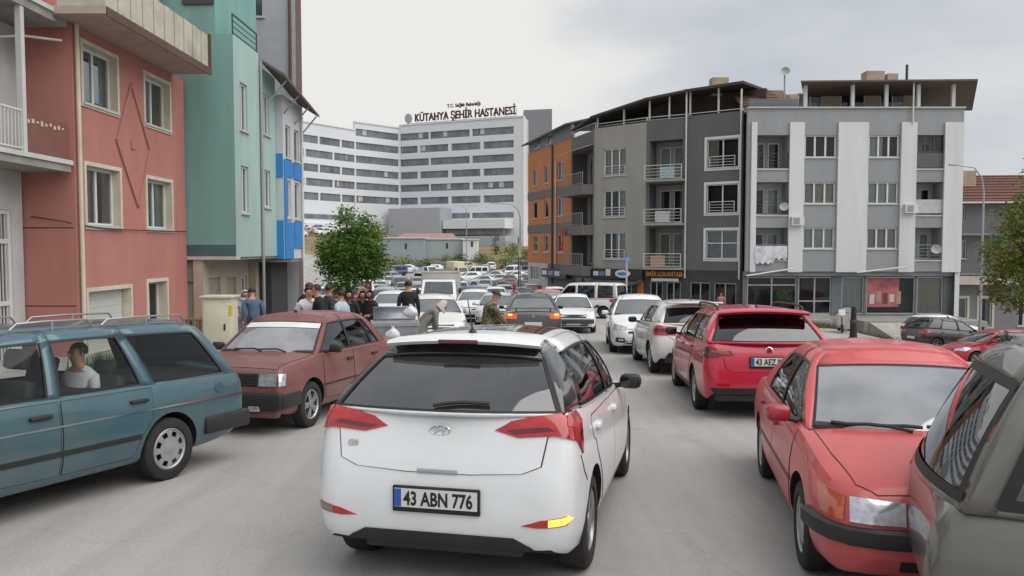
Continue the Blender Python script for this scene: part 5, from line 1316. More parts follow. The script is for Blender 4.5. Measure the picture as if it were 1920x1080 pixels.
def wall_holes(F, u0, u1, z0, z1, holes, mt, parent, off, name='wall', back=None, thick=.3, rm=None):
    """wall sheet with openings and reveals; holes: (u0,u1,z0,z1,reveal)"""
    us = sorted(set([u0, u1] + [h[0] for h in holes] + [h[1] for h in holes])); zs = sorted(set([z0, z1] + [h[2] for h in holes] + [h[3] for h in holes]))
    us = [u for u in us if u0 - 1e-6 <= u <= u1 + 1e-6]; zs = [z for z in zs if z0 - 1e-6 <= z <= z1 + 1e-6]
    mb = MB()
    for i in range(len(us) - 1):
        for j in range(len(zs) - 1):
            uc, zc = (us[i] + us[i + 1]) / 2, (zs[j] + zs[j + 1]) / 2
            if any(h[0] < uc < h[1] and h[2] < zc < h[3] for h in holes): continue
            mb.add([F.P(us[i], zs[j]), F.P(us[i + 1], zs[j]), F.P(us[i + 1], zs[j + 1]), F.P(us[i], zs[j + 1])], [(0, 1, 2, 3)], mt)
    for h in holes:
        a, b, c, d, r = h[:5]; a, b = max(a, u0), min(b, u1)
        for q in (((a, c), (a, d)), ((b, d), (b, c)), ((a, d), (b, d)), ((b, c), (a, c))):
            (ua, za), (ub, zb) = q
            mb.add([F.P(ua, za), F.P(ub, zb), F.P(ub, zb, r), F.P(ua, za, r)], [(0, 1, 2, 3)], rm or mt)
    for ue in (u0 + .008, u1 - .008): mb.add([F.P(ue, z0), F.P(ue, z1), F.P(ue, z1, thick), F.P(ue, z0, thick)], [(0, 1, 2, 3)], mt)
    mb.add([F.P(u0, z1), F.P(u1, z1), F.P(u1, z1, thick), F.P(u0, z1, thick)], [(0, 1, 2, 3)], mt)
    return mb.build(name, parent, off=off)
pvc = mat('window_pvc', (.66, .67, .66), .4, var=.05)
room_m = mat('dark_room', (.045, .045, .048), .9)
curtain_ms = [mat('curtain_white', (.55, .56, .57), .9, var=.12, scale=6), mat('curtain_cream', (.45, .42, .35), .9, var=.15, scale=5), mat('curtain_sky_teal', (.22, .38, .38), .9, var=.15, scale=5)]
win_glass = glass('window_glass', (.82, .88, .88), .015, ior=1.45)
wrng = random.Random(11)
def window(F, u0, u1, z0, z1, parent, off, rev=.14, cols=2, fw=.065, curtain=None, sill=True, surround=0, trans=0, cm=None, frame_m=None, room=True, name='window', gm=None):
    fm = frame_m or pvc
    mb = MB(); d0, d1 = rev - .05, rev + .02
    qbox(mb, F, u0, u0 + fw, z0, z1, d0, d1, fm); qbox(mb, F, u1 - fw, u1, z0, z1, d0, d1, fm)
    qbox(mb, F, u0 + fw, u1 - fw, z0, z0 + fw, d0, d1, fm); qbox(mb, F, u0 + fw, u1 - fw, z1 - fw, z1, d0, d1, fm)
    for k in range(1, cols):
        u = u0 + (u1 - u0) * k / cols; qbox(mb, F, u - fw * .6, u + fw * .6, z0 + fw, z1 - fw, d0 + .006, d1, fm)
    if trans: qbox(mb, F, u0 + fw, u1 - fw, z0 + (z1 - z0) * trans - fw / 2, z0 + (z1 - z0) * trans + fw / 2, d0 + .008, d1 - .004, fm)
    w = mb.build(name, parent, off=off)
    p = MB(); p.add([F.P(u0 + fw * .8, z0 + fw * .8, rev - .012), F.P(u1 - fw * .8, z0 + fw * .8, rev - .012), F.P(u1 - fw * .8, z1 - fw * .8, rev - .012), F.P(u0 + fw * .8, z1 - fw * .8, rev - .012)], [(0, 1, 2, 3)], gm or win_glass); p.build('pane', w, off=off, recalc=False)
    if curtain is None: curtain = wrng.choice([0, .35, .5, 1, 1])
    if curtain:
        c = MB(); n = 16; vs = []; fs = []; side = wrng.random() < .5
        span = (u1 - u0) * curtain; a = u0 if side else u1 - span
        for i in range(n + 1):
            u = a + span * i / n; dd = rev + .09 + .025 * (1 if i % 2 else -1)
            vs += [F.P(u, z0, dd), F.P(u, z1, dd)]
        for i in range(n): fs.append((2 * i, 2 * i + 2, 2 * i + 3, 2 * i + 1))
        c.add(vs, fs, cm or wrng.choice(curtain_ms[:2] + [curtain_ms[0]])); c.build('curtain', w, off=off, recalc=False)
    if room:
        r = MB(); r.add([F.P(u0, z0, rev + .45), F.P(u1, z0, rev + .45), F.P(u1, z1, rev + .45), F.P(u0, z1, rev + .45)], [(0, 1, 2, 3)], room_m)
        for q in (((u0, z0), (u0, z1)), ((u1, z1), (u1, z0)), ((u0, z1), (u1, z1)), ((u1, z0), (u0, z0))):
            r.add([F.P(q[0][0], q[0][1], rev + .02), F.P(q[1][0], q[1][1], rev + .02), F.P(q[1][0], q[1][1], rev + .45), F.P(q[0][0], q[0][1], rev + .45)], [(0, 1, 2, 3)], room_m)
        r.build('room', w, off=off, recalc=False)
    if sill:
        s_ = MB(); qbox(s_, F, u0 - .06, u1 + .06, z0 - .05, z0 + .012, -.07, rev - .06, sill_m); s_.build('sill', w, off=off)
    if surround:
        s_ = MB(); e_ = surround; t = -.035
        sm_ = surround_m if surround < .15 else pvc; qbox(s_, F, u0 - e_, u0 - .004, z0 - e_, z1 + e_, t, .002, sm_); qbox(s_, F, u1 + .004, u1 + e_, z0 - e_, z1 + e_, t, .002, sm_)
        qbox(s_, F, u0 - .004, u1 + .004, z1 + .004, z1 + e_, t, .002, sm_); qbox(s_, F, u0 - .004, u1 + .004, z0 - e_, z0 - .054, t, .002, sm_)
        s_.build('surround', w, off=off)
    return w
sill_m = mat('sill_stone', (.50, .49, .47), .7, var=.1)
surround_m = mat('cream_surround', (.62, .56, .46), .75, var=.08, dirt=.25)
def railing(F, u0, u1, z0, z1, d, parent, off, mt, step=.14, bar=.012, horizontal=False, name='railing'):
    mb = MB(); qbox(mb, F, u0, u1, z1 - .04, z1, d - .02, d + .02, mt); qbox(mb, F, u0, u1, z0 + .06, z0 + .09, d - .015, d + .015, mt)
    for u in (u0 + .02, u1 - .02): qbox(mb, F, u - .02, u + .02, z0, z1 - .04, d - .018, d + .018, mt)
    r = mb.build(name, parent, off=off)
    if horizontal:
        n = max(2, int((z1 - z0) / .2))
        for k in range(1, n):
            z = z0 + .09 + (z1 - z0 - .13) * k / n; b = MB(); qbox(b, F, u0 + .04, u1 - .04, z - bar, z + bar, d - .012, d + .012, mt); b.build('bar', r, off=off)
    else:
        n = int((u1 - u0) / step)
        for k in range(1, n):
            u = u0 + (u1 - u0) * k / n; b = MB(); qbox(b, F, u - bar, u + bar, z0 + .09, z1 - .04, d - bar, d + bar, mt); b.build('bar', r, off=off)
    return r
def balcony_recess(F, u0, u1, z0, z1, parent, off, depth, wall_m, rail=None, rail_h=.95):
    """back wall, floor/soffit come from the reveal; door and window at the back"""
    G = Fac(F.P(u0, 0, depth).xy, F.P(u1, 0, depth).xy); w = u1 - u0
    hs = [(.12 * w, .45 * w, z0 + .06, z1 - .35, .08), (.55 * w, .9 * w, z0 + .06 if wrng.random() < .5 else z0 + .9, z1 - .35, .08)]
    wl = wall_holes(G, 0, w, z0, z1, hs, wall_m, parent, off, name='balcony_wall', thick=.01)
    for h in hs: window(G, h[0], h[1], h[2], h[3], parent, off, rev=.08, cols=1, sill=False, name='balcony_door')
metal_white = mat('white_railing_paint', (.62, .62, .60), .5, var=.08)
metal_grey = mat('grey_railing_paint', (.30, .31, .32), .5, var=.1)
metal_dark = mat('dark_railing_paint', (.06, .06, .065), .5)
def solid(name, parent, off, foot, z0, z1, mt):
    """prism over a footprint polygon"""
    mb = MB(); mb.prism(foot, z0, z1, mt); return mb.build(name, parent, off=off)
def pipe(name, parent, off, pts, r, mt):
    mb = MB(); mb.tube(pts, r, mt, n=8); return mb.build(name, parent, off=off, smooth=50)

def left_row():
    pink = mat('pink_render', (.46, .19, .165), .85, var=.10, scale=1.1, bump=.15, bscale=60, dirt=.22, stretch=(1.3, 1.3, .3))
    cream = mat('cream_trim', (.60, .54, .44), .75, var=.1, dirt=.2)
    white_w = mat('white_render', (.55, .57, .56), .85, var=.08, scale=1.2, bump=.1, dirt=.25)
    conc = mat('old_concrete', (.30, .29, .27), .9, var=.2, scale=2, bump=.3, dirt=.4)
    teal = mat('teal_render_shaded', (.195, .39, .36), .8, var=.09, scale=1.0, dirt=.3, stretch=(1.3, 1.3, .25))  # darker copy, shade of the side walls put into the colour
    teal_lit = mat('pale_teal_render_lit', (.36, .50, .47), .8, var=.08, scale=1.0, dirt=.25, stretch=(1.3, 1.3, .25))  # lighter copy, light on the street front put into the colour; whitish section too
    beige = mat('beige_render', (.42, .37, .30), .85, var=.1, scale=1, dirt=.3)
    brown = mat('brown_metal', (.10, .055, .04), .6, var=.2)
    GZ = -1.35
    # ---------------- pink house
    r = thing('pink_house', 'pink rendered house with diamond moulding and white framed windows', 'house', (-12, 21, gz(-8, 21))); off = r.location.copy()
    X = -10.0; F = Fac((X, 18.4), (X, 24.62)); d2u = lambda d: d - 18.4
    wins = [(d2u(18.86), d2u(20.46), 2.44, 3.84), (d2u(22.0), d2u(23.55), 2.44, 3.80), (d2u(18.84), d2u(20.44), 5.30, 6.66), (d2u(22.0), d2u(23.55), 5.30, 6.62)]
    low = [(d2u(18.8), d2u(20.9), -.62, .86), (d2u(21.9), d2u(23.1), -.3, .95)]
    holes = [(*w, .22) for w in wins] + [(*w, .28) for w in low]
    wall_holes(F, 0, F.L, GZ, 7.0, holes, pink, r, off, rm=cream)
    for i, w in enumerate(wins): window(F, *w, r, off, rev=.22, cols=2, fw=.07, surround=.10, curtain=[.5, .6, 1, .6][i], cm=[curtain_ms[0], curtain_ms[2], curtain_ms[2], curtain_ms[0]][i], gm=glass('bright_window_glass', (.75, .82, .80), .16))  # pale and teal curtains stand in for sky mirrored in the panes
    # low openings: white garage shutter, barred basement window
    gm = MB(); qbox(gm, F, low[0][0] + .02, low[0][1] - .02, low[0][2], low[0][3] - .02, .2, .25, white_w); g_ = gm.build('garage_shutter', r, off=off)
    for k in range(7): b = MB(); qbox(b, F, low[0][0] + .04, low[0][1] - .04, low[0][2] + .06 + .2 * k, low[0][2] + .075 + .2 * k, .192, .2, sill_m); b.build('shutter_rib', g_, off=off)
    window(F, *low[1], r, off, rev=.28, cols=2, surround=.0, sill=False, curtain=0)
    for w in low:
        mb = MB(); qbox(mb, F, w[0] - .09, w[1] + .09, w[3] + .003, w[3] + .10, -.04, .002, cream); qbox(mb, F, w[0] - .09, w[0] - .003, w[2], w[3] + .003, -.04, .002, cream); qbox(mb, F, w[1] + .003, w[1] + .09, w[2], w[3] + .003, -.04, .002, cream); mb.build('surround', r, off=off)
    # diamond moulding
    dm = [(d2u(21.2), 6.2), (d2u(20.35), 4.62), (d2u(21.45), 3.0), (d2u(22.2), 4.6)]
    for i in range(4):
        a, b = dm[i], dm[(i + 1) % 4]; t = (Vector(b) - Vector(a)).normalized(); n = Vector((-t.y, t.x)) * .035
        mb = MB(); q = [(a[0] - n.x, a[1] - n.y), (b[0] - n.x, b[1] - n.y), (b[0] + n.x, b[1] + n.y), (a[0] + n.x, a[1] + n.y)]
        mb.prism(q, -.05, .002, mat('moulding_pink', (.42, .21, .175), .8, var=.1), lambda u, z, h: F.P(u, z, h)); mb.build('diamond_moulding', r, off=off)
    mb = MB(); qbox(mb, F, d2u(21.15), d2u(21.35), 4.5, 4.75, -.03, .002, mat('moulding_pink', (.42, .21, .175))); mb.build('plaque', r, off=off)
    # side wall facing down the street, back and roof block
    S = Fac((-18, 18.4), (X, 18.4)); wall_holes(S, 0, S.L - .001, GZ, 7.0, [], pink, r, off, name='side_wall')
    # grooves on the side wall
    for z in (.55, 2.35): mb = MB(); qbox(mb, S, S.L - 1.25, S.L - .05, z, z + .03, -.004, .05, brown); mb.build('groove', r, off=off)
    solid('house_block', r, off, [(-18, 24.5), (-18, 18.75), (X - .6, 18.75), (X - .6, 24.5)], GZ, 6.98, room_m)
    # projecting terrace with corrugated parapet
    mb = MB(); mb.box((-9.78, 20.75, 7.09), (1.86, 6.1, .17), mat('soffit_paint', (.42, .33, .29), .85, var=.1, dirt=.3)); mb.build('terrace_slab', r, off=off)
    T = Fac((-8.85, 17.72), (-8.85, 23.78))
    mb = MB(); qbox(mb, T, 0, T.L, 6.96, 7.16, -.03, .0, brown); mb.build('terrace_fascia', r, off=off)
    pm = mat('parapet_sheet', (.47, .45, .37), .6, var=.2, scale=1.5, dirt=.45)
    n = 20
    for k in range(n):
        u0, u1 = T.L * k / n, T.L * (k + 1) / n
        mb = MB(); qbox(mb, T, u0 + .01, u1 - .01, 7.17, 8.1, .02 + .02 * (k % 2), .05 + .02 * (k % 2), pm); mb.build('parapet_panel', r, off=off)
        mb = MB(); mb.box((-9.4, 23.74, 7.63), (1.06, .05, .94), pm); mb.build('parapet_panel', r, off=off)
    mb = MB(); mb.box((-9.4, 17.76, 7.63), (1.06, .05, .94), pm); mb.build('parapet_panel', r, off=off)
    mb = MB(); mb.box((-8.85, 23.74, 7.6), (.07, .07, 1.1), brown); mb.build('parapet_post', r, off=off)
    solid('upper_storey', r, off, [(-18, 24.5), (-18, 18.5), (-10.6, 18.5), (-10.6, 24.5)], 7.18, 10.5, pink)
    pipe('drain_pipe', r, off, [(X + .08, 18.5, 7.0), (X + .08, 18.5, GZ)], .05, cream)
    pipe('cable', r, off, [(-11.0, 18.36, 2.62), (-10.2, 18.3, 2.5), (-9.93, 18.6, 2.42), (-9.93, 20, 2.36), (-9.93, 22, 2.38), (-9.93, 24.5, 2.40)], .012, black_rubber)
    # ---------------- white house with balcony
    r = thing('white_house', 'white rendered house with barred door and concrete balconies', 'house', (-13, 15.5, gz(-8, 15.5))); off = r.location.copy()
    XW = -11.2; F = Fac((XW, 9), (XW, 18.36))
    door = (16.75 - 9, 17.95 - 9, GZ + .25, 2.75)
    hs = [(*door, .15), (3.2, 5.0, 4.3, 6.0, .15), (5.6, 6.9, 4.3, 6.2, .15), (1.5, 4.5, .4, 2.2, .15)]
    wall_holes(F, 0, F.L, GZ, 10, hs, white_w, r, off)
    for h in hs[1:]: window(F, *h[:4], r, off, rev=.15, cols=2)
    mb = MB(); qbox(mb, F, door[0], door[1], door[2], door[3], .13, .16, mat('door_glass_dark', (.10, .115, .12), .25)); dr = mb.build('barred_door', r, off=off)
    mb = MB(); fr_ = [(door[0], door[0] + .1), (door[1] - .1, door[1])]
    for a, b in fr_: qbox(mb, F, a, b, door[2], door[3], .03, .13, pvc)
    for z in (door[2], .62, 2.0, door[3] - .1): qbox(mb, F, door[0] + .1, door[1] - .1, z, z + .1, .03, .12, pvc)
    mb.build('door_frame', dr, off=off)
    for k in range(9):
        u = door[0] + .14 + (door[1] - door[0] - .28) * k / 8; b = MB(); qbox(b, F, u - .012, u + .012, door[2] + .1, door[3] - .1, .06, .085, pvc); b.build('bar', dr, off=off)
    for z, h in ((3.62, .26), (6.86, .28)):
        mb = MB(); mb.box(((XW - 10.02) / 2 - 0, 13.65, z + h / 2), (XW + 0 - -10.02 if False else 1.18, 9.3, h), conc); sl = mb.build('balcony_slab', r, off=off)
        mb = MB(); mb.box((-10.0, 13.65, z + h - .05), (.06, 9.32, .10), white_w); mb.build('slab_edge', sl, off=off)
    B = Fac((-10.06, 9), (-10.06, 16.62)); railing(B, 0, B.L, 3.88, 4.75, .03, r, off, metal_white, step=.115, bar=.011)
    B2 = Fac((-10.06, 16.68), (-10.06, 18.3)); mb = MB(); qbox(mb, B2, 0, B2.L, 3.9, 4.72, .02, .05, mat('brown_sheet', (.20, .085, .07), .7, var=.1)); bs = mb.build('balcony_sheet', r, off=off)
    for k in range(9): b = MB(); qbox(b, B2, .1 + .16 * k, .16 + .16 * k, 4.5 + .02 * (k % 3), 4.58 + .03 * (k % 2), .0, .02, cream); b.build('peg', bs, off=off)
    mb = MB(); mb.box((-10.1, 16.65, 5.37), (.12, .12, 2.98), white_w); mb.build('balcony_post', r, off=off)
    pipe('awning_arm', r, off, [(-11.1, 16.6, 6.2), (-10.6, 17.6, 6.5), (-10.1, 18.2, 6.55)], .03, metal_white)
    pipe('drain_pipe', r, off, [(-10.0, 16.0, 10), (-9.98, 16.1, 7.2)], .04, metal_white)
    solid('house_block', r, off, [(-18, 18.3), (-18, 9), (XW - .6, 9), (XW - .6, 18.3)], GZ, 9.98, room_m)
    # ---------------- teal house
    r = thing('teal_house', 'teal rendered house with overhanging upper floors and pale, lit-toned front', 'house', (-11, 26.5, gz(-8, 26))); off = r.location.copy()
    XT = -8.5; F = Fac((XT, 24.7), (XT, 27.15)); F2 = Fac((XT, 27.15), (XT, 29.0)); z0 = 1.62
    wl_ = [(.55, 1.25, 3.0, 4.5), (.55, 1.25, 5.6, 7.1)]; wl2 = [(.45, 1.15, 3.3, 4.6), (.45, 1.15, 5.8, 7.2)]
    wall_holes(F, 0, F.L, z0, 8.4, [(*w, .12) for w in wl_], teal_lit, r, off)
    wall_holes(F2, 0, F2.L, z0, 8.0, [(*w, .12) for w in wl2], teal_lit, r, off)
    for w in wl_: window(F, *w, r, off, cols=2, rev=.12, sill=True)
    for w in wl2: window(F2, *w, r, off, cols=2, rev=.12, sill=True)
    S = Fac((-14, 24.7), (XT, 24.7)); wall_holes(S, 0, S.L - .001, z0, 8.4, [], teal, r, off, name='side_wall')
    mb = MB(); qbox(mb, S, S.L - 1.55, S.L + .02, z0 - .08, z0 + .02, -.06, .3, sill_m); mb.build('edge_band', r, off=off)
    mb = MB(); qbox(mb, S, S.L - 1.55, S.L - .02, z0 + .02, z0 + .38, -.012, .01, mat('dark_teal', (.06, .13, .13), .7)); mb.build('dark_band', r, off=off)
    mb = MB(); mb.box((-11.2, 26.88, z0 - .02), (5.3, 4.3, .12), conc); mb.build('overhang_slab', r, off=off)
    solid('house_block', r, off, [(-14, 28.9), (-14, 25.1), (XT - .65, 25.1), (XT - .65, 28.9)], z0 + .05, 8.38, room_m)
    solid('penthouse', r, off, [(-15, 28.9), (-15, 24.9), (-9.1, 24.9), (-9.1, 28.9)], 8.4, 12.5, teal)
    mb = MB(); mb.box((-9.6, 24.86, 9.6), (.95, .06, .5), metal_dark); mb.build('penthouse_window', r, off=off)
    K = Fac((XT + .02, 24.75), (XT + .02, 27.1)); railing(K, 0, K.L, 8.4, 9.05, .05, r, off, metal_dark, step=.3, horizontal=True)
    pipe('drain_pipe', r, off, [(XT + .06, 27.2, 8.2), (XT + .06, 27.2, -.9)], .05, metal_grey)
    # ground floor recessed, doors
    G = Fac((-9.55, 24.7), (-9.55, 29.0)); gd = [(.5, 1.5, GZ - .1, .95), (2.1, 3.0, GZ - .1, .9), (3.4, 4.1, -.3, .9)]
    wall_holes(G, 0, G.L, GZ - .3, z0 - .08, [(*w, .12) for w in gd], beige, r, off, name='ground_floor_wall')
    for w in gd[:2]:
        mb = MB(); qbox(mb, G, w[0], w[1], w[2], w[3], .09, .13, mat('door_grey_green', (.30, .29, .25), .6, var=.1)); d_ = mb.build('door', r, off=off)
        b = MB(); qbox(b, G, w[0] + .08, w[0] + .12, -.2, -.05, .05, .09, chrome); b.build('handle', d_, off=off)
    window(G, *gd[2], r, off, rev=.12)
    S2 = Fac((-14, 24.85), (-9.55, 24.85)); wall_holes(S2, 0, S2.L, GZ - .3, z0 - .08, [(S2.L - .62, S2.L - .05, GZ, .85, .1)], beige, r, off, name='ground_floor_side')
    mb = MB(); qbox(mb, S2, S2.L - .62, S2.L - .05, GZ, .85, .08, .1, mat('pale_door', (.50, .50, .44), .6)); mb.build('door', r, off=off)
    # ---------------- blue and white house
    r = thing('blue_house', 'narrow white house with bright blue panels and wide brown eaves', 'house', (-10, 31, gz(-8, 30))); off = r.location.copy()
    XB = -8.25; F = Fac((XB, 29.02), (XB, 31.6)); blue = mat('blue_panel', (.035, .22, .56), .6, var=.06); w_ = mat('cool_white_render', (.55, .57, .60), .8, var=.06, dirt=.15)
    hs = [(.35, 1.0, 3.0, 4.4), (1.5, 2.2, 3.0, 4.4), (.35, 1.0, 5.2, 6.4), (1.5, 2.2, 5.2, 6.4)]
    wall_holes(F, 0, F.L, 1.5, 7.4, [(*h, .12) for h in hs], w_, r, off)
    for h in hs: window(F, *h, r, off, rev=.12, cols=1)
    for u0, u1, za, zb in ((.05, 1.1, 1.5, 2.85), (.05, 1.1, 4.5, 5.1), (1.3, 2.5, 1.9, 2.9), (1.3, 2.5, 4.5, 5.1), (.05, .32, 2.85, 4.5)):
        mb = MB(); qbox(mb, F, u0, u1, za, zb, -.05, .002, blue); mb.build('blue_panel', r, off=off)
    S = Fac((-12, 29.02), (XB, 29.02)); wall_holes(S, 0, S.L - .001, 1.5, 7.4, [], w_, r, off, name='side_wall')
    for za, zb in ((1.5, 2.9), (4.45, 5.3)):
        mb = MB(); qbox(mb, S, S.L - .5, S.L - .004, za, zb, -.04, .002, blue); mb.build('blue_panel', r, off=off)
    solid('house_block', r, off, [(-14, 31.5), (-14, 29.4), (XB - .6, 29.4), (XB - .6, 31.5)], -1.2, 7.38, room_m)
    mb = MB(); P0 = Fac((XB, 28.9), (XB, 31.9))          # sloping eaves on brackets
    vs = [(XB - .2, 27.2, 8.25), (XB + .62, 27.2, 7.75), (XB + .62, 32.0, 7.15), (XB - .2, 32.0, 7.65)]
    mb.add(vs + [(x, y, z - .09) for x, y, z in vs], [(0, 1, 2, 3), (7, 6, 5, 4), (0, 4, 5, 1), (1, 5, 6, 2), (2, 6, 7, 3), (3, 7, 4, 0)], mat('eaves_brown', (.13, .10, .085), .7, var=.2)); ev = mb.build('eaves', r, off=off)
    for y in (27.6, 29.2, 30.6, 31.8):
        b = MB(); zz = 7.75 - (y - 27.2) * .125; b.tube([(XB, y, zz - .75), (XB + .55, y, zz - .1)], .03, metal_grey, n=6); b.build('eaves_bracket', ev, off=off)
    pipe('drain_pipe', r, off, [(XB + .07, 31.4, 7.0), (XB + .07, 31.4, -1.1)], .05, metal_white)
    G = Fac((-9.3, 29.02), (-9.3, 31.6)); wall_holes(G, 0, G.L, GZ - .3, 1.5, [(.4, 1.4, GZ, .8, .1)], beige, r, off, name='ground_floor_wall')
    window(G, .4, 1.4, GZ, .8, r, off, rev=.1, sill=False)
    mb = MB(); mb.box((-10.2, 30.3, 1.44), (3.8, 2.5, .1), conc); mb.build('overhang_slab', r, off=off)
    # ---------------- tall grey block behind
    r = thing('grey_tower_block', 'tall pale grey apartment block rising behind the teal house', 'building', (-12, 34, gz(-12, 34))); off = r.location.copy()
    pg = mat('pale_grey_render', (.42, .43, .46), .85, var=.06, dirt=.15)
    S = Fac((-15, 32.05), (-8.55, 32.05)); wall_holes(S, 0, S.L - .001, -1.5, 17, [(4.3, 5.2, 11, 12.4, .1), (4.3, 5.2, 14, 15.4, .1)], pg, r, off, name='side_wall')
    for z in (11, 14): window(S, 4.3, 5.2, z, z + 1.4, r, off, rev=.1, cols=2)
    F = Fac((-8.55, 32.05), (-8.55, 32.95)); wall_holes(F, 0, F.L, -1.5, 17, [], mat('brown_render', (.14, .09, .075), .8, var=.1), r, off)
    solid('block', r, off, [(-15, 36), (-15, 32.7), (-9.0, 32.7), (-9.6, 36)], -1.5, 16.9, room_m)
    pipe('drain_pipe', r, off, [(-8.75, 31.98, 17), (-8.75, 31.98, 8)], .06, brown)

def right_row():
    lg = mat('light_grey_render', (.48, .50, .51), .85, var=.06, scale=.6, dirt=.2, stretch=(1.2, 1.2, .2)); mg = mat('mid_grey_render', (.30, .315, .33), .85, var=.08, scale=.6, dirt=.18, stretch=(1.2, 1.2, .2))
    dg = mat('dark_grey_render', (.125, .128, .132), .85, var=.1, scale=.6, dirt=.25, stretch=(1.2, 1.2, .2)); bg = mat('beige_grey_render', (.33, .32, .29), .85, var=.09, scale=.6, dirt=.25, stretch=(1.2, 1.2, .2))
    og = mat('orange_render', (.50, .19, .075), .85, var=.06, scale=.6, dirt=.12); tile = mat('clay_roof', (.15, .07, .052), .8, var=.25, scale=4, bump=.3)
    roofd = mat('dark_sheet_roof', (.05, .042, .038), .6, var=.3, scale=2); shopd = mat('shop_dark', (.045, .05, .055), .4, var=.3, scale=2)
    brick = mat('chimney_plaster', (.42, .33, .25), .85, var=.15, dirt=.2)
    # ---------------- light grey block with white pilasters
    r = thing('pale_grey_apartments', 'pale grey apartment block with white pilasters and roof terrace', 'building', (21, 51, gz(21, 50) - .3)); off = r.location.copy()
    Y = 50.0; m2 = lambda px: (px - 1398) / 30.0; x0 = (1398 - 960) / 30.0; F = Fac((x0, Y), ((1800 - 960) / 30.0, Y)); zb = lambda v: zp(v, Y)
    bays = [(1415, 1476, 'b'), (1503, 1566, 'w'), (1622, 1683, 'w'), (1712, 1764, 'b')]
    floors = [(255, 297), (342, 383), (427, 467)]
    holes = []; W = []; Bc = []
    for a, b, k in bays:
        for i, (t, s_) in enumerate(floors):
            if k == 'w': h = (m2(a + 2), m2(b - 2), zb(s_), zb(t)); holes.append((*h, .15)); W.append(h)
            else: h = (m2(a), m2(b), zb(s_ + 20), zb(t)); holes.append((*h, 1.25)); Bc.append((h, i))
    wall_holes(F, 0, F.L, zb(509), zb(206), holes, mg, r, off)
    for h in W: window(F, *h, r, off, rev=.15, cols=3, fw=.09)
    for (h, i) in Bc:
        balcony_recess(F, *h, r, off, 1.25, lg if i else mg)
        if h[0] > 5 and i == 0:      # glazed balcony
            window(F, h[0], h[1], h[2] + 1.0, h[3], r, off, rev=.12, cols=3, curtain=0, room=False, frame_m=metal_dark, sill=False); mb = MB(); qbox(mb, F, h[0], h[1], h[2] + .05, h[2] + .98, .05, .12, dg); mb.build('balcony_panel', r, off=off)
        elif h[0] > 5 and i == 1:
            mb = MB(); qbox(mb, F, h[0], h[1], h[2] + .1, h[2] + .95, .03, .08, mat('frosted_panel', (.48, .49, .48), .5, var=.1)); mb.build('balcony_panel', r, off=off)
        else: railing(F, h[0] + .02, h[1] - .02, h[2], h[2] + .95, .06, r, off, metal_dark if i < 2 else metal_grey, horizontal=True)
        mb = MB(); qbox(mb, F, h[0] - .02, h[1] + .02, h[2] - .1, h[2] + .0, -.06, .1, sill_m); mb.build('balcony_edge', r, off=off)
    pw = mat('white_pilaster', (.66, .68, .685), .85, var=.06, scale=.7, dirt=.2, stretch=(1.2, 1.2, .15))
    for a, b in ((1405, 1415), (1476, 1503), (1566, 1622), (1683, 1712), (1764, 1799)):
        mb = MB(); qbox(mb, F, m2(a), m2(b), zb(510), zb(232), -.14, .002, pw); mb.build('pilaster', r, off=off)
    mb = MB(); qbox(mb, F, -.05, F.L + .05, zb(206), zb(204) + .02, -.12, .3, sill_m); mb.build('parapet_cap', r, off=off)
    Sd = Fac((F.p1.x, Y), (F.p1.x, Y + 12)); wall_holes(Sd, 0, Sd.L, -4, zb(206), [(3, 4.4, 5.2, 6.6, .12), (3, 4.4, 2.3, 3.7, .12)], pw, r, off, name='side_wall')
    for z in (5.2, 2.3): window(Sd, 3, 4.4, z, z + 1.4, r, off, rev=.12)
    solid('block', r, off, [(x0, Y + 12), (x0, Y + 1.9), (F.p1.x - .3, Y + 1.9), (F.p1.x - .3, Y + 12)], -4, zb(206) - .1, room_m)
    mb = MB(); mb.box(((x0 + F.p1.x) / 2, Y + 6.1, zb(206) - .05), (F.L - .1, 12, .12), sill_m); mb.build('roof_deck', r, off=off)
    # terrace: columns, thin red roof, set-back rooms
    D = Fac((x0, Y + .25), (F.p1.x, Y + .25)); zt = zb(206)
    for px in (1508, 1596, 1659, 1719, 1784): mb = MB(); qbox(mb, D, m2(px) - .1, m2(px) + .1, zt, zp(160, Y), 0, .2, pw); mb.build('terrace_column', r, off=off)
    pipe('drain_pipe', r, off, [(x0 + m2(1702), Y - .2, zp(160, Y)), (x0 + m2(1702), Y - .2, zp(235, Y))], .05, metal_white)
    PH = Fac((x0 + m2(1505), Y + 3), (x0 + m2(1760), Y + 3)); hs = [(.6, 2.2, zt + .2, zt + 1.5, .1), (3.4, 5.0, zt + .2, zt + 1.5, .1), (6, 7.6, zt + .2, zt + 1.5, .1)]
    wall_holes(PH, 0, PH.L, zt, zp(163, Y), hs, mat('penthouse_beige', (.40, .36, .29), .85, var=.08), r, off, name='penthouse_wall')
    for h in hs: window(PH, *h[:4], r, off, rev=.1)
    # roof slab slightly tilted
    xa, xb_ = x0 + m2(1490), x0 + m2(1815); z1, z2 = zp(158, Y), zp(155, Y)
    mb = MB(); vs = [(xa, Y - .5, z1), (xb_, Y - .5, z2), ((xb_ - .3) * 57 / 49.5, Y + 7, z2 - .55), ((xa + .4) * 57 / 49.5, Y + 7, z1 - .45)]
    mb.add(vs + [(x, y, z - .1) for x, y, z in vs], [(0, 1, 2, 3), (7, 6, 5, 4), (0, 4, 5, 1), (1, 5, 6, 2), (2, 6, 7, 3), (3, 7, 4, 0)], mat('terrace_roof_sheet', (.12, .085, .07), .7, var=.2)); mb.build('terrace_roof', r, off=off)
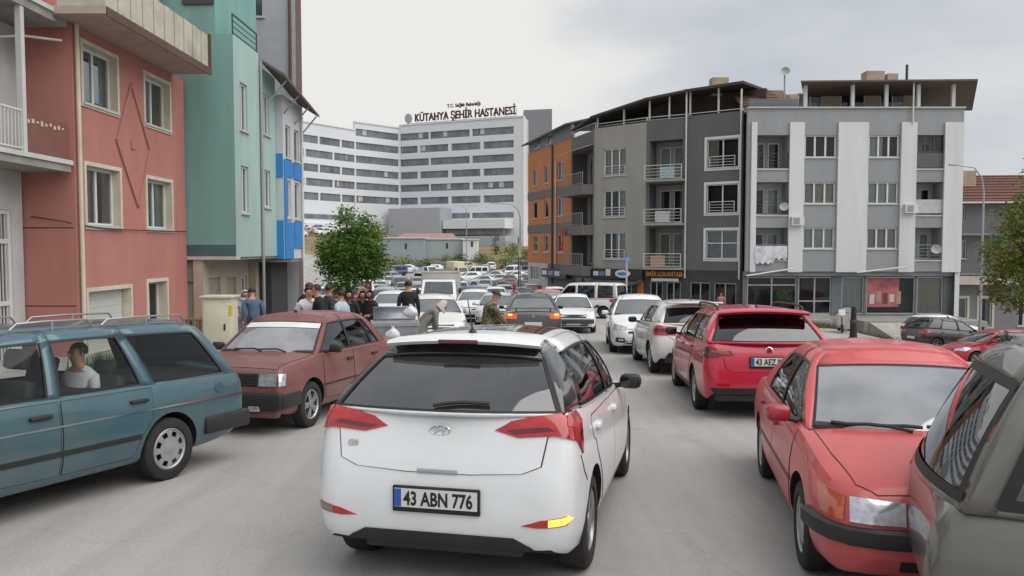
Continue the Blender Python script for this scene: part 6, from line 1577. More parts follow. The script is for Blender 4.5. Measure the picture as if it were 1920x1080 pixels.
    mb = MB(); vs = [(x0 - .1, Y + 1.2, zp(192, Y)), (x0 + m2(1502), Y + 1.2, zp(192, Y)), (x0 + m2(1506), Y + 4.5, zp(154, Y) + .25), (x0 - .1, Y + 4.5, zp(154, Y) + .25)]
    mb.add(vs + [(x, y, z - .1) for x, y, z in vs], [(0, 1, 2, 3), (7, 6, 5, 4), (0, 4, 5, 1), (1, 5, 6, 2), (2, 6, 7, 3), (3, 7, 4, 0)], tile); mb.build('tiled_roof', r, off=off)
    for k in range(5):
        b = MB(); yy = Y + 1.35 + .66 * k; t = (yy - Y - 1.2) / 3.3; zz = zp(192, Y) + (zp(154, Y) + .25 - zp(192, Y)) * t
        b.box((x0 + 1.35, yy, zz + .03), (2.8, .05, .05), tile); b.build('tile_course', r, off=off)
    mb = MB(); qbox(mb, D, m2(1402), m2(1495), zt - .1, zt + .62, -.05, -.03, glass('balustrade_glass', (.45, .55, .6), .1)); mb.build('glass_balustrade', r, off=off, recalc=False)
    P2 = Fac((x0, Y + 1.6), (x0 + m2(1500), Y + 1.6)); wall_holes(P2, 0, P2.L, zt, zp(190, Y), [], mat('penthouse_beige', (.40, .36, .29)), r, off, name='penthouse_wall')
    for a, b, t, s_ in ((1670, 1706, 137, 156), (1712, 1733, 142, 156), (1361, 1394, 149, 166)):
        mb = MB(); qbox(mb, Fac((x0, Y + 4), (F.p1.x, Y + 4)), m2(a), m2(b), zp(s_, Y + 4) - .6, zp(t, Y + 4), 0, .9, brick); mb.build('chimney', r, off=off)
    pipe('flue', r, off, [(x0 + m2(1750), Y + 4, zp(160, Y + 4)), (x0 + m2(1750), Y + 4, zp(126, Y + 4))], .09, metal_dark)
    dish(r, off, (17.75, Y + 2.6, zp(139, Y + 2.6)), .30, 11.6)
    dish(r, off, (x0 + m2(1465), Y - .35, zb(389)), .28, None); dish(r, off, (x0 + m2(1749), Y - .35, zb(468)), .3, None)
    for u_, v_ in ((1490, 415), (1700, 392)):     # air conditioners
        mb = MB(); qbox(mb, F, m2(u_) - .38, m2(u_) + .38, zb(v_) - .27, zb(v_) + .27, -.48, -.16, pvc); ac = mb.build('air_conditioner', r, off=off)
        b = MB(); qbox(b, F, m2(u_) - .3, m2(u_) + .1, zb(v_) - .2, zb(v_) + .2, -.49, -.48, metal_grey); b.build('fan_grille', ac, off=off)
    # laundry on the lowest left balcony
    mb = MB(); n = 18; vs = []; fs = []
    for i in range(n + 1):
        u = m2(1413) + (m2(1474) - m2(1413)) * i / n; lowz = zb(495 - (8 if i > n * .6 else 0) - 4 * (i % 3 == 0)); dd = -.16 - .03 * (i % 2)
        vs += [F.P(u, zb(461), -.14), F.P(u, (zb(461) + lowz) / 2, dd - .02), F.P(u, lowz, dd)]
    for i in range(n):
        for k in range(2): fs.append((3 * i + k, 3 * i + 3 + k, 3 * i + 4 + k, 3 * i + 1 + k))
    mb.add(vs, fs, mat('laundry_white', (.62, .60, .66), .9, var=.3, scale=3)); lo = mb.build('hanging_laundry', None, smooth=60, recalc=False)
    tag(lo, 'white patterned laundry hung over the lowest balcony rail', 'laundry')
    # shops on the ground floor
    SF = Fac((x0, Y + .5), (F.p1.x, Y + .5)); zs0, zs1 = zp(592, Y), zb(509)
    sh = [(1406, 1500, .75), (1503, 1566, .9), (1585, 1628, .85), (1632, 1725, .85), (1728, 1778, .85)]
    holes = [(m2(a), m2(b), zs0 + .05, zs1 - .35, .12) for a, b, _ in sh]
    wall_holes(SF, 0, SF.L, -4, zs1, holes, mat('shop_grey', (.15, .165, .18), .6, var=.2, scale=1), r, off, name='shop_wall')
    for i, h in enumerate(holes):
        window(SF, *h[:4], r, off, rev=.12, cols=[2, 2, 1, 1, 1][i], fw=.08, curtain=[0, 0, 1, 0, 1][i], trans=[.78, .35, 0, 0, 0][i], sill=False, frame_m=mat('alu_frame', (.42, .43, .43), .4, metal=.4), name='shop_window')
    mb = MB(); qbox(mb, SF, 0, SF.L, zs1 - .28, zs1 - .02, -.25, -.1, mat('awning_box', (.30, .32, .34), .6)); mb.build('awning_box', r, off=off)
    pipe('awning_bar', r, off, [(x0 - .2, Y - .9, zb(516)), (x0 + m2(1482), Y - .6, zb(503))], .05, metal_white)
    pipe('awning_bar', r, off, [(x0 + m2(1595), Y - .9, zb(510)), (x0 + m2(1690), Y - .6, zb(500))], .05, metal_white)
    # poster in the shop window
    hp = holes[3]; mb = MB(); qbox(mb, SF, hp[0] + .1, hp[1] - 1.0, zs0 + .5, zs1 - .42, .085, .10, mat('poster_pink', (.45, .13, .14), .6, var=.5, scale=1.3)); ps = mb.build('window_poster', r, off=off)
    vs, fs, tw = text_mesh('HALI', .42, .004, .01); mb = MB(); uc = (hp[0] + hp[1]) / 2 - .5
    mb.add([SF.P(uc - .35 + v.x, zs0 + 1.02 + v.y, .08 - v.z) for v in vs], fs, pvc) if False else None
    for k in range(5):
        b = MB(); u = hp[0] + .25 + .42 * k; qbox(b, SF, u, u + .3, zs0 + .7 + .12 * (k % 2), zs0 + 1.3 + .1 * ((k * 2) % 3), .07, .084, [curtain_ms[0], mat('poster_skin', (.45, .28, .22), .6), mat('poster_dark', (.16, .05, .05), .6)][k % 3]); b.build('poster_patch', ps, off=off)
    # ground-floor plinth and ramp in front of the shops
    t = thing('concrete_terrace', 'low concrete terrace and ramp along the pale shop fronts', 'terrace', (21, 47.5, gz(21, 47))); o2 = t.location.copy()
    mb = MB(); mb.box((17.4, 49.5, -3.3), (6.0, 2.1, 1.85), pave_m); mb.build('terrace_slab', t, off=o2); mb = MB(); mb.box((24.2, 48.55, -3.3), (7.2, 3.9, 1.85), pave_m); g_ = MB(); g_.box((26.0, 46.63, -3.35), (3.2, .1, 1.3), mat('basement_shade', (.02, .02, .02), .9)); g_.build('basement_shade_panel', t, off=o2); mb.build('terrace_slab', t, off=o2)  # black panel on the slab front paints the shade of a basement recess
    mb = MB(); vs = [(20.9, 46.6, -2.45), (23.4, 46.6, -2.45), (23.4, 44.6, -3.3), (21.6, 44.6, -3.3)]; mb.add(vs + [(x, y, -4.6) for x, y, z in vs], [(0, 1, 2, 3), (4, 7, 6, 5), (0, 4, 5, 1), (1, 5, 6, 2), (2, 6, 7, 3), (3, 7, 4, 0)], kerb_m); mb.build('ramp_block', t, off=o2)
    for k in range(3): mb = MB(); mb.box((17.4, 48.25 - .35 * k, -2.72 - .28 * k), (3.6, .36, 1.2), kerb_m); mb.build('step', t, off=o2)
    # ---------------- dark, beige and orange block, stepping back down the street
    pts = [(1.44, 72), (4.55, 62), (5.87, 57.5), (9.08, 54.5), (11.5, 53.1), (14.58, 50.9)]
    floors_z = [(-.05 + 2.9 * k) for k in range(3)]     # sill heights of the three floors (relative camera-level datum 1.9 added below)
    zsh = .45; ztop = 10.55
    r = thing('dark_grey_apartments', 'dark grey and beige apartment block above the restaurant', 'building', (10, 55, gz(10, 54))); off = r.location.copy()
    S2 = Fac(pts[4], pts[5]); S3 = Fac(pts[3], pts[4]); S4 = Fac(pts[2], pts[3]); S5 = Fac(pts[1], pts[2]); S6 = Fac(pts[0], pts[1])
    zrow = [(1.2, 3.05), (4.15, 6.0), (7.05, 8.9)]
    hs = [(S2.bear(1323), S2.bear(1382), a, b, .14) for a, b in zrow]
    wall_holes(S2, 0, S2.L, zsh, ztop, hs, dg, r, off)
    for h in hs: window(S2, *h[:4], r, off, rev=.14, cols=2, surround=.16, trans=.55 if h[2] < 3 else 0)
    for h in hs[1:]:
        railing(S2, h[0] + .2, h[1] - .2, h[2] + .1, h[2] + .75, -.06, r, off, metal_white, horizontal=True, name='window_guard')
    hb = [(.25, S3.L - .25, a - .6, b + .2, 1.3) for a, b in zrow]
    wall_holes(S3, 0, S3.L, zsh, ztop - .05, hb, dg, r, off)
    for i, h in enumerate(hb):
        balcony_recess(S3, *h[:4], r, off, 1.3, bg)
        mb = MB(); qbox(mb, S3, .1, S3.L - .05, h[2] - .14, h[2], -.75, 1.2, bg); mb.build('balcony_slab', r, off=off)
        railing(S3, .12, S3.L - .08, h[2], h[2] + .95, -.7, r, off, metal_white, horizontal=True)
        mb = MB(); qbox(mb, S3, .6 + .3 * i, 1.6 + .3 * i, h[2] + .1, h[2] + .8, -.66, -.62, [mat('peach_cloth', (.48, .30, .20), .9), mat('pale_cloth', (.5, .52, .52), .9), mat('aqua_cloth', (.35, .48, .55), .9)][i]); mb.build('balcony_cloth', r, off=off)
    hs = [(S4.bear(1131), S4.bear(1173), a - .1, b - .05, .14) for a, b in zrow]
    wall_holes(S4, 0, S4.L, zsh, ztop - .15, hs, bg, r, off)
    for h in hs:
        window(S4, *h[:4], r, off, rev=.14, cols=3, fw=.08)
        railing(S4, h[0] + .05, h[1] - .05, h[2] + .05, h[2] + .7, -.05, r, off, metal_white, horizontal=True, name='window_guard')
    hb = [(.3, S5.L - .3, a - .6, b + .2, 1.2) for a, b in zrow]
    wall_holes(S5, 0, S5.L, zsh, ztop - .25, hb, mat('brown_grey_render', (.16, .145, .14), .85, var=.06), r, off)
    for i, h in enumerate(hb):
        balcony_recess(S5, *h[:4], r, off, 1.2, bg)
        mb = MB(); qbox(mb, S5, .05, S5.L - .05, h[2] - .7, h[2], -.9, 1.1, mat('brown_grey_render', (.16, .145, .14))); mb.build('balcony_slab', r, off=off)
        railing(S5, .08, S5.L - .08, h[2], h[2] + .9, -.85, r, off, metal_grey, step=.35)
    mb = MB(); q = [S5.P(.2, 9.35, 0), S5.P(S5.L - .1, 9.35, 0), S5.P(S5.L + .1, 8.9, -1.4), S5.P(.0, 8.9, -1.4)]; mb.add(q + [v - Vector((0, 0, .05)) for v in q], [(0, 1, 2, 3), (7, 6, 5, 4), (0, 4, 5, 1), (1, 5, 6, 2), (2, 6, 7, 3), (3, 7, 4, 0)], metal_grey); mb.build('balcony_awning', r, off=off)
    for F_, u in ((S3, S3.L), (S2, S2.L - .1)):
        p = F_.P(u, 0, -.1); pipe('drain_pipe', r, off, [(p.x, p.y, 12.2 if F_ is S3 else 11.9), (p.x, p.y, -.1)], .06, metal_white)
    foot = [S5.P(0, 0, 1.9).xy, S5.P(S5.L, 0, 1.9).xy, S4.P(S4.L, 0, 1.9).xy, S2.P(S2.L - .1, 0, 1.9).xy, (14.55, 66), (4.6, 72)]
    solid('block', r, off, [tuple(p) for p in foot], -3, ztop - .3, room_m)
    foot2 = [S5.P(0, 0, 0.05).xy, S4.P(0, 0, .05).xy, S4.P(S4.L, 0, .05).xy, S3.P(S3.L, 0, .05).xy, S2.P(S2.L - .05, 0, .05).xy, (14.55, 66), (4.6, 72)]
    solid('roof_deck', r, off, [tuple(p) for p in foot2], ztop - .45, ztop - .3, sill_m)
    # roof terrace: railing, posts and the long dark sheet roof rising to the right
    tops = [(S5, 11.1, 11.2), (S4, 11.25, 11.95), (S3, 11.95, 12.25), (S2, 12.25, 12.35)]
    for F_, za, zb2 in tops[1:]:
        railing(F_, 0.02, F_.L - .02, ztop - .28, ztop + .18, .1, r, off, metal_white, horizontal=True, name='terrace_railing')
        mb = MB(); q = [F_.P(-.1, za, -.35), F_.P(F_.L + .1, zb2, -.35), F_.P(F_.L + .1, zb2 + .25, 6), F_.P(-.1, za + .25, 6)]
        mb.add(q + [v - Vector((0, 0, .16)) for v in q], [(0, 1, 2, 3), (7, 6, 5, 4), (0, 4, 5, 1), (1, 5, 6, 2), (2, 6, 7, 3), (3, 7, 4, 0)], roofd); mb.build('sheet_roof', r, off=off)
        for u in (.15, F_.L * .55): mb = MB(); qbox(mb, F_, u - .05, u + .05, ztop - .28, za + (zb2 - za) * u / F_.L - .1, .15, .25, metal_white); mb.build('terrace_post', r, off=off)
        mb = MB(); qbox(mb, F_, -.7, F_.L + .7, ztop - .3, za - .02, 2.2 + .03 * (F_ is S3), 2.4 + .03 * (F_ is S3), mat('terrace_dark_wall', (.075, .055, .045), .9)); mb.build('terrace_wall', r, off=off)
    mb = MB(); q = [S5.P(0.3, 10.9, -.2), S5.P(S5.L, 11.2, -.35), S5.P(S5.L, 11.5, 5), S5.P(.3, 11.2, 5)]; mb.add(q + [v - Vector((0, 0, .1)) for v in q], [(0, 1, 2, 3), (7, 6, 5, 4), (0, 4, 5, 1), (1, 5, 6, 2), (2, 6, 7, 3), (3, 7, 4, 0)], roofd); mb.build('sheet_roof', r, off=off)
    railing(S5, 0.02, S5.L - .02, ztop - .3, ztop + .3, .1, r, off, metal_white, step=.3, name='terrace_railing')
    # shops below: dark fronts and sign boards
    for F_, nm_ in ((S2, 'a'), (S3, 'b'), (S4, 'c'), (S5, 'd')):
        n = 2 if F_.L > 2.5 else 1
        hh = [(.35 + (F_.L - .5) * k / n, -.0 + (F_.L - .3) * (k + 1) / n, -2.0, -.35, .12) for k in range(n)]
        wall_holes(F_, 0, F_.L, -3.2, zsh, hh, shopd, r, off, name='shop_wall')
        for h in hh: window(F_, *h[:4], r, off, rev=.12, cols=2 if n > 1 else 1, curtain=0, sill=False, frame_m=mat('alu_frame', (.42, .43, .43)), name='shop_window')
    def board(F_, u0, u1, z0, z1, bm_, parent_label, txt=None, tm=None, size=.4):
        mb = MB(); qbox(mb, F_, u0, u1, z0, z1, -.22, -.02, bm_); b = mb.build('sign_board', r, off=off)
        if txt:
            vs, fs, tw = text_mesh(txt, size, .01, .008); sc = min(1, (u1 - u0 - .2) / tw); uc = (u0 + u1) / 2; zc = (z0 + z1) / 2 - size * .34
            t_ = MB(); t_.add([F_.P(uc + v.x * sc, zc + v.y, -.235 - v.z) for v in vs], fs, tm); t_.build('sign_letters', b, off=off, recalc=False)
        return b
    black_sign = mat('sign_black', (.02, .018, .016), .5); orange_l = mat('sign_orange_letters', (.80, .30, .07), .5, var=.05); yellow_l = mat('sign_yellow_letters', (.70, .42, .05), .5)
    board(S3, .05, S3.L - .05, -.10, .42, black_sign, '', 'EMİR LOKANTASI', orange_l, .42)
    lb = MB(); qbox(lb, S3, .5, S3.L - .4, -.32, -.14, -.2, -.05, pvc); lb.build('light_box', r, off=off)
    board(S4, .1, S4.L - .1, -.28, .44, mat('sign_green_black', (.03, .04, .035), .5), '')
    board(S5, .05, S5.L - .05, -.25, .44, mat('sign_dark_green', (.03, .05, .035), .5), '', 'LOKANTA', yellow_l, .5)
    for k, (c_, w__) in enumerate(((pvc, .45), (mat('sign_blue', (.10, .25, .45), .5), .45), (pvc, .4))):
        mb = MB(); qbox(mb, S4, .15 + .55 * k, .15 + .55 * k + w__, -.05, .25 if k < 2 else .42, -.26, -.23, c_); mb.build('sign_panel', r, off=off)
    mb = MB(); el = [(S4.L * .62 + .62 * math.cos(a), .12 + .28 * math.sin(a)) for a in [k * math.pi / 12 for k in range(24)]]; mb.prism(el, -.32, -.23, mat('sign_white', (.7, .72, .76), .4), lambda u, z, h: S4.P(u, z, h)); ov = mb.build('oval_sign', r, off=off)
    mb = MB(); el = [(S4.L * .62 + .42 * math.cos(a), .12 + .12 * math.sin(a)) for a in [k * math.pi / 12 for k in range(24)]]; mb.prism(el, -.335, -.32, mat('sign_blue', (.10, .25, .45)), lambda u, z, h: S4.P(u, z, h)); mb.build('oval_mark', ov, off=off)
    cp_ = MB(); q = [S4.P(0, -.3, 0), S4.P(S4.L, -.3, 0), S4.P(S4.L, -.55, -1.6), S4.P(0, -.55, -1.6)]; cp_.add(q + [v - Vector((0, 0, .06)) for v in q], [(0, 1, 2, 3), (7, 6, 5, 4), (0, 4, 5, 1), (1, 5, 6, 2), (2, 6, 7, 3), (3, 7, 4, 0)], metal_dark); cp_.build('shop_canopy', r, off=off)
    mb = MB(); qbox(mb, S4, S4.L - .45, S4.L - .1, -3, -.3, -.25, .0, mat('orange_column', (.50, .17, .05), .7)); mb.build('shop_column', r, off=off)
    # red and white flag hanging on the corner balcony
    fl = MB(); n = 8; vs = []; fs = []
    for i in range(n + 1):
        for j in range(5):
            p = S5.P(1.2 + .10 * j - .35 * i / n, 3.6 - 1.7 * i / n - .1 * j, -1.15 - .06 * math.sin(i + j * 1.3)); vs.append(p)
    for i in range(n):
        for j in range(4): fs.append((i * 5 + j, i * 5 + j + 1, i * 5 + 6 + j, i * 5 + 5 + j))
    fl.add(vs, fs, mat('flag_red', (.50, .05, .04), .8, var=.1)); fo = fl.build('flag', None, smooth=60, recalc=False); tag(fo, 'red flag drooping from the corner balcony of the dark block', 'flag')
    # ---------------- orange block
    r = thing('orange_apartments', 'orange and brown apartment block at the far end of the shops', 'building', (4, 68, gz(3, 66))); off = r.location.copy()
    zr6 = [(1.55, 3.0), (4.45, 5.95), (7.3, 8.8)]; hs = []
    for a, b in zr6:
        for p0, p1 in ((999, 1007), (1020, 1028), (1045, 1056)): hs.append((S6.bear(p0), S6.bear(p1), a, b, .12))
    wall_holes(S6, 0, S6.L, .6, 10.35, hs, og, r, off)
    for h in hs: window(S6, *h[:4], r, off, rev=.12, cols=2 if h[1] - h[0] > 1.2 else 1)
    for z in (3.55, 6.45):
        mb = MB(); qbox(mb, S6, 0, S6.L, z - .35, z + .35, -.05, .002, mat('brown_grey_render', (.16, .145, .14))); mb.build('floor_band', r, off=off)
    p = S6.P(S6.L * .62, 0, -.1); pipe('drain_pipe', r, off, [(p.x, p.y, 10.3), (p.x, p.y, -1)], .07, metal_dark); p = S6.P(S6.L * .7, 0, -.1); pipe('drain_pipe', r, off, [(p.x, p.y, 8.9), (p.x, p.y, .6)], .06, metal_white)
    wh = [(.6, 3.2, -.9, .3, .12)]; wall_holes(S6, 0, S6.L * .5, -3.6, .6, wh, mat('pale_shop_wall', (.50, .48, .47), .8), r, off, name='shop_wall'); window(S6, *wh[0][:4], r, off, rev=.12, cols=4, sill=False)
    wall_holes(S6, S6.L * .5, S6.L, -3.6, .6, [], mat('brown_grey_render', (.16, .145, .14)), r, off, name='shop_wall')
    mb = MB(); qbox(mb, S6, S6.L * .45, S6.L, -.5, .2, -.4, -.1, mat('sign_navy', (.03, .04, .09), .5)); sb = mb.build('sign_board', r, off=off)
    for k in range(3): b = MB(); qbox(b, S6, S6.L * .48 + 1.5 * k, S6.L * .48 + 1.1 + 1.5 * k, -.3, .05, -.44, -.4, pvc if k != 1 else mat('sign_violet', (.3, .25, .4), .5)); b.build('sign_panel', sb, off=off)
    solid('block', r, off, [tuple(S6.P(0, 0, .9).xy), tuple(S6.P(S6.L, 0, .9).xy), (6.5, 74), (3, 76)], -3.6, 10.3, room_m)
    # attic with dark sloped roof
    q = [S6.P(-.4, 10.4, -.4), S6.P(S6.L + .1, 10.4, -.4), S6.P(S6.L + .1, 12.2, 3.0), S6.P(.6, 12.0, 3.0)]
    wall_holes(S6, .3, S6.L - .05, 10.3, 11.4, [(2.0, 3.2, 10.5, 11.3, .1), (5, 6.2, 10.5, 11.3, .1)], mat('attic_grey', (.18, .19, .20), .8), r, off, name='attic_wall')
    for u in (2.0, 5): window(S6, u, u + 1.2, 10.5, 11.3, r, off, rev=.1)
    q = [S6.P(-.5, 11.1, -.5), S6.P(S6.L + .05, 11.45, -.5), S6.P(S6.L + .05, 12.6, 4.0), S6.P(.5, 12.2, 4.0)]
    mb = MB(); mb.add(q + [v - Vector((0, 0, .12)) for v in q], [(0, 1, 2, 3), (7, 6, 5, 4), (0, 4, 5, 1), (1, 5, 6, 2), (2, 6, 7, 3), (3, 7, 4, 0)], mat('slate_roof', (.09, .095, .10), .6, var=.15)); mb.build('attic_roof', r, off=off)
    # ---------------- grey house with tiled roof on the right
    r = thing('tiled_roof_house', 'grey house with clay tiled roof and cream framed door', 'house', (33, 52, gz(33, 50))); off = r.location.copy()
    F = Fac((28.05, 51.3), (43.5, 49.9)); hw = mat('house_grey_render', (.22, .225, .235), .85, var=.08, dirt=.2)
    hs = [(F.bear(1787), F.bear(1815), -3.6, -1.3, .15), (F.bear(1838), F.bear(1862), -3.1, -1.3, .15), (F.bear(1795), F.bear(1812), 1.2, 2.4, .15), (F.bear(1797), F.bear(1808), 3.6, 4.6, .15), (F.bear(1870), F.bear(1890), .9, 2.3, .15), (F.bear(1912), F.bear(1935), -3.1, -1.3, .15)]
    wall_holes(F, 0, F.L, -4.6, 5.0, hs, hw, r, off)
    for h in hs[:2]: window(F, *h[:4], r, off, rev=.15, cols=1, surround=.14, sill=False, curtain=.4)
    for h in hs[2:]: window(F, *h[:4], r, off, rev=.15, cols=2)
    for z in (.2, 2.7): mb = MB(); qbox(mb, F, 0, 5.5, z, z + .12, -.9, .0, hw); mb.build('balcony_slab', r, off=off); mb = MB(); qbox(mb, F, 0, 5.5, z + .12, z + .9, -.9, -.82, mat('balcony_dark', (.13, .135, .145), .8)); mb.build('balcony_wall', r, off=off)
    mb = MB(); qbox(mb, F, 0, 4.4, -.4, .14, -1.0, -.86, mat('awning_canvas', (.50, .44, .40), .8, var=.1)); mb.build('awning', r, off=off)
    q = [F.P(-.4, 4.9, -.6), F.P(F.L, 4.9, -.6), F.P(F.L, 6.9, 4.5), F.P(.6, 6.9, 4.5)]; q2 = [F.P(-.4, 4.9, 9.5), F.P(F.L, 4.9, 9.5)]
    mb = MB(); mb.add(q + [v - Vector((0, 0, .15)) for v in q], [(0, 1, 2, 3), (7, 6, 5, 4), (0, 4, 5, 1), (1, 5, 6, 2), (2, 6, 7, 3), (3, 7, 4, 0)], tile); mb.build('tiled_roof', r, off=off)
    for k in range(9):
        b = MB(); t = (k + .5) / 9; a = F.P(-.4 + t, 4.93 + 2 * t, -.6 + 5.1 * t); c_ = F.P(F.L, 4.93 + 2 * t, -.6 + 5.1 * t); b.tube([a, c_], .05, tile, n=6); b.build('tile_course', r, off=off)
    mb = MB(); qbox(mb, F, -.42, F.L, 4.72, 4.82, -.68, -.6, metal_white); mb.build('gutter', r, off=off)
    mb = MB(); qbox(mb, F, 1.2, 2.4, 5.0, 7.0, 2.0, 2.9, brick); mb.build('chimney', r, off=off); pipe('flue', r, off, [F.P(1.5, 7.0, 2.5), F.P(1.5, 7.9, 2.5)], .08, metal_dark)
    solid('block', r, off, [tuple(F.P(.0, 0, 9).xy), tuple(F.P(0, 0, .7).xy), tuple(F.P(F.L, 0, .7).xy), tuple(F.P(F.L, 0, 9).xy)], -4.6, 4.9, room_m)
def dish(parent, off, c, rad, foot):
    mb = MB(); pr = [(rad * k / 5, -.35 * rad * (k / 5) ** 2) for k in range(6)]
    ax = Vector((-.35, -.85, .35)).normalized(); M = ax.to_track_quat('Z', 'Y').to_matrix()
    vs = []; fs = []; n = 16
    for rr, h in pr:
        for k in range(n):
            a = 2 * math.pi * k / n; vs.append(Vector(c) + M @ Vector((max(.001, rr) * math.cos(a), max(.001, rr) * math.sin(a), -h)))
    for i in range(5):
        for k in range(n): fs.append((i * n + k, i * n + (k + 1) % n, (i + 1) * n + (k + 1) % n, (i + 1) * n + k))
    mb.add(vs, fs, mat('dish_grey', (.40, .41, .40), .6))
    mb.tube([Vector(c) + M @ Vector((0, rad, .3 * rad)), Vector(c) + M @ Vector((0, .2 * rad, rad * .9))], .02, metal_grey, n=5)
    if foot is not None: mb.tube([(c[0], c[1] + .1, foot - .3), (c[0], c[1] + .1, c[2])], .05, metal_grey, n=6)
    else: mb.tube([(c[0], c[1] + .4, c[2]), c], .03, metal_grey, n=6)
    mb.build('satellite_dish', parent, off=off, smooth=40)

def hospital():
    r = thing('hospital', 'large white hospital with dark window bands and rooftop lettering', 'hospital', (-25, 225, gz(-25, 215))); off = r.location.copy()
    hw = mat('hospital_cladding', (.70, .725, .77), .6, var=.03, scale=.1, dirt=.05); hg = mat('hospital_dark_glass', (.185, .205, .23), .2, spec=.3, var=.4, scale=.35); pod = mat('podium_grey', (.40, .425, .47), .6, var=.05, scale=.1)
    gl = mat('hospital_frame', (.20, .215, .235), .5)
    A, B, C, D = (-58.5, 200), (-43.2, 222), (-32.6, 233), (3.2, 217)
    segs = [(Fac(A, B), 32.3 + CAMZ, 'l'), (Fac(B, C), 34.5 + CAMZ, 'm'), (Fac(C, D), 35.2 + CAMZ, 'r')]
    rows = [32.9 - 3.68 * k + CAMZ for k in range(9)]
    even = {'l': [(545, 573), (576, 626), (629, 667)], 'm': [(669, 749)], 'r': [(752, 805), (808, 881), (886, 963)]}
    odd = {'l': [(545, 599), (602, 640), (643, 667)], 'm': [(669, 749)], 'r': [(752, 784), (789, 841), (847, 901), (907, 963)]}
    for F, zt, k in segs:
        holes = []
        for i, z in enumerate(rows[:6]):
            if k == 'l' and i == 0: continue
            for a, b in (even if i % 2 == 0 else odd)[k]:
                u0, u1 = F.bear(a), F.bear(b)
                if k != 'l' : u0, u1 = max(u0, .25), min(u1, F.L - .25)
                holes.append((max(.2, u0), min(F.L - .2, u1), z - 2.0, z, .35))
        wall_holes(F, 0, F.L, -6, zt, holes, hw, r, off, thick=1.0)
        for h in holes:
            mb = MB(); qbox(mb, F, h[0], h[1], h[2], h[3], .30, .38, hg); w = mb.build('ribbon_window', r, off=off)
            m_ = MB(); n = max(2, int((h[1] - h[0]) / 1.6))
            for q in range(1, n): u = h[0] + (h[1] - h[0]) * q / n; qbox(m_, F, u - .03, u + .03, h[2], h[3], .25, .30, gl)
            qbox(m_, F, h[0], h[1], h[2], h[2] + .12, .20, .30, gl); m_.build('mullions', w, off=off)
            for q in range(wrng.randint(0, 3)):
                b = MB(); u = h[0] + (h[1] - h[0]) * wrng.random() * .8; qbox(b, F, u, min(u + 1.3, h[1] - .1), h[2] + .5, h[3] - .05, .285 + .003 * q, .297, curtain_ms[0] if wrng.random() < .3 else gl); b.build('blind', w, off=off)
        mb = MB(); qbox(mb, F, 0, F.L, zt, zt + .35, -.25, 1.0, hw); mb.build('parapet', r, off=off)
    zt = 35.2 + CAMZ
    solid('block', r, off, [(A[0], A[1] + 3), (B[0], B[1] + 2.5), (C[0], C[1] + 2.5), (D[0] - 1, D[1] + 2.5), (8, 250), (-60, 250)], -6, 31.2 + CAMZ, hw); solid('block', r, off, [(B[0] + .5, B[1] + 2.6), (C[0], C[1] + 2.6), (D[0] - 1.1, D[1] + 2.6), (8, 250), (-45, 250)], 31.2 + CAMZ, 34.3 + CAMZ, hw)
    F = segs[2][0]; Lf = segs[0][0]
    E_ = Fac(D, (10, 250)); wall_holes(E_, 0, E_.L, -6, zt, [], hw, r, off, name='end_wall')
    solid('roof_block', r, off, [(3.2, 232), (3.2, 224), (11, 222), (11, 240)], 20, 38.2 + CAMZ, mat('roof_block_grey', (.25, .26, .28), .7))
    # podium in front
    for (a, b, z0, z1, m_, d) in ((848, 962, -6, 5.2, pod, -5.0), (752, 846, -6, 13.0, pod, -6.5), (848, 962, 7.2, 9.6, hw, -5.5)):
        mb = MB(); qbox(mb, F, F.bear(a), F.bear(b), z0, z1, d, 0, m_); mb.build('podium', r, off=off)
    for (a, b, z) in ((848, 881, 10.2), (886, 963, 10.2), (850, 958, 5.5)):
        mb = MB(); qbox(mb, F, F.bear(a), F.bear(b), z, z + 1.5, -4.6 if z < 8 else -.05, -4.2 if z < 8 else .3, hg); mb.build('ribbon_window', r, off=off)
    mb = MB(); qbox(mb, Lf, Lf.bear(556), Lf.bear(626), 1.5, 8.2, -4, 0, hw); lp = mb.build('podium', r, off=off)
    mb = MB(); qbox(mb, Lf, Lf.bear(556), Lf.bear(626), 5.0, 6.3, -4.2, -4.0, hg); mb.build('ribbon_window', r, off=off)
    mb = MB(); qbox(mb, Lf, 0, Lf.bear(640), -6, 2.4, -6, 0, pod); mb.build('podium', r, off=off)
    mb = MB(); qbox(mb, Lf, Lf.bear(556), Lf.L - .5, 9.6, 10.8, -.2, .1, hg); mb.build('ribbon_window', r, off=off)
    # rooftop sign
    red = mat('sign_maroon', (.075, .010, .014), .5)
    s_ = thing('rooftop_sign', 'maroon rooftop letters reading KÜTAHYA ŞEHİR HASTANESİ', 'sign', tuple(F.P(F.L * .55, zt + .35, 0))); so = s_.location.copy()
    u0, u1 = F.bear(780), F.bear(967); vs, fs, tw = text_mesh('KÜTAHYA ŞEHİR HASTANESİ', 4.2, .15, .10)
    sc = (u1 - u0) / tw; mb = MB(); uc = (u0 + u1) / 2
    mb.add([F.P(uc + v.x * sc, zt + .9 + v.y * max(.72, sc), -.1 - v.z) for v in vs], fs, red); mb.build('letters', s_, off=so, recalc=False)
    vs, fs, tw = text_mesh('T.C. Sağlık Bakanlığı', 1.9, .1, .05); sc = (F.bear(902) - F.bear(840)) / tw; uc = (F.bear(840) + F.bear(902)) / 2
    mb = MB(); mb.add([F.P(uc + v.x * sc, zt + 4.1 + v.y * max(.7, sc), -.1 - v.z) for v in vs], fs, red); mb.build('letters', s_, off=so, recalc=False)
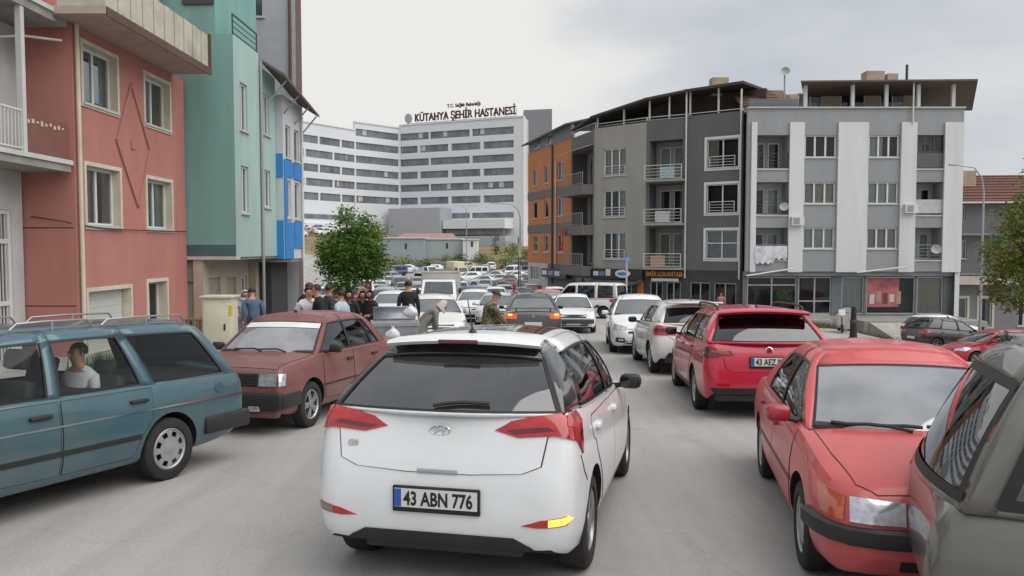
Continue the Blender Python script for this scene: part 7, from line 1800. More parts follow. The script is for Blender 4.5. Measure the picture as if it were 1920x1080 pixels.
    mb = MB(); uc = F.bear(768); n = 24; q = [(uc + 1.15 * math.cos(2 * math.pi * k / n), zt + 1.9 + 1.35 * math.sin(2 * math.pi * k / n)) for k in range(n)]; mb.prism(q, -.3, .1, mat('roundel_grey', (.36, .36, .38), .5), lambda u, z, h: F.P(u, z, h)); mb.build('roundel', s_, off=so)
    fr = MB(); qbox(fr, F, F.bear(762), u1, zt + .3, zt + .55, .3, .5, metal_grey)
    for k in range(12): u = F.bear(765) + (u1 - F.bear(765)) * k / 11; qbox(fr, F, u - .06, u + .06, zt + .3, zt + 2.6, .3, .42, metal_grey)
    fr.build('sign_frame', s_, off=so)
    # low blue-grey site buildings in front of the hospital
    bm_ = mat('cladding_bluegrey', (.30, .36, .40), .6, var=.06, scale=.3); 
    for nm_, lb, a, b, y, v0, v1, m_ in (('site_shed', 'long blue grey shed on the bank below the hospital', 715, 795, 168, 474, 447, bm_), ('site_shed', 'lower pale blue shed beside a white cabin below the hospital', 797, 868, 172, 473, 449, mat('cladding_paleblue', (.36, .42, .43), .6, var=.06)), ('site_cabin', 'white cabin with a dark window on the grassy bank', 868, 895, 170, 470, 450, hw)):
        t = thing(nm_, lb, 'shed', ((a + b) / 2 / 1500 * y - 960 / 1500 * y, y + 3, gz(0, y) - .5)); o2 = t.location.copy(); G = Fac(((a - 960) / 1500 * y, y), ((b - 960) / 1500 * y, y))
        mb = MB(); qbox(mb, G, 0, G.L, zp(v0, y) - 2.5, zp(v1, y), 0, 7, m_); mb.build('wall', t, off=o2)
        mb = MB(); qbox(mb, G, -.2, G.L + .2, zp(v1, y) + .002, zp(v1, y) + .25, -.3, 7.3, pvc); mb.build('roof', t, off=o2)
        mb = MB(); qbox(mb, G, G.L * .55, G.L * .55 + .5, zp(v0, y) + .8, zp(v0, y) + 2.0, -.03, .02, metal_dark); mb.build('window', t, off=o2)
    # pinkish tiled roof house just behind
    t = thing('low_house', 'low house with faded pink roof before the hospital podium', 'house', (-13, 186, gz(-13, 186))); o2 = t.location.copy()
    G = Fac(((745 - 960) / 1500 * 185, 185), ((855 - 960) / 1500 * 185, 185)); mb = MB(); qbox(mb, G, 0, G.L, -4, zp(446, 185), 0, 8, mat('lowhouse_wall', (.40, .38, .37), .8)); mb.build('wall', t, off=o2)
    q = [G.P(-.5, zp(447, 185), -.8), G.P(G.L + .5, zp(447, 185), -.8), G.P(G.L - 1, zp(437, 185), 4), G.P(1, zp(437, 185), 4)]; mb = MB(); mb.add(q + [v - Vector((0, 0, .2)) for v in q], [(0, 1, 2, 3), (7, 6, 5, 4), (0, 4, 5, 1), (1, 5, 6, 2), (2, 6, 7, 3), (3, 7, 4, 0)], mat('pink_tiles', (.36, .20, .19), .8, var=.2)); mb.build('roof', t, off=o2)
    # dark hill at the far left
    mb = MB(); n = 24; vs = []; fs = []
    for i in range(n + 1):
        t_ = i / n; x = -320 + 240 * t_; h = 62 * math.sin(math.pi * min(1, t_ * 1.05)) ** .8 + 4 * math.sin(i * 1.7)
        vs += [(x, 430, -10), (x, 450, max(2, h)), (x, 520, -10)]
    for i in range(n): fs += [(3 * i, 3 * i + 3, 3 * i + 4, 3 * i + 1), (3 * i + 1, 3 * i + 4, 3 * i + 5, 3 * i + 2)]
    mb.add(vs, fs, mat('hill_scrub', (.035, .045, .035), .95, var=.4, scale=.05)); h = mb.build('hill', smooth=60); h['kind'] = 'structure'
# ------------------------------------------------------------------ trees
def leaf_crown(mb, blobs, n, mats, size, rng):
    vs = {m_: ([], []) for m_ in mats}
    tot = sum(b[3] * b[4] * b[5] for b in blobs)
    for (cx, cy, cz, rx, ry, rz) in blobs:
        k_ = int(n * rx * ry * rz / tot) + 1
        # leaves gather in small sprays
        sprays = max(3, k_ // 14)
        for _ in range(sprays):
            while True:
                p = Vector((rng.uniform(-1, 1), rng.uniform(-1, 1), rng.uniform(-1, 1)))
                if .12 < p.length < 1: break
            p = p.normalized() * (p.length ** .45)
            c = Vector((cx + p.x * rx, cy + p.y * ry, cz + p.z * rz)); m_ = rng.choice(mats)
            V, Fc = vs[m_]
            for _ in range(14):
                q = c + Vector((rng.gauss(0, 1), rng.gauss(0, 1), rng.gauss(0, .8))) * size * 2.2
                a = Vector((rng.uniform(-1, 1), rng.uniform(-1, 1), rng.uniform(-.6, .6))).normalized(); b = a.cross(Vector((rng.uniform(-1, 1), rng.uniform(-1, 1), rng.uniform(-1, 1)))).normalized()
                s_ = size * rng.uniform(.6, 1.25); o = len(V)
                V += [q - a * s_, q + b * s_ * .45, q + a * s_, q - b * s_ * .45]; Fc.append((o, o + 1, o + 2, o + 3))
    for m_, (V, Fc) in vs.items(): mb.add(V, Fc, m_)
def leafmat(name, c):
    m_ = mat(name, c, .55, var=.35, scale=2.5); b = m_.node_tree.nodes['Principled BSDF']
    nt = m_.node_tree
    if not any(n.type == 'BSDF_TRANSLUCENT' for n in nt.nodes):
        tr = nt.nodes.new('ShaderNodeBsdfTranslucent'); tr.inputs[0].default_value = (min(1, c[0] * 1.7), min(1, c[1] * 1.6), c[2] * 1.2, 1); mx = nt.nodes.new('ShaderNodeMixShader'); mx.inputs[0].default_value = .4
        out = [n for n in nt.nodes if n.type == 'OUTPUT_MATERIAL'][0]; nt.links.new(b.outputs[0], mx.inputs[1]); nt.links.new(tr.outputs[0], mx.inputs[2]); nt.links.new(mx.outputs[0], out.inputs[0])
    return m_
bark = mat('bark', (.10, .075, .055), .9, var=.3, scale=12, bump=.5)
def tree(label, x, y, h, blobs, n, mats, size, trunk_r=.09, seed=1, group=None, cat='tree'):
    z = gz(x, y) + (.13 if x < KERB_X else 0); r = thing('street_tree', label, cat, (x, y, z), group=group); rng = random.Random(seed)
    mb = MB(); th = min(b[2] for b in blobs) + .3
    mb.tube([(0, 0, -.1), (.03, 0, th * .5), (-.02, .03, th), (.05, 0, h * .8)], [trunk_r * 1.2, trunk_r, trunk_r * .8, trunk_r * .25], bark, n=8); t = mb.build('trunk', r, smooth=50)
    for b in blobs:
        l = MB(); l.tube([(0, 0, th * .8), (b[0] * .5, b[1] * .5, (th + b[2]) / 2), (b[0], b[1], b[2] + b[5] * .3)], [trunk_r * .5, trunk_r * .35, trunk_r * .12], bark, n=6); l.build('limb', t, smooth=50)
    mb = MB(); leaf_crown(mb, blobs, n, mats, size, rng); mb.build('crown', r, recalc=False)
    return r
def trees():
    gr = [leafmat('leaf_green', (.10, .20, .035)), leafmat('leaf_light', (.15, .25, .05)), leafmat('leaf_deep', (.032, .08, .02))]
    tree('bushy bright green tree standing on the pavement before the hospital', -5.55, 27, 4.3, [(.0, 0, 3.55, .35, .35, .65), (.62, .05, 3.3, .55, .5, .6), (-.35, 0, 2.75, .6, .6, .6), (.3, -.1, 2.6, .9, .75, .8), (.75, 0, 2.35, .55, .5, .6), (-.2, 0, 1.75, .55, .5, .5), (-.55, 0, 2.3, .45, .4, .4)], 15000, gr, .062, seed=3)
    ol = [leafmat('leaf_olive', (.20, .21, .05)), leafmat('leaf_brown_green', (.19, .16, .04)), leafmat('leaf_green', (.10, .20, .035)), leafmat('leaf_olive_dark', (.09, .10, .025))]
    tree('olive green tree leaning over the right-hand car park', 19.2, 29.5, 6.6, [(0, 0, 5.4, 1.2, 1.0, .9), (-.5, 0, 4.4, 1.2, 1.1, 1.0), (.8, 0, 4.2, 1.3, 1.1, 1.2), (-.3, .2, 3.2, 1.2, 1.0, 1.0), (1.2, 0, 3.0, 1.3, 1.0, 1.1), (.1, 0, 7.0, .5, .4, .7), (1.1, 0, 6.3, .8, .6, .8), (.5, 0, 6.0, 1.0, .8, .8)], 15000, ol, .085, trunk_r=.14, seed=5)
    dk = [leafmat('leaf_deep', (.032, .08, .02)), leafmat('leaf_bush', (.06, .10, .03))]
    rng = random.Random(9)
    # shrubs and small trees on the bank below the hospital
    k = 0
    for px, y, w, h in ((955, 178, 3, 3.0), (930, 182, 1.0, 4.5), (972, 168, 3.5, 3.2), (900, 165, 3, 1.6), (862, 150, 2.4, 2.6), (842, 152, 2.0, 2.2), (800, 152, 2.6, 1.5), (760, 150, 3, 2.0), (915, 150, 3.5, 2.0), (948, 150, 2.5, 2.4), (985, 150, 2.5, 4.0), (700, 140, 3, 3), (735, 146, 2.6, 2.4), (660, 150, 3.5, 4)):
        x = (px - 960) / 1500 * y; r = thing('shrub', 'rounded green shrub growing on the bank below the hospital' if h < 3 else 'taller green bush growing on the bank below the hospital', 'shrub', (x, y, gz(x, y) - .3), group='shrubs on the bank')
        mb = MB(); leaf_crown(mb, [(0, 0, h * .55, w * .5, w * .5, h * .5), (w * .25, 0, h * .35, w * .35, w * .35, h * .35)], 420, dk + [gr[1]], .22, rng); mb.build('foliage', r, recalc=False)
        mb = MB(); mb.tube([(0, 0, -.2), (0, 0, h * .6)], [.12, .04], bark, n=5); mb.build('stem', r)
    # clipped round bush in a pot outside the shop
    r = thing('potted_bush', 'small round dark bush standing before the shop window', 'plant', (16.7, 49.0, -2.37)); mb = MB(); leaf_crown(mb, [(0, 0, 1.15, .45, .45, .5)], 900, dk, .06, rng); mb.build('foliage', r, recalc=False)
    mb = MB(); mb.lathe([(.001, 0), (.2, 0), (.28, .45), (.25, .45), (.24, .38), (.001, .38)], mat('pot_brown', (.12, .09, .07), .8), n=16); mb.build('pot', r, smooth=40); mb = MB(); mb.tube([(0, 0, .38), (0, 0, .9)], .03, bark, n=6); mb.build('stem', r)
    # grass strip by the pink house
    mb = MB(); vs = []; fs = []; rg = random.Random(4)
    for _ in range(2600):
        x = rg.uniform(-8.6, -5.4); y = rg.uniform(15.2, 18.2); z = gz(KERB_X, y) + .13; a = rg.uniform(0, 6.28); h = rg.uniform(.12, .38); o = len(vs)
        vs += [(x - .012 * math.cos(a), y - .012 * math.sin(a), z), (x + .012 * math.cos(a), y + .012 * math.sin(a), z), (x + rg.uniform(-.08, .08), y + rg.uniform(-.08, .08), z + h)]; fs.append((o, o + 1, o + 2))
    mb.add(vs, fs, leafmat('grass', (.06, .11, .025))); g = mb.build('grass', recalc=False); tag(g, 'strip of long green grass on the pavement by the cabinet', 'grass', kind='stuff')

def yard_grass():
    mb = MB(); vs = []; fs = []; rg = random.Random(14)
    for _ in range(3000):
        x = rg.uniform(16.4, 23.5); y = 45.6 + rg.gauss(0, .5) - (x - 20) * .12; z = gz(x, y) - .02; a = rg.uniform(0, 6.28); h = rg.uniform(.12, .45); o = len(vs)
        vs += [(x - .02 * math.cos(a), y - .02 * math.sin(a), z), (x + .02 * math.cos(a), y + .02 * math.sin(a), z), (x + rg.uniform(-.1, .1), y + rg.uniform(-.1, .1), z + h)]; fs.append((o, o + 1, o + 2))
    mb.add(vs, fs, leafmat('dry_grass', (.12, .13, .05))); g = mb.build('grass', recalc=False); tag(g, 'patch of dry weeds at the foot of the concrete terrace', 'grass', kind='stuff')

# ------------------------------------------------------------------ street furniture
def lamp_post(label, x, y, h, arm, arms=1, group=None, rad=.06):
    r = thing('street_lamp', label, 'street lamp', (x, y, gz(x, y)), group=group); g_ = mat('galvanised', (.36, .38, .40), .45, metal=.5, var=.12)
    mb = MB(); mb.tube([(0, 0, 0), (0, 0, h * .5), (0, 0, h * .86)], [rad * 1.25, rad, rad * .75], g_, n=8); p = mb.build('pole', r, smooth=50)
    for s_ in ([1] if arms == 1 else [1, -1]):
        mb = MB(); a = arm * s_; mb.tube([(0, 0, h * .855), (a * .08, 0, h * .93), (a * .35, 0, h * .985), (a, 0, h)], [rad * .7, rad * .6, rad * .5, rad * .45], g_, n=7); mb.build('arm', r, smooth=50)
        mb = MB(); mb.bbox((a * 1.1, 0, h + .01), (abs(arm) * .32, .16, .08), mat('lamp_head', (.40, .41, .42), .5), .025); mb.build('lamp_head', r, smooth=40)
    mb = MB(); mb.box((0, 0, .02), (.3, .3, .04), g_); mb.build('base_plate', r)
def furniture():
    lamp_post('grey street lamp with curved arm beside the olive green tree', 22.6, 38.5, 9.0, -1.35)
    lamp_post('tall thin street lamp with a curved arm before the hospital', .75, 75, 9.0, -2.2)
    lamp_post('tall double lamp mast standing on the bank before the hospital', -8.5, 150, 11.5, 1.5, arms=2, rad=.09)
    lamp_post('small lamp post on the slope left of the hospital bank', -27, 150, 8, 1.2)
    # sign pole in front of the restaurant
    x, y = 6.8, 47.5; r = thing('sign_post', 'grey pole with a pale oval sign outside the restaurant', 'sign post', (x, y, gz(x, y))); mb = MB(); mb.tube([(0, 0, 0), (0, 0, 3.25)], .06, mat('pole_pale', (.42, .44, .5), .5), n=8); mb.build('pole', r, smooth=50)
    mb = MB(); mb.bbox((0, -.02, 3.1), (.34, .06, .3), mat('sign_blue', (.10, .25, .45), .5), .02); mb.build('sign_panel', r, smooth=40)
    # second signal pole by the shops, dark
    x, y = 2.2, 62; r = thing('utility_pole', 'thin dark pole carrying a yellow board beside the far queue', 'pole', (x - 1.7, y, gz(x, y))); mb = MB(); mb.tube([(0, 0, 0), (0, 0, 5.2)], .05, metal_dark, n=6); mb.build('pole', r)
    mb = MB(); mb.bbox((.1, -.06, 4.2), (.25, .05, 1.1), mat('board_yellow', (.50, .46, .28), .6), .01); mb.build('board', r)
    # electricity cabinet on the left pavement
    x, y = -5.85, 16.0; z = gz(KERB_X, y) + .13; r = thing('utility_cabinet', 'cream metal utility cabinet beside the maroon sedan', 'cabinet', (x, y, z)); cm = mat('cabinet_cream', (.56, .53, .42), .6, var=.1, dirt=.3)
    mb = MB(); mb.bbox((0, 0, .72), (.56, .45, 1.4), cm, .02); b = mb.build('body', r, smooth=40); mb = MB(); mb.bbox((0, 0, 1.44), (.64, .53, .05), cm, .015); mb.build('roof', r, smooth=40)
    mb = MB(); mb.bbox((0, -.235, .74), (.48, .02, 1.2), cm, .006); d = mb.build('door', r, smooth=40); mb = MB(); mb.bbox((.17, -.25, .85), (.035, .025, .13), black_plastic, .008); mb.build('handle', d, smooth=40); mb = MB(); mb.bbox((.17, -.25, .45), (.035, .02, .12), black_plastic, .006); mb.build('lock', d, smooth=40)
    mb = MB(); mb.box((.25, -.18, 1.18), (.08, .1, .2), mat('sticker_yellow', (.55, .48, .05), .6)); mb.build('warning_sticker', b)
    # white railing along the pavement edge behind the men
    r = thing('pavement_railing', 'low white metal railing along the pavement edge behind the men', 'railing', (-5.3, 22, gz(-5.3, 22) + .13)); o = r.location.copy()
    for k in range(10):
        y = 18.8 + .8 * k; z = gz(KERB_X, y) + .13; mb = MB(); mb.box((-5.35 - .03 * k, y, z + .5), (.09, .09, 1.0), metal_white); mb.build('post', r, off=o)
    for dz in (.9, .5):
        mb = MB(); mb.tube([(-5.35 - .03 * k, 18.8 + .8 * k, gz(KERB_X, 18.8 + .8 * k) + .13 + dz) for k in range(10)], .03, metal_white, n=6); mb.build('rail', r, off=o, smooth=50)
    # rubbish container with raised lid
    x, y = -2.38, 16.2; r = thing('rubbish_container', 'grey wheeled rubbish container with open lid and plastic bags', 'container', (x, y, gz(x, y)), R(12)); r.scale = (.72, .8, .92); gm = mat('galvanised_bin', (.33, .35, .385), .5, metal=.4, var=.15, scale=3, dirt=.4)
    mb = MB(); vs = []
    for z, w, d in ((.22, .50, .34), (.95, .60, .44), (1.14, .62, .46)):
        vs += [(-w, -d, z), (w, -d, z), (w, d, z), (-w, d, z)]
    fs = [(0, 3, 2, 1), (8, 9, 10, 11)] + [(4 * i + k, 4 * i + (k + 1) % 4, 4 * i + 4 + (k + 1) % 4, 4 * i + 4 + k) for i in range(2) for k in range(4)]
    mb.add(vs, fs, gm); mb.build('bin', r); mb = MB(); mb.box((0, -.47, 1.12), (1.3, .05, .07), gm); mb.box((0, .47, 1.12), (1.3, .05, .07), gm); mb.box((.64, 0, 1.12), (.05, .9, .07), gm); mb.box((-.64, 0, 1.12), (.05, .9, .07), gm); mb.build('rim', r)
    for k in range(3): mb = MB(); mb.box((-.35 + .35 * k, -.425, .7), (.05, .04, .7), gm, Matrix.Rotation(R(-7), 3, 'X')); mb.build('rib', r)
    mb = MB(); n = 9; vs = []; fs = []
    for i in range(n + 1):
        a = R(160) * i / n; 
        for w in (-.58, .58): vs.append((w, .42 - .15 * math.sin(a) * 0 + .10 * math.sin(a), 1.16 + .30 * i / n))
    for i in range(n): fs.append((2 * i, 2 * i + 1, 2 * i + 3, 2 * i + 2))
    mb.add(vs, fs, gm); o = mb.build('lid', r, smooth=60); md = o.modifiers.new('t', 'SOLIDIFY'); md.thickness = .02
    for cx in (-.45, .45):
        for cy in (-.3, .3): mb = MB(); mb.lathe([(.02, -.03), (.1, -.03), (.1, .03), (.02, .03)], tyre_m, n=12, axis='y', c=(cx, cy, .1)); mb.build('caster', r, smooth=40)
    def bag(label, x, y, z, s_, m_):
        o = MB(); rg = random.Random(int(x * 77 + z * 31)); n, mm = 14, 9; vs = []; fs = []
        for i in range(mm + 1):
            t = i / mm; rad = [.05, .62, .9, 1, .98, .9, .72, .45, .18, .26][i] * s_
            for k in range(n): a = 2 * math.pi * k / n; q = rad * (1 + .13 * math.sin(3 * a + i) + rg.uniform(-.07, .07)); vs.append((q * math.cos(a), q * .8 * math.sin(a), 1.9 * s_ * t))
        for i in range(mm):
            for k in range(n): fs.append((i * n + k, i * n + (k + 1) % n, (i + 1) * n + (k + 1) % n, (i + 1) * n + k))
        o.add(vs, fs, m_); q = o.build('plastic_bag', smooth=70); q.location = (x, y, z); tag(q, label, 'bag'); return q
    wb = mat('bag_white', (.62, .63, .66), .35, var=.12, scale=8)
    bag('white plastic bag hung on the front of the rubbish container', -2.35, 15.72, gz(x, y) + .72, .15, wb)
    bag('white knotted bag lying on top of the rubbish container', -2.05, 16.15, gz(x, y) + 1.13, .15, wb)
    bag('black rubbish bag slumped beside the rubbish container', -3.25, 16.6, gz(-3.2, 16.6), .3, mat('bag_black', (.015, .015, .017), .3))
    # pile of cartons by the container
    for i, (dx, dy, dz, sx, sy, sz, a, cm_, lb) in enumerate(((.0, 0, 0, .5, .4, .38, 10, (.42, .22, .10), 'brown carton at the bottom of the rubbish pile'), (.42, .1, 0, .4, .35, .3, -20, (.45, .13, .07), 'reddish crate standing in the rubbish pile'), (.1, .02, .38, .42, .32, .26, 30, (.50, .30, .12), 'tan carton resting on the brown carton'), (.45, .1, .30, .34, .28, .22, 5, (.33, .07, .06), 'dark red box resting on the reddish crate'))):
        bx_, by_ = -1.75 + dx, 15.7 + dy; r = thing('carton', lb, 'box', (bx_, by_, gz(bx_, by_) + dz), R(a)); m_ = mat('carton_%d' % i, cm_, .8, var=.15); mb = MB(); mb.bbox((0, 0, sz / 2), (sx, sy, sz), m_, .01); mb.build('box', r, smooth=30)
        mb = MB(); mb.box((0, -sy * .62, sz + .03), (sx, sy * .4, .008), m_, Matrix.Rotation(R(25), 3, 'X')); mb.build('flap', r)
    # scooter by the shops
    x, y = 17.1, 41.5; r = thing('scooter', 'white motor scooter parked on the kerb before the shops', 'scooter'); r.matrix_world = ground_matrix(x, y, R(255)); ws = mat('scooter_white', (.66, .67, .67), .3, coat=.6)
    for xx in (.62, -.58):
        mb = MB(); mb.lathe([(.12, -.05), (.2, -.055), (.235, -.03), (.235, .03), (.2, .055), (.12, .05)], tyre_m, n=20, axis='y', c=(xx, 0, .235)); w = mb.build('wheel', r, smooth=40); mb = MB(); mb.lathe([(.001, -.03), (.13, -.04), (.13, .04), (.001, .03)], alloy, n=16, axis='y', c=(xx, 0, .235)); mb.build('rim', w, smooth=40)
    mb = MB(); mb.prism([(.30, .28), (.42, .36), (.52, .95), (.44, 1.0), (.30, .5), (.0, .34), (-.1, .45), (-.2, .72), (-.75, .80), (-.82, .7), (-.55, .42), (-.25, .26), (.0, .22)], -.15, .15, ws, lambda a, b, h: (a, h, b)); mb.build('body', r)
    mb = MB(); mb.bbox((-.45, 0, .82), (.66, .28, .1), black_rubber, .04); mb.build('seat', r, smooth=40)
    mb = MB(); mb.tube([(.62, 0, .235), (.5, 0, .8), (.42, 0, 1.02)], .03, steel_dark, n=6); mb.tube([(.40, -.34, 1.04), (.44, 0, 1.0), (.40, .34, 1.04)], .018, black_plastic, n=6); mb.build('handlebar', r, smooth=40)
    mb = MB(); mb.sphere((.53, 0, .88), .1, lamp_clear, sq=(.6, 1, 1)); mb.build('headlight', r, smooth=60); mb = MB(); mb.prism([(.5, .9), (.58, .92), (.46, 1.2), (.42, 1.18)], -.16, .16, ws, lambda a, b, h: (a, h, b)); mb.build('windshield', r)
    # black post with base, and round sign board on the terrace
    x, y = 12.55, 29.3; r = thing('bollard', 'black upright bollard on a heavy rounded base in the open yard', 'bollard', (x, y, gz(x, y))); r.scale = (1.1, 1.1, 1.4); mb = MB(); mb.lathe([(.001, 0), (.26, 0), (.27, .28), (.2, .42), (.12, .5), (.1, .9), (.075, 1.28), (.001, 1.3)], black_rubber, n=16); mb.build('post', r, smooth=40); mb = MB(); mb.lathe([(.11, .85), (.115, .87), (.113, .93), (.1, .95)], dark_plastic, n=16); mb.build('band', r, smooth=40)
    x, y = 16.05, 33.0
    r = thing('round_board', 'round pale board leaning behind the black bollard', 'board', (17.4, 41.5, gz(17.4, 41.5))); mb = MB(); mb.lathe([(.001, -.03), (.55, -.03), (.57, 0), (.55, .03), (.001, .03)], mat('board_pale', (.40, .37, .34), .8), n=24, axis='y', c=(0, 0, .7)); mb.build('disc', r, smooth=40); mb = MB(); mb.box((0, .05, .35), (.08, .08, .7), metal_grey); mb.build('stand', r)
    # white benches before the shop
    for bx_ in (14.6, 16.1):
        r = thing('planter_box', 'long white planter box before the dark shop window', 'planter', (bx_, 48.8, -2.38), group='white planters before the shop'); mb = MB(); mb.bbox((0, 0, .3), (1.35, .45, .6), pvc, .03); mb.build('trough', r, smooth=40); mb = MB(); mb.box((0, 0, .6), (1.2, .34, .03), mat('soil', (.06, .045, .03), .95)); mb.build('soil', r)
    # small wooden stools by the pink house
    for k, (x, y) in enumerate(((-9.3, 23.3), (-9.2, 24.0))):
        r = thing('stool', 'small brown wooden stool beside the pink wall', 'stool', (x, y, gz(KERB_X, y) + .13), group='stools beside the pink wall'); wd = mat('brown_wood', (.20, .11, .06), .7, var=.25, scale=6); mb = MB(); mb.bbox((0, 0, .62), (.4, .4, .05), wd, .01); mb.build('seat', r)
        for sx in (-.15, .15):
            for sy in (-.15, .15): mb = MB(); mb.box((sx, sy, .3), (.05, .05, .6), wd); mb.build('leg', r)

# ------------------------------------------------------------------ people
SKIN = mat('skin', (.42, .22, .14), .55, var=.08, scale=8); HAIR = mat('dark_hair', (.018, .013, .010), .6, var=.3, scale=30)
def person(label, x, y, face, shirt, trousers, h=1.75, lean=0, arms='down', hair='short', scarf=None, dress=None, cap=None, dz=0, seat=False, hairm=None, shoes=None, turn=0, sleeve=True, loc=None):
    """one continuous skinned figure; faces local +x; extra clothing pieces are children"""
    z = gz(x, y) + (.13 if x < KERB_X else 0) + dz
    r = thing('person', label, 'person', loc or (x, y, z), R(face)); k = h / 1.75
    J = {}; E_ = []; Rr = {}
    def j(n, p, rad, par=None, ry=None):
        J[n] = Vector(p) * k; Rr[n] = (rad * k, (ry or rad) * k)
        if par: E_.append((par, n))
    ln = R(lean)
    def up(px, py, pz):      # lean the upper body forward about the hips
        d = pz - .95; return (px * math.cos(ln) + d * math.sin(ln), py, .95 + d * math.cos(ln) - px * math.sin(ln))
    j('pelvis', (0, 0, .95), .15, None, .165); j('waist', up(0, 0, 1.10), .145, 'pelvis', .16); j('chest', up(.0, 0, 1.30), .15, 'waist', .185); j('upper', up(-.01, 0, 1.43), .11, 'chest', .15); j('neck', up(.0, 0, 1.52), .055, 'upper')
    j('jaw', up(.03, 0, 1.585), .07, 'neck'); j('head', up(.025, 0, 1.67), .088, 'jaw'); j('crown', up(.01, 0, 1.725), .062, 'head')
    for s_, n in ((1, 'l'), (-1, 'r')):
        j('sh' + n, up(-.01, s_ * .185, 1.42), .078, 'upper')
        if arms == 'down': el, wr = up(-.04, s_ * .245, 1.15), up(.04, s_ * .255, .92)
        elif arms == 'bent': el, wr = up(-.03, s_ * .26, 1.16), up(.20, s_ * .16, 1.12)
        elif arms == 'reach': el, wr = up(.18, s_ * .22, 1.24), up(.40, s_ * .16, 1.12)
        else: el, wr = up(.0, s_ * .24, 1.16), up(.24, s_ * .14, 1.05)
        j('el' + n, el, .055, 'sh' + n); j('wr' + n, wr, .037, 'el' + n)
        dv = (Vector(wr) - Vector(el)).normalized(); hd = Vector(wr) + dv * .07
        j('pa' + n, hd, .034, 'wr' + n, .022)
        sd = dv.cross(Vector((0, s_, 0)));
        sd = sd.normalized() if sd.length > .05 else Vector((1, 0, 0))
        for f in range(4):
            o = sd * (-.027 + .018 * f); b1 = hd + dv * (.045 + .006 * (f in (1, 2))) + o; b2 = b1 + (dv * .8 + Vector((0, -s_ * .5, 0))).normalized() * (.034 + .007 * (f in (1, 2)))
            j('f%d' % f + n, b1, .0095, 'pa' + n); j('g%d' % f + n, b2, .008, 'f%d' % f + n)
        j('th' + n, Vector(wr) + dv * .035 - sd * .04, .011, 'wr' + n); j('ti' + n, Vector(wr) + dv * .075 - sd * .055, .009, 'th' + n)
        if seat: hip, kn, an = (.0, s_ * .10, .92), (.42, s_ * .11, .93), (.40, s_ * .11, .50)
        else: hip, kn, an = (.0, s_ * .095, .88), (.03, s_ * .10, .49), (-.02, s_ * .105, .09)
        j('hi' + n, hip, .095, 'pelvis'); j('kn' + n, kn, .065, 'hi' + n); j('an' + n, an, .045, 'kn' + n); j('to' + n, (an[0] + .15, an[1] + s_ * .02, an[2] - .045), .038, 'an' + n)
    names = list(J); me = bpy.data.meshes.new('body'); me.from_pydata([J[n] for n in names], [(names.index(a), names.index(b)) for a, b in E_], [])
    o = bpy.data.objects.new('body', me); col.objects.link(o)
    md = o.modifiers.new('s', 'SKIN'); 
    for i, n in enumerate(names):
        me.skin_vertices[0].data[i].radius = Rr[n]
    me.skin_vertices[0].data[0].use_root = True
    md2 = o.modifiers.new('u', 'SUBSURF'); md2.levels = 1; md2.render_levels = 1
    dg = bpy.context.evaluated_depsgraph_get(); dg.update(); m2 = bpy.data.meshes.new_from_object(o.evaluated_get(dg))
    bpy.data.objects.remove(o); bpy.data.meshes.remove(me)
    body = bpy.data.objects.new('body', m2); col.objects.link(body); body.parent = r
    m2.materials.clear(); sh_m = shoes or mat('dark_shoes', (.03, .025, .022), .5)
    for q in (SKIN, shirt, trousers, sh_m): m2.materials.append(q)
    reg = {}
    for a, b in E_:
        if b in ('waist', 'chest', 'upper') or b.startswith('sh') or b.startswith('el'): v = 1
        elif b.startswith('wr'): v = 1 if sleeve else 0
        elif b.startswith('hi') or b.startswith('kn') or b.startswith('an'): v = 2
        elif b.startswith('to'): v = 3
        else: v = 0
        reg[(a, b)] = v
    segs = [(J[a], J[b], reg[(a, b)]) for a, b in E_]
    for p in m2.polygons:
        c = p.center; best = 1e9; bv = 1
        for a, b, v in segs:
            ab = b - a; t = max(0, min(1, (c - a).dot(ab) / max(1e-6, ab.length_squared))); d = (a + ab * t - c).length
            if d < best: best = d; bv = v
        if bv == 1 and c.z > J['neck'].z + .0 * k and (c - J['neck']).length < .06 * k: bv = 0
        p.material_index = bv
    m2.shade_smooth()
    hc = J['head']; ax = (J['crown'] - J['jaw']).normalized()
    fx = Vector((math.cos(ln), 0, -math.sin(ln)))
    # face: nose, eyes, mouth, ears
    f = MB(); f.sphere(hc + fx * .092 * k - ax * .02 * k, .017 * k, SKIN, 8, 6, (1, .8, 1.4))
    for s_ in (1, -1):
        f.sphere(hc + fx * .080 * k + Vector((0, s_ * .032 * k, 0)) + ax * .012 * k, .011 * k, mat('eye_dark', (.02, .016, .013), .3), 6, 5); f.sphere(hc + Vector((0, s_ * .086 * k, 0)) - ax * .01 * k, .022 * k, SKIN, 6, 5, (.6, .4, 1.2))
    f.box(hc + fx * .078 * k - ax * .055 * k, (.012 * k, .045 * k, .009 * k), mat('lips', (.25, .09, .08), .5)); f.build('face', r, smooth=60)
    hm = hairm or HAIR
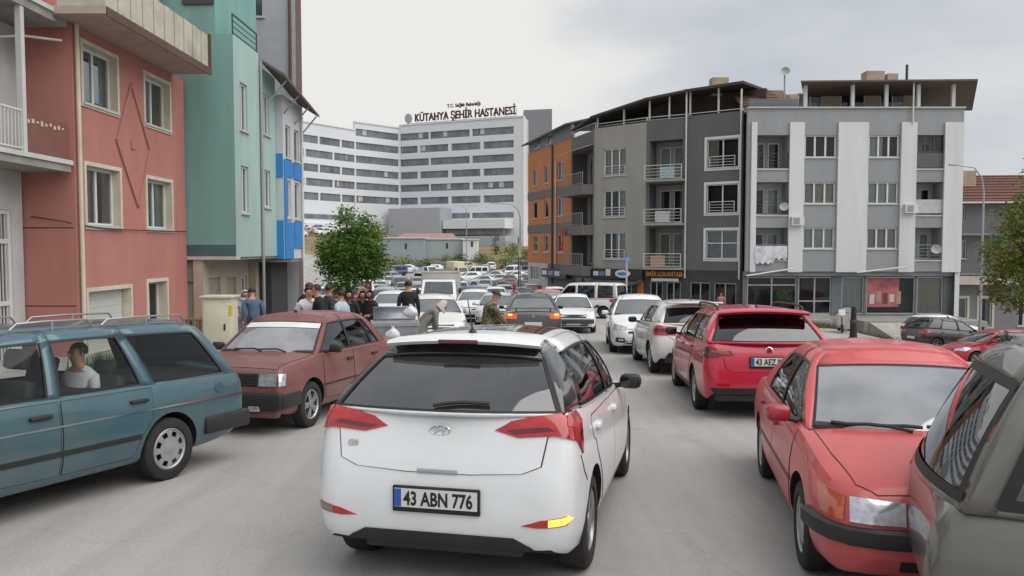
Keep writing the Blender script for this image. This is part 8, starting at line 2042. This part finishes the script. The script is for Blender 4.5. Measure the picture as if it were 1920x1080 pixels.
    if scarf:
        s_ = MB(); n, mm = 16, 8; vs = []; fs = []
        for i in range(mm + 1):
            t = i / mm; th = math.pi * (.02 + .58 * t); rad = .118 * k * (math.sin(th) if t < .75 else math.sin(th) + (t - .75) * 1.1)
            for q in range(n):
                a = 2 * math.pi * q / n; cut = .062 * k * max(0, math.cos(a)) if .25 < t < .78 else 0
                vs.append(hc + fx * (math.cos(a) * rad - cut * .5 - .008 * k) + Vector((0, math.sin(a) * rad * .95, 0)) + ax * (.115 * k * math.cos(th) - (t > .75) * (t - .75) * .35 * k))
        for i in range(mm):
            for q in range(n):
                a = (q + .5) * 2 * math.pi / n
                if math.cos(a) > .35 and 2 <= i <= 6: continue
                fs.append((i * n + q, i * n + (q + 1) % n, (i + 1) * n + (q + 1) % n, (i + 1) * n + q))
        s_.add(vs, fs, scarf); s_.build('headscarf', r, smooth=60, recalc=False)
    elif cap:
        s_ = MB(); n, mm = 16, 5; vs = []; fs = []
        for i in range(mm + 1):
            th = math.pi * .5 * i / mm
            for q in range(n): a = 2 * math.pi * q / n; vs.append(hc + ax * (.02 * k + .098 * k * math.cos(th)) + fx * (math.cos(a) * .106 * k * math.sin(th) - .006) + Vector((0, math.sin(a) * .102 * k * math.sin(th), 0)))
        for i in range(mm):
            for q in range(n): fs.append((i * n + q, i * n + (q + 1) % n, (i + 1) * n + (q + 1) % n, (i + 1) * n + q))
        s_.add(vs, fs, cap); c_ = hc + fx * .13 * k + ax * .025 * k
        s_.add([c_ + fx * dx * k + Vector((0, dy * k, 0)) + ax * dz_ * k for dz_ in (0, .012) for dx, dy in ((-.05, -.085), (.05, -.06), (.075, 0), (.05, .06), (-.05, .085))], [(0, 1, 2, 3, 4), (9, 8, 7, 6, 5)] + [(i, (i + 1) % 5, 5 + (i + 1) % 5, 5 + i) for i in range(5)], cap); s_.build('cap', r, smooth=50)
    else:
        s_ = MB(); n, mm = 16, 7; vs = []; fs = []
        for i in range(mm + 1):
            th = math.pi * .62 * i / mm
            for q in range(n): a = 2 * math.pi * q / n; vs.append(hc + ax * (.018 * k + .094 * k * math.cos(th)) + fx * (math.cos(a) * .101 * k * math.sin(th) - .012 * k) + Vector((0, math.sin(a) * .097 * k * math.sin(th), 0)))
        for i in range(mm):
            for q in range(n):
                if math.cos((q + .5) * 2 * math.pi / n) > .2 and i >= 3: continue
                fs.append((i * n + q, i * n + (q + 1) % n, (i + 1) * n + (q + 1) % n, (i + 1) * n + q))
        s_.add(vs, fs, hm); s_.build('hair', r, smooth=60, recalc=False)
    if dress:
        s_ = MB(); n = 18; vs = []; fs = []; pr = [(1.44, .16, .10), (1.30, .20, .15), (1.10, .17, .14), (.95, .20, .17), (.6, .24, .21), (.12, .29, .26)]
        for zz, ry, rx in pr:
            c = Vector(up(0, 0, zz) if zz > .95 else (0, 0, zz)) * k
            for q in range(n): a = 2 * math.pi * q / n; w = 1 + .06 * math.sin(5 * a) * (zz < 1); vs.append(c + Vector((math.cos(a) * rx * w * k, math.sin(a) * ry * w * k, 0)))
        for i in range(len(pr) - 1):
            for q in range(n): fs.append((i * n + q, i * n + (q + 1) % n, (i + 1) * n + (q + 1) % n, (i + 1) * n + q))
        s_.add(vs, fs, dress); s_.build('long_coat', r, smooth=60)
    return r
def cloth(n, c, var=.15): return mat('cloth_' + n, c, .9, var=var, scale=7, bump=.15)
def people():
    wht, blk, navy, grey, brn, den = cloth('white', (.60, .61, .63), .06), cloth('black', (.016, .016, .018)), cloth('navy', (.03, .035, .07)), cloth('grey', (.20, .195, .185)), cloth('brown', (.16, .10, .06)), cloth('denim', (.07, .12, .19))
    camo = bpy.data.materials.new('cloth_camouflage'); camo.use_nodes = True; nt = camo.node_tree; b = nt.nodes['Principled BSDF']; tc = nt.nodes.new('ShaderNodeTexCoord'); nz = nt.nodes.new('ShaderNodeTexNoise'); nz.inputs['Scale'].default_value = 9; nz.inputs['Detail'].default_value = 2; rp = nt.nodes.new('ShaderNodeValToRGB'); rp.color_ramp.interpolation = 'CONSTANT'
    rp.color_ramp.elements[0].color = (.045, .05, .025, 1); rp.color_ramp.elements[1].position = .46; rp.color_ramp.elements[1].color = (.15, .135, .07, 1); e_ = rp.color_ramp.elements.new(.56); e_.color = (.08, .06, .035, 1)
    nt.links.new(tc.outputs['Object'], nz.inputs['Vector']); nt.links.new(nz.outputs['Fac'], rp.inputs['Fac']); nt.links.new(rp.outputs[0], b.inputs['Base Color']); b.inputs['Roughness'].default_value = .9
    person('man in a white T-shirt standing behind the maroon sedan', -4.35, 17.0, -60, wht, navy, 1.74, lean=6, arms='bent', sleeve=False)
    person('man in a black polo shirt beside the man in white', -3.95, 16.6, 200, blk, grey, 1.80, lean=8, arms='bent', sleeve=False)
    person('person in a pale blue top half hidden behind the man in black', -3.72, 17.4, 160, cloth('paleblue', (.42, .50, .62)), navy, 1.66, sleeve=False)
    person('tall person in dark jacket walking behind the two men', -4.72, 18.6, 90, blk, blk, 1.82, hairm=mat('red_cap_hair', (.10, .02, .02), .6))
    person('bystander in dark grey coat near the white railing', -4.5, 19.6, 40, cloth('charcoal', (.045, .045, .05)), blk, 1.76)
    person('woman in long black coat and scarf, first of the three women', -3.98, 19.6, 250, blk, blk, 1.62, scarf=blk, dress=blk)
    person('woman in long black coat and grey scarf between two women in black', -3.80, 20.4, 245, blk, blk, 1.60, scarf=cloth('darkgrey', (.05, .05, .055)), dress=blk)
    person('woman in long black coat holding her hands together, last of three', -3.55, 20.0, 235, blk, blk, 1.62, scarf=blk, dress=blk, arms='bent')
    person('woman with white headscarf and patterned top by the cream cabinet', -6.55, 19.5, -60, cloth('patterned', (.40, .44, .52), .5), cloth('violet', (.30, .26, .36)), 1.62, scarf=wht, lean=12, arms='bent', dz=-.1)
    person('person in blue denim jacket beside the woman with white headscarf', -6.15, 19.0, 120, den, navy, 1.66, lean=14, dz=-.08)
    person('man in camouflage jacket and dark cap leaning beside the dark sedan', -.52, 15.9, 20, camo, camo, 1.70, lean=16, arms='reach', cap=cloth('cap_green', (.035, .045, .045)))
    person('person in grey with white headscarf bending over the rubbish pile', -2.0, 17.3, 15, grey, grey, 1.66, lean=48, arms='reach', scarf=cloth('offwhite', (.50, .47, .42)), dress=grey)
    person('man in black jacket standing behind the bending person', -2.75, 21.2, 100, blk, cloth('olive', (.12, .11, .07)), 1.86)
    person('person in dark red top walking past the white pickup', -9.6, 53, 300, cloth('wine', (.14, .03, .035)), navy, 1.72)
    person('person in tan jacket leaning over the bonnet of the silver sedan', .55, 33.2, 180, cloth('tan', (.30, .19, .11)), brn, 1.74, lean=38, arms='reach')
    person('person in red and black inside the dark shop doorway', 13.2, 50.4, 250, cloth('pinkish', (.42, .18, .20)), blk, 1.7)
    # rear passenger of the blue wagon, seated
    M = ground_matrix(-4.45, 6.70, R(270 - 23)); p = M @ Vector((-.62, .36, -.13)); q = person('passenger in a white shirt seated in the rear of the blue wagon', 0, 0, 270 - 23, wht, navy, 1.45, seat=True, arms='lap', loc=p, sleeve=False)
    p = M @ Vector((.28, .36, -.13)); person('driver in dark clothes seated at the wheel of the blue wagon', 0, 0, 270 - 23, blk, navy, 1.45, seat=True, arms='reach', loc=p)
left_row(); right_row(); hospital()
for f in (build_i20, build_wagon, build_sahin, build_fiat, build_mazda, build_silver): f()
build_near_traffic(); build_trucks(); build_far_cars()
furniture(); trees(); yard_grass(); people()
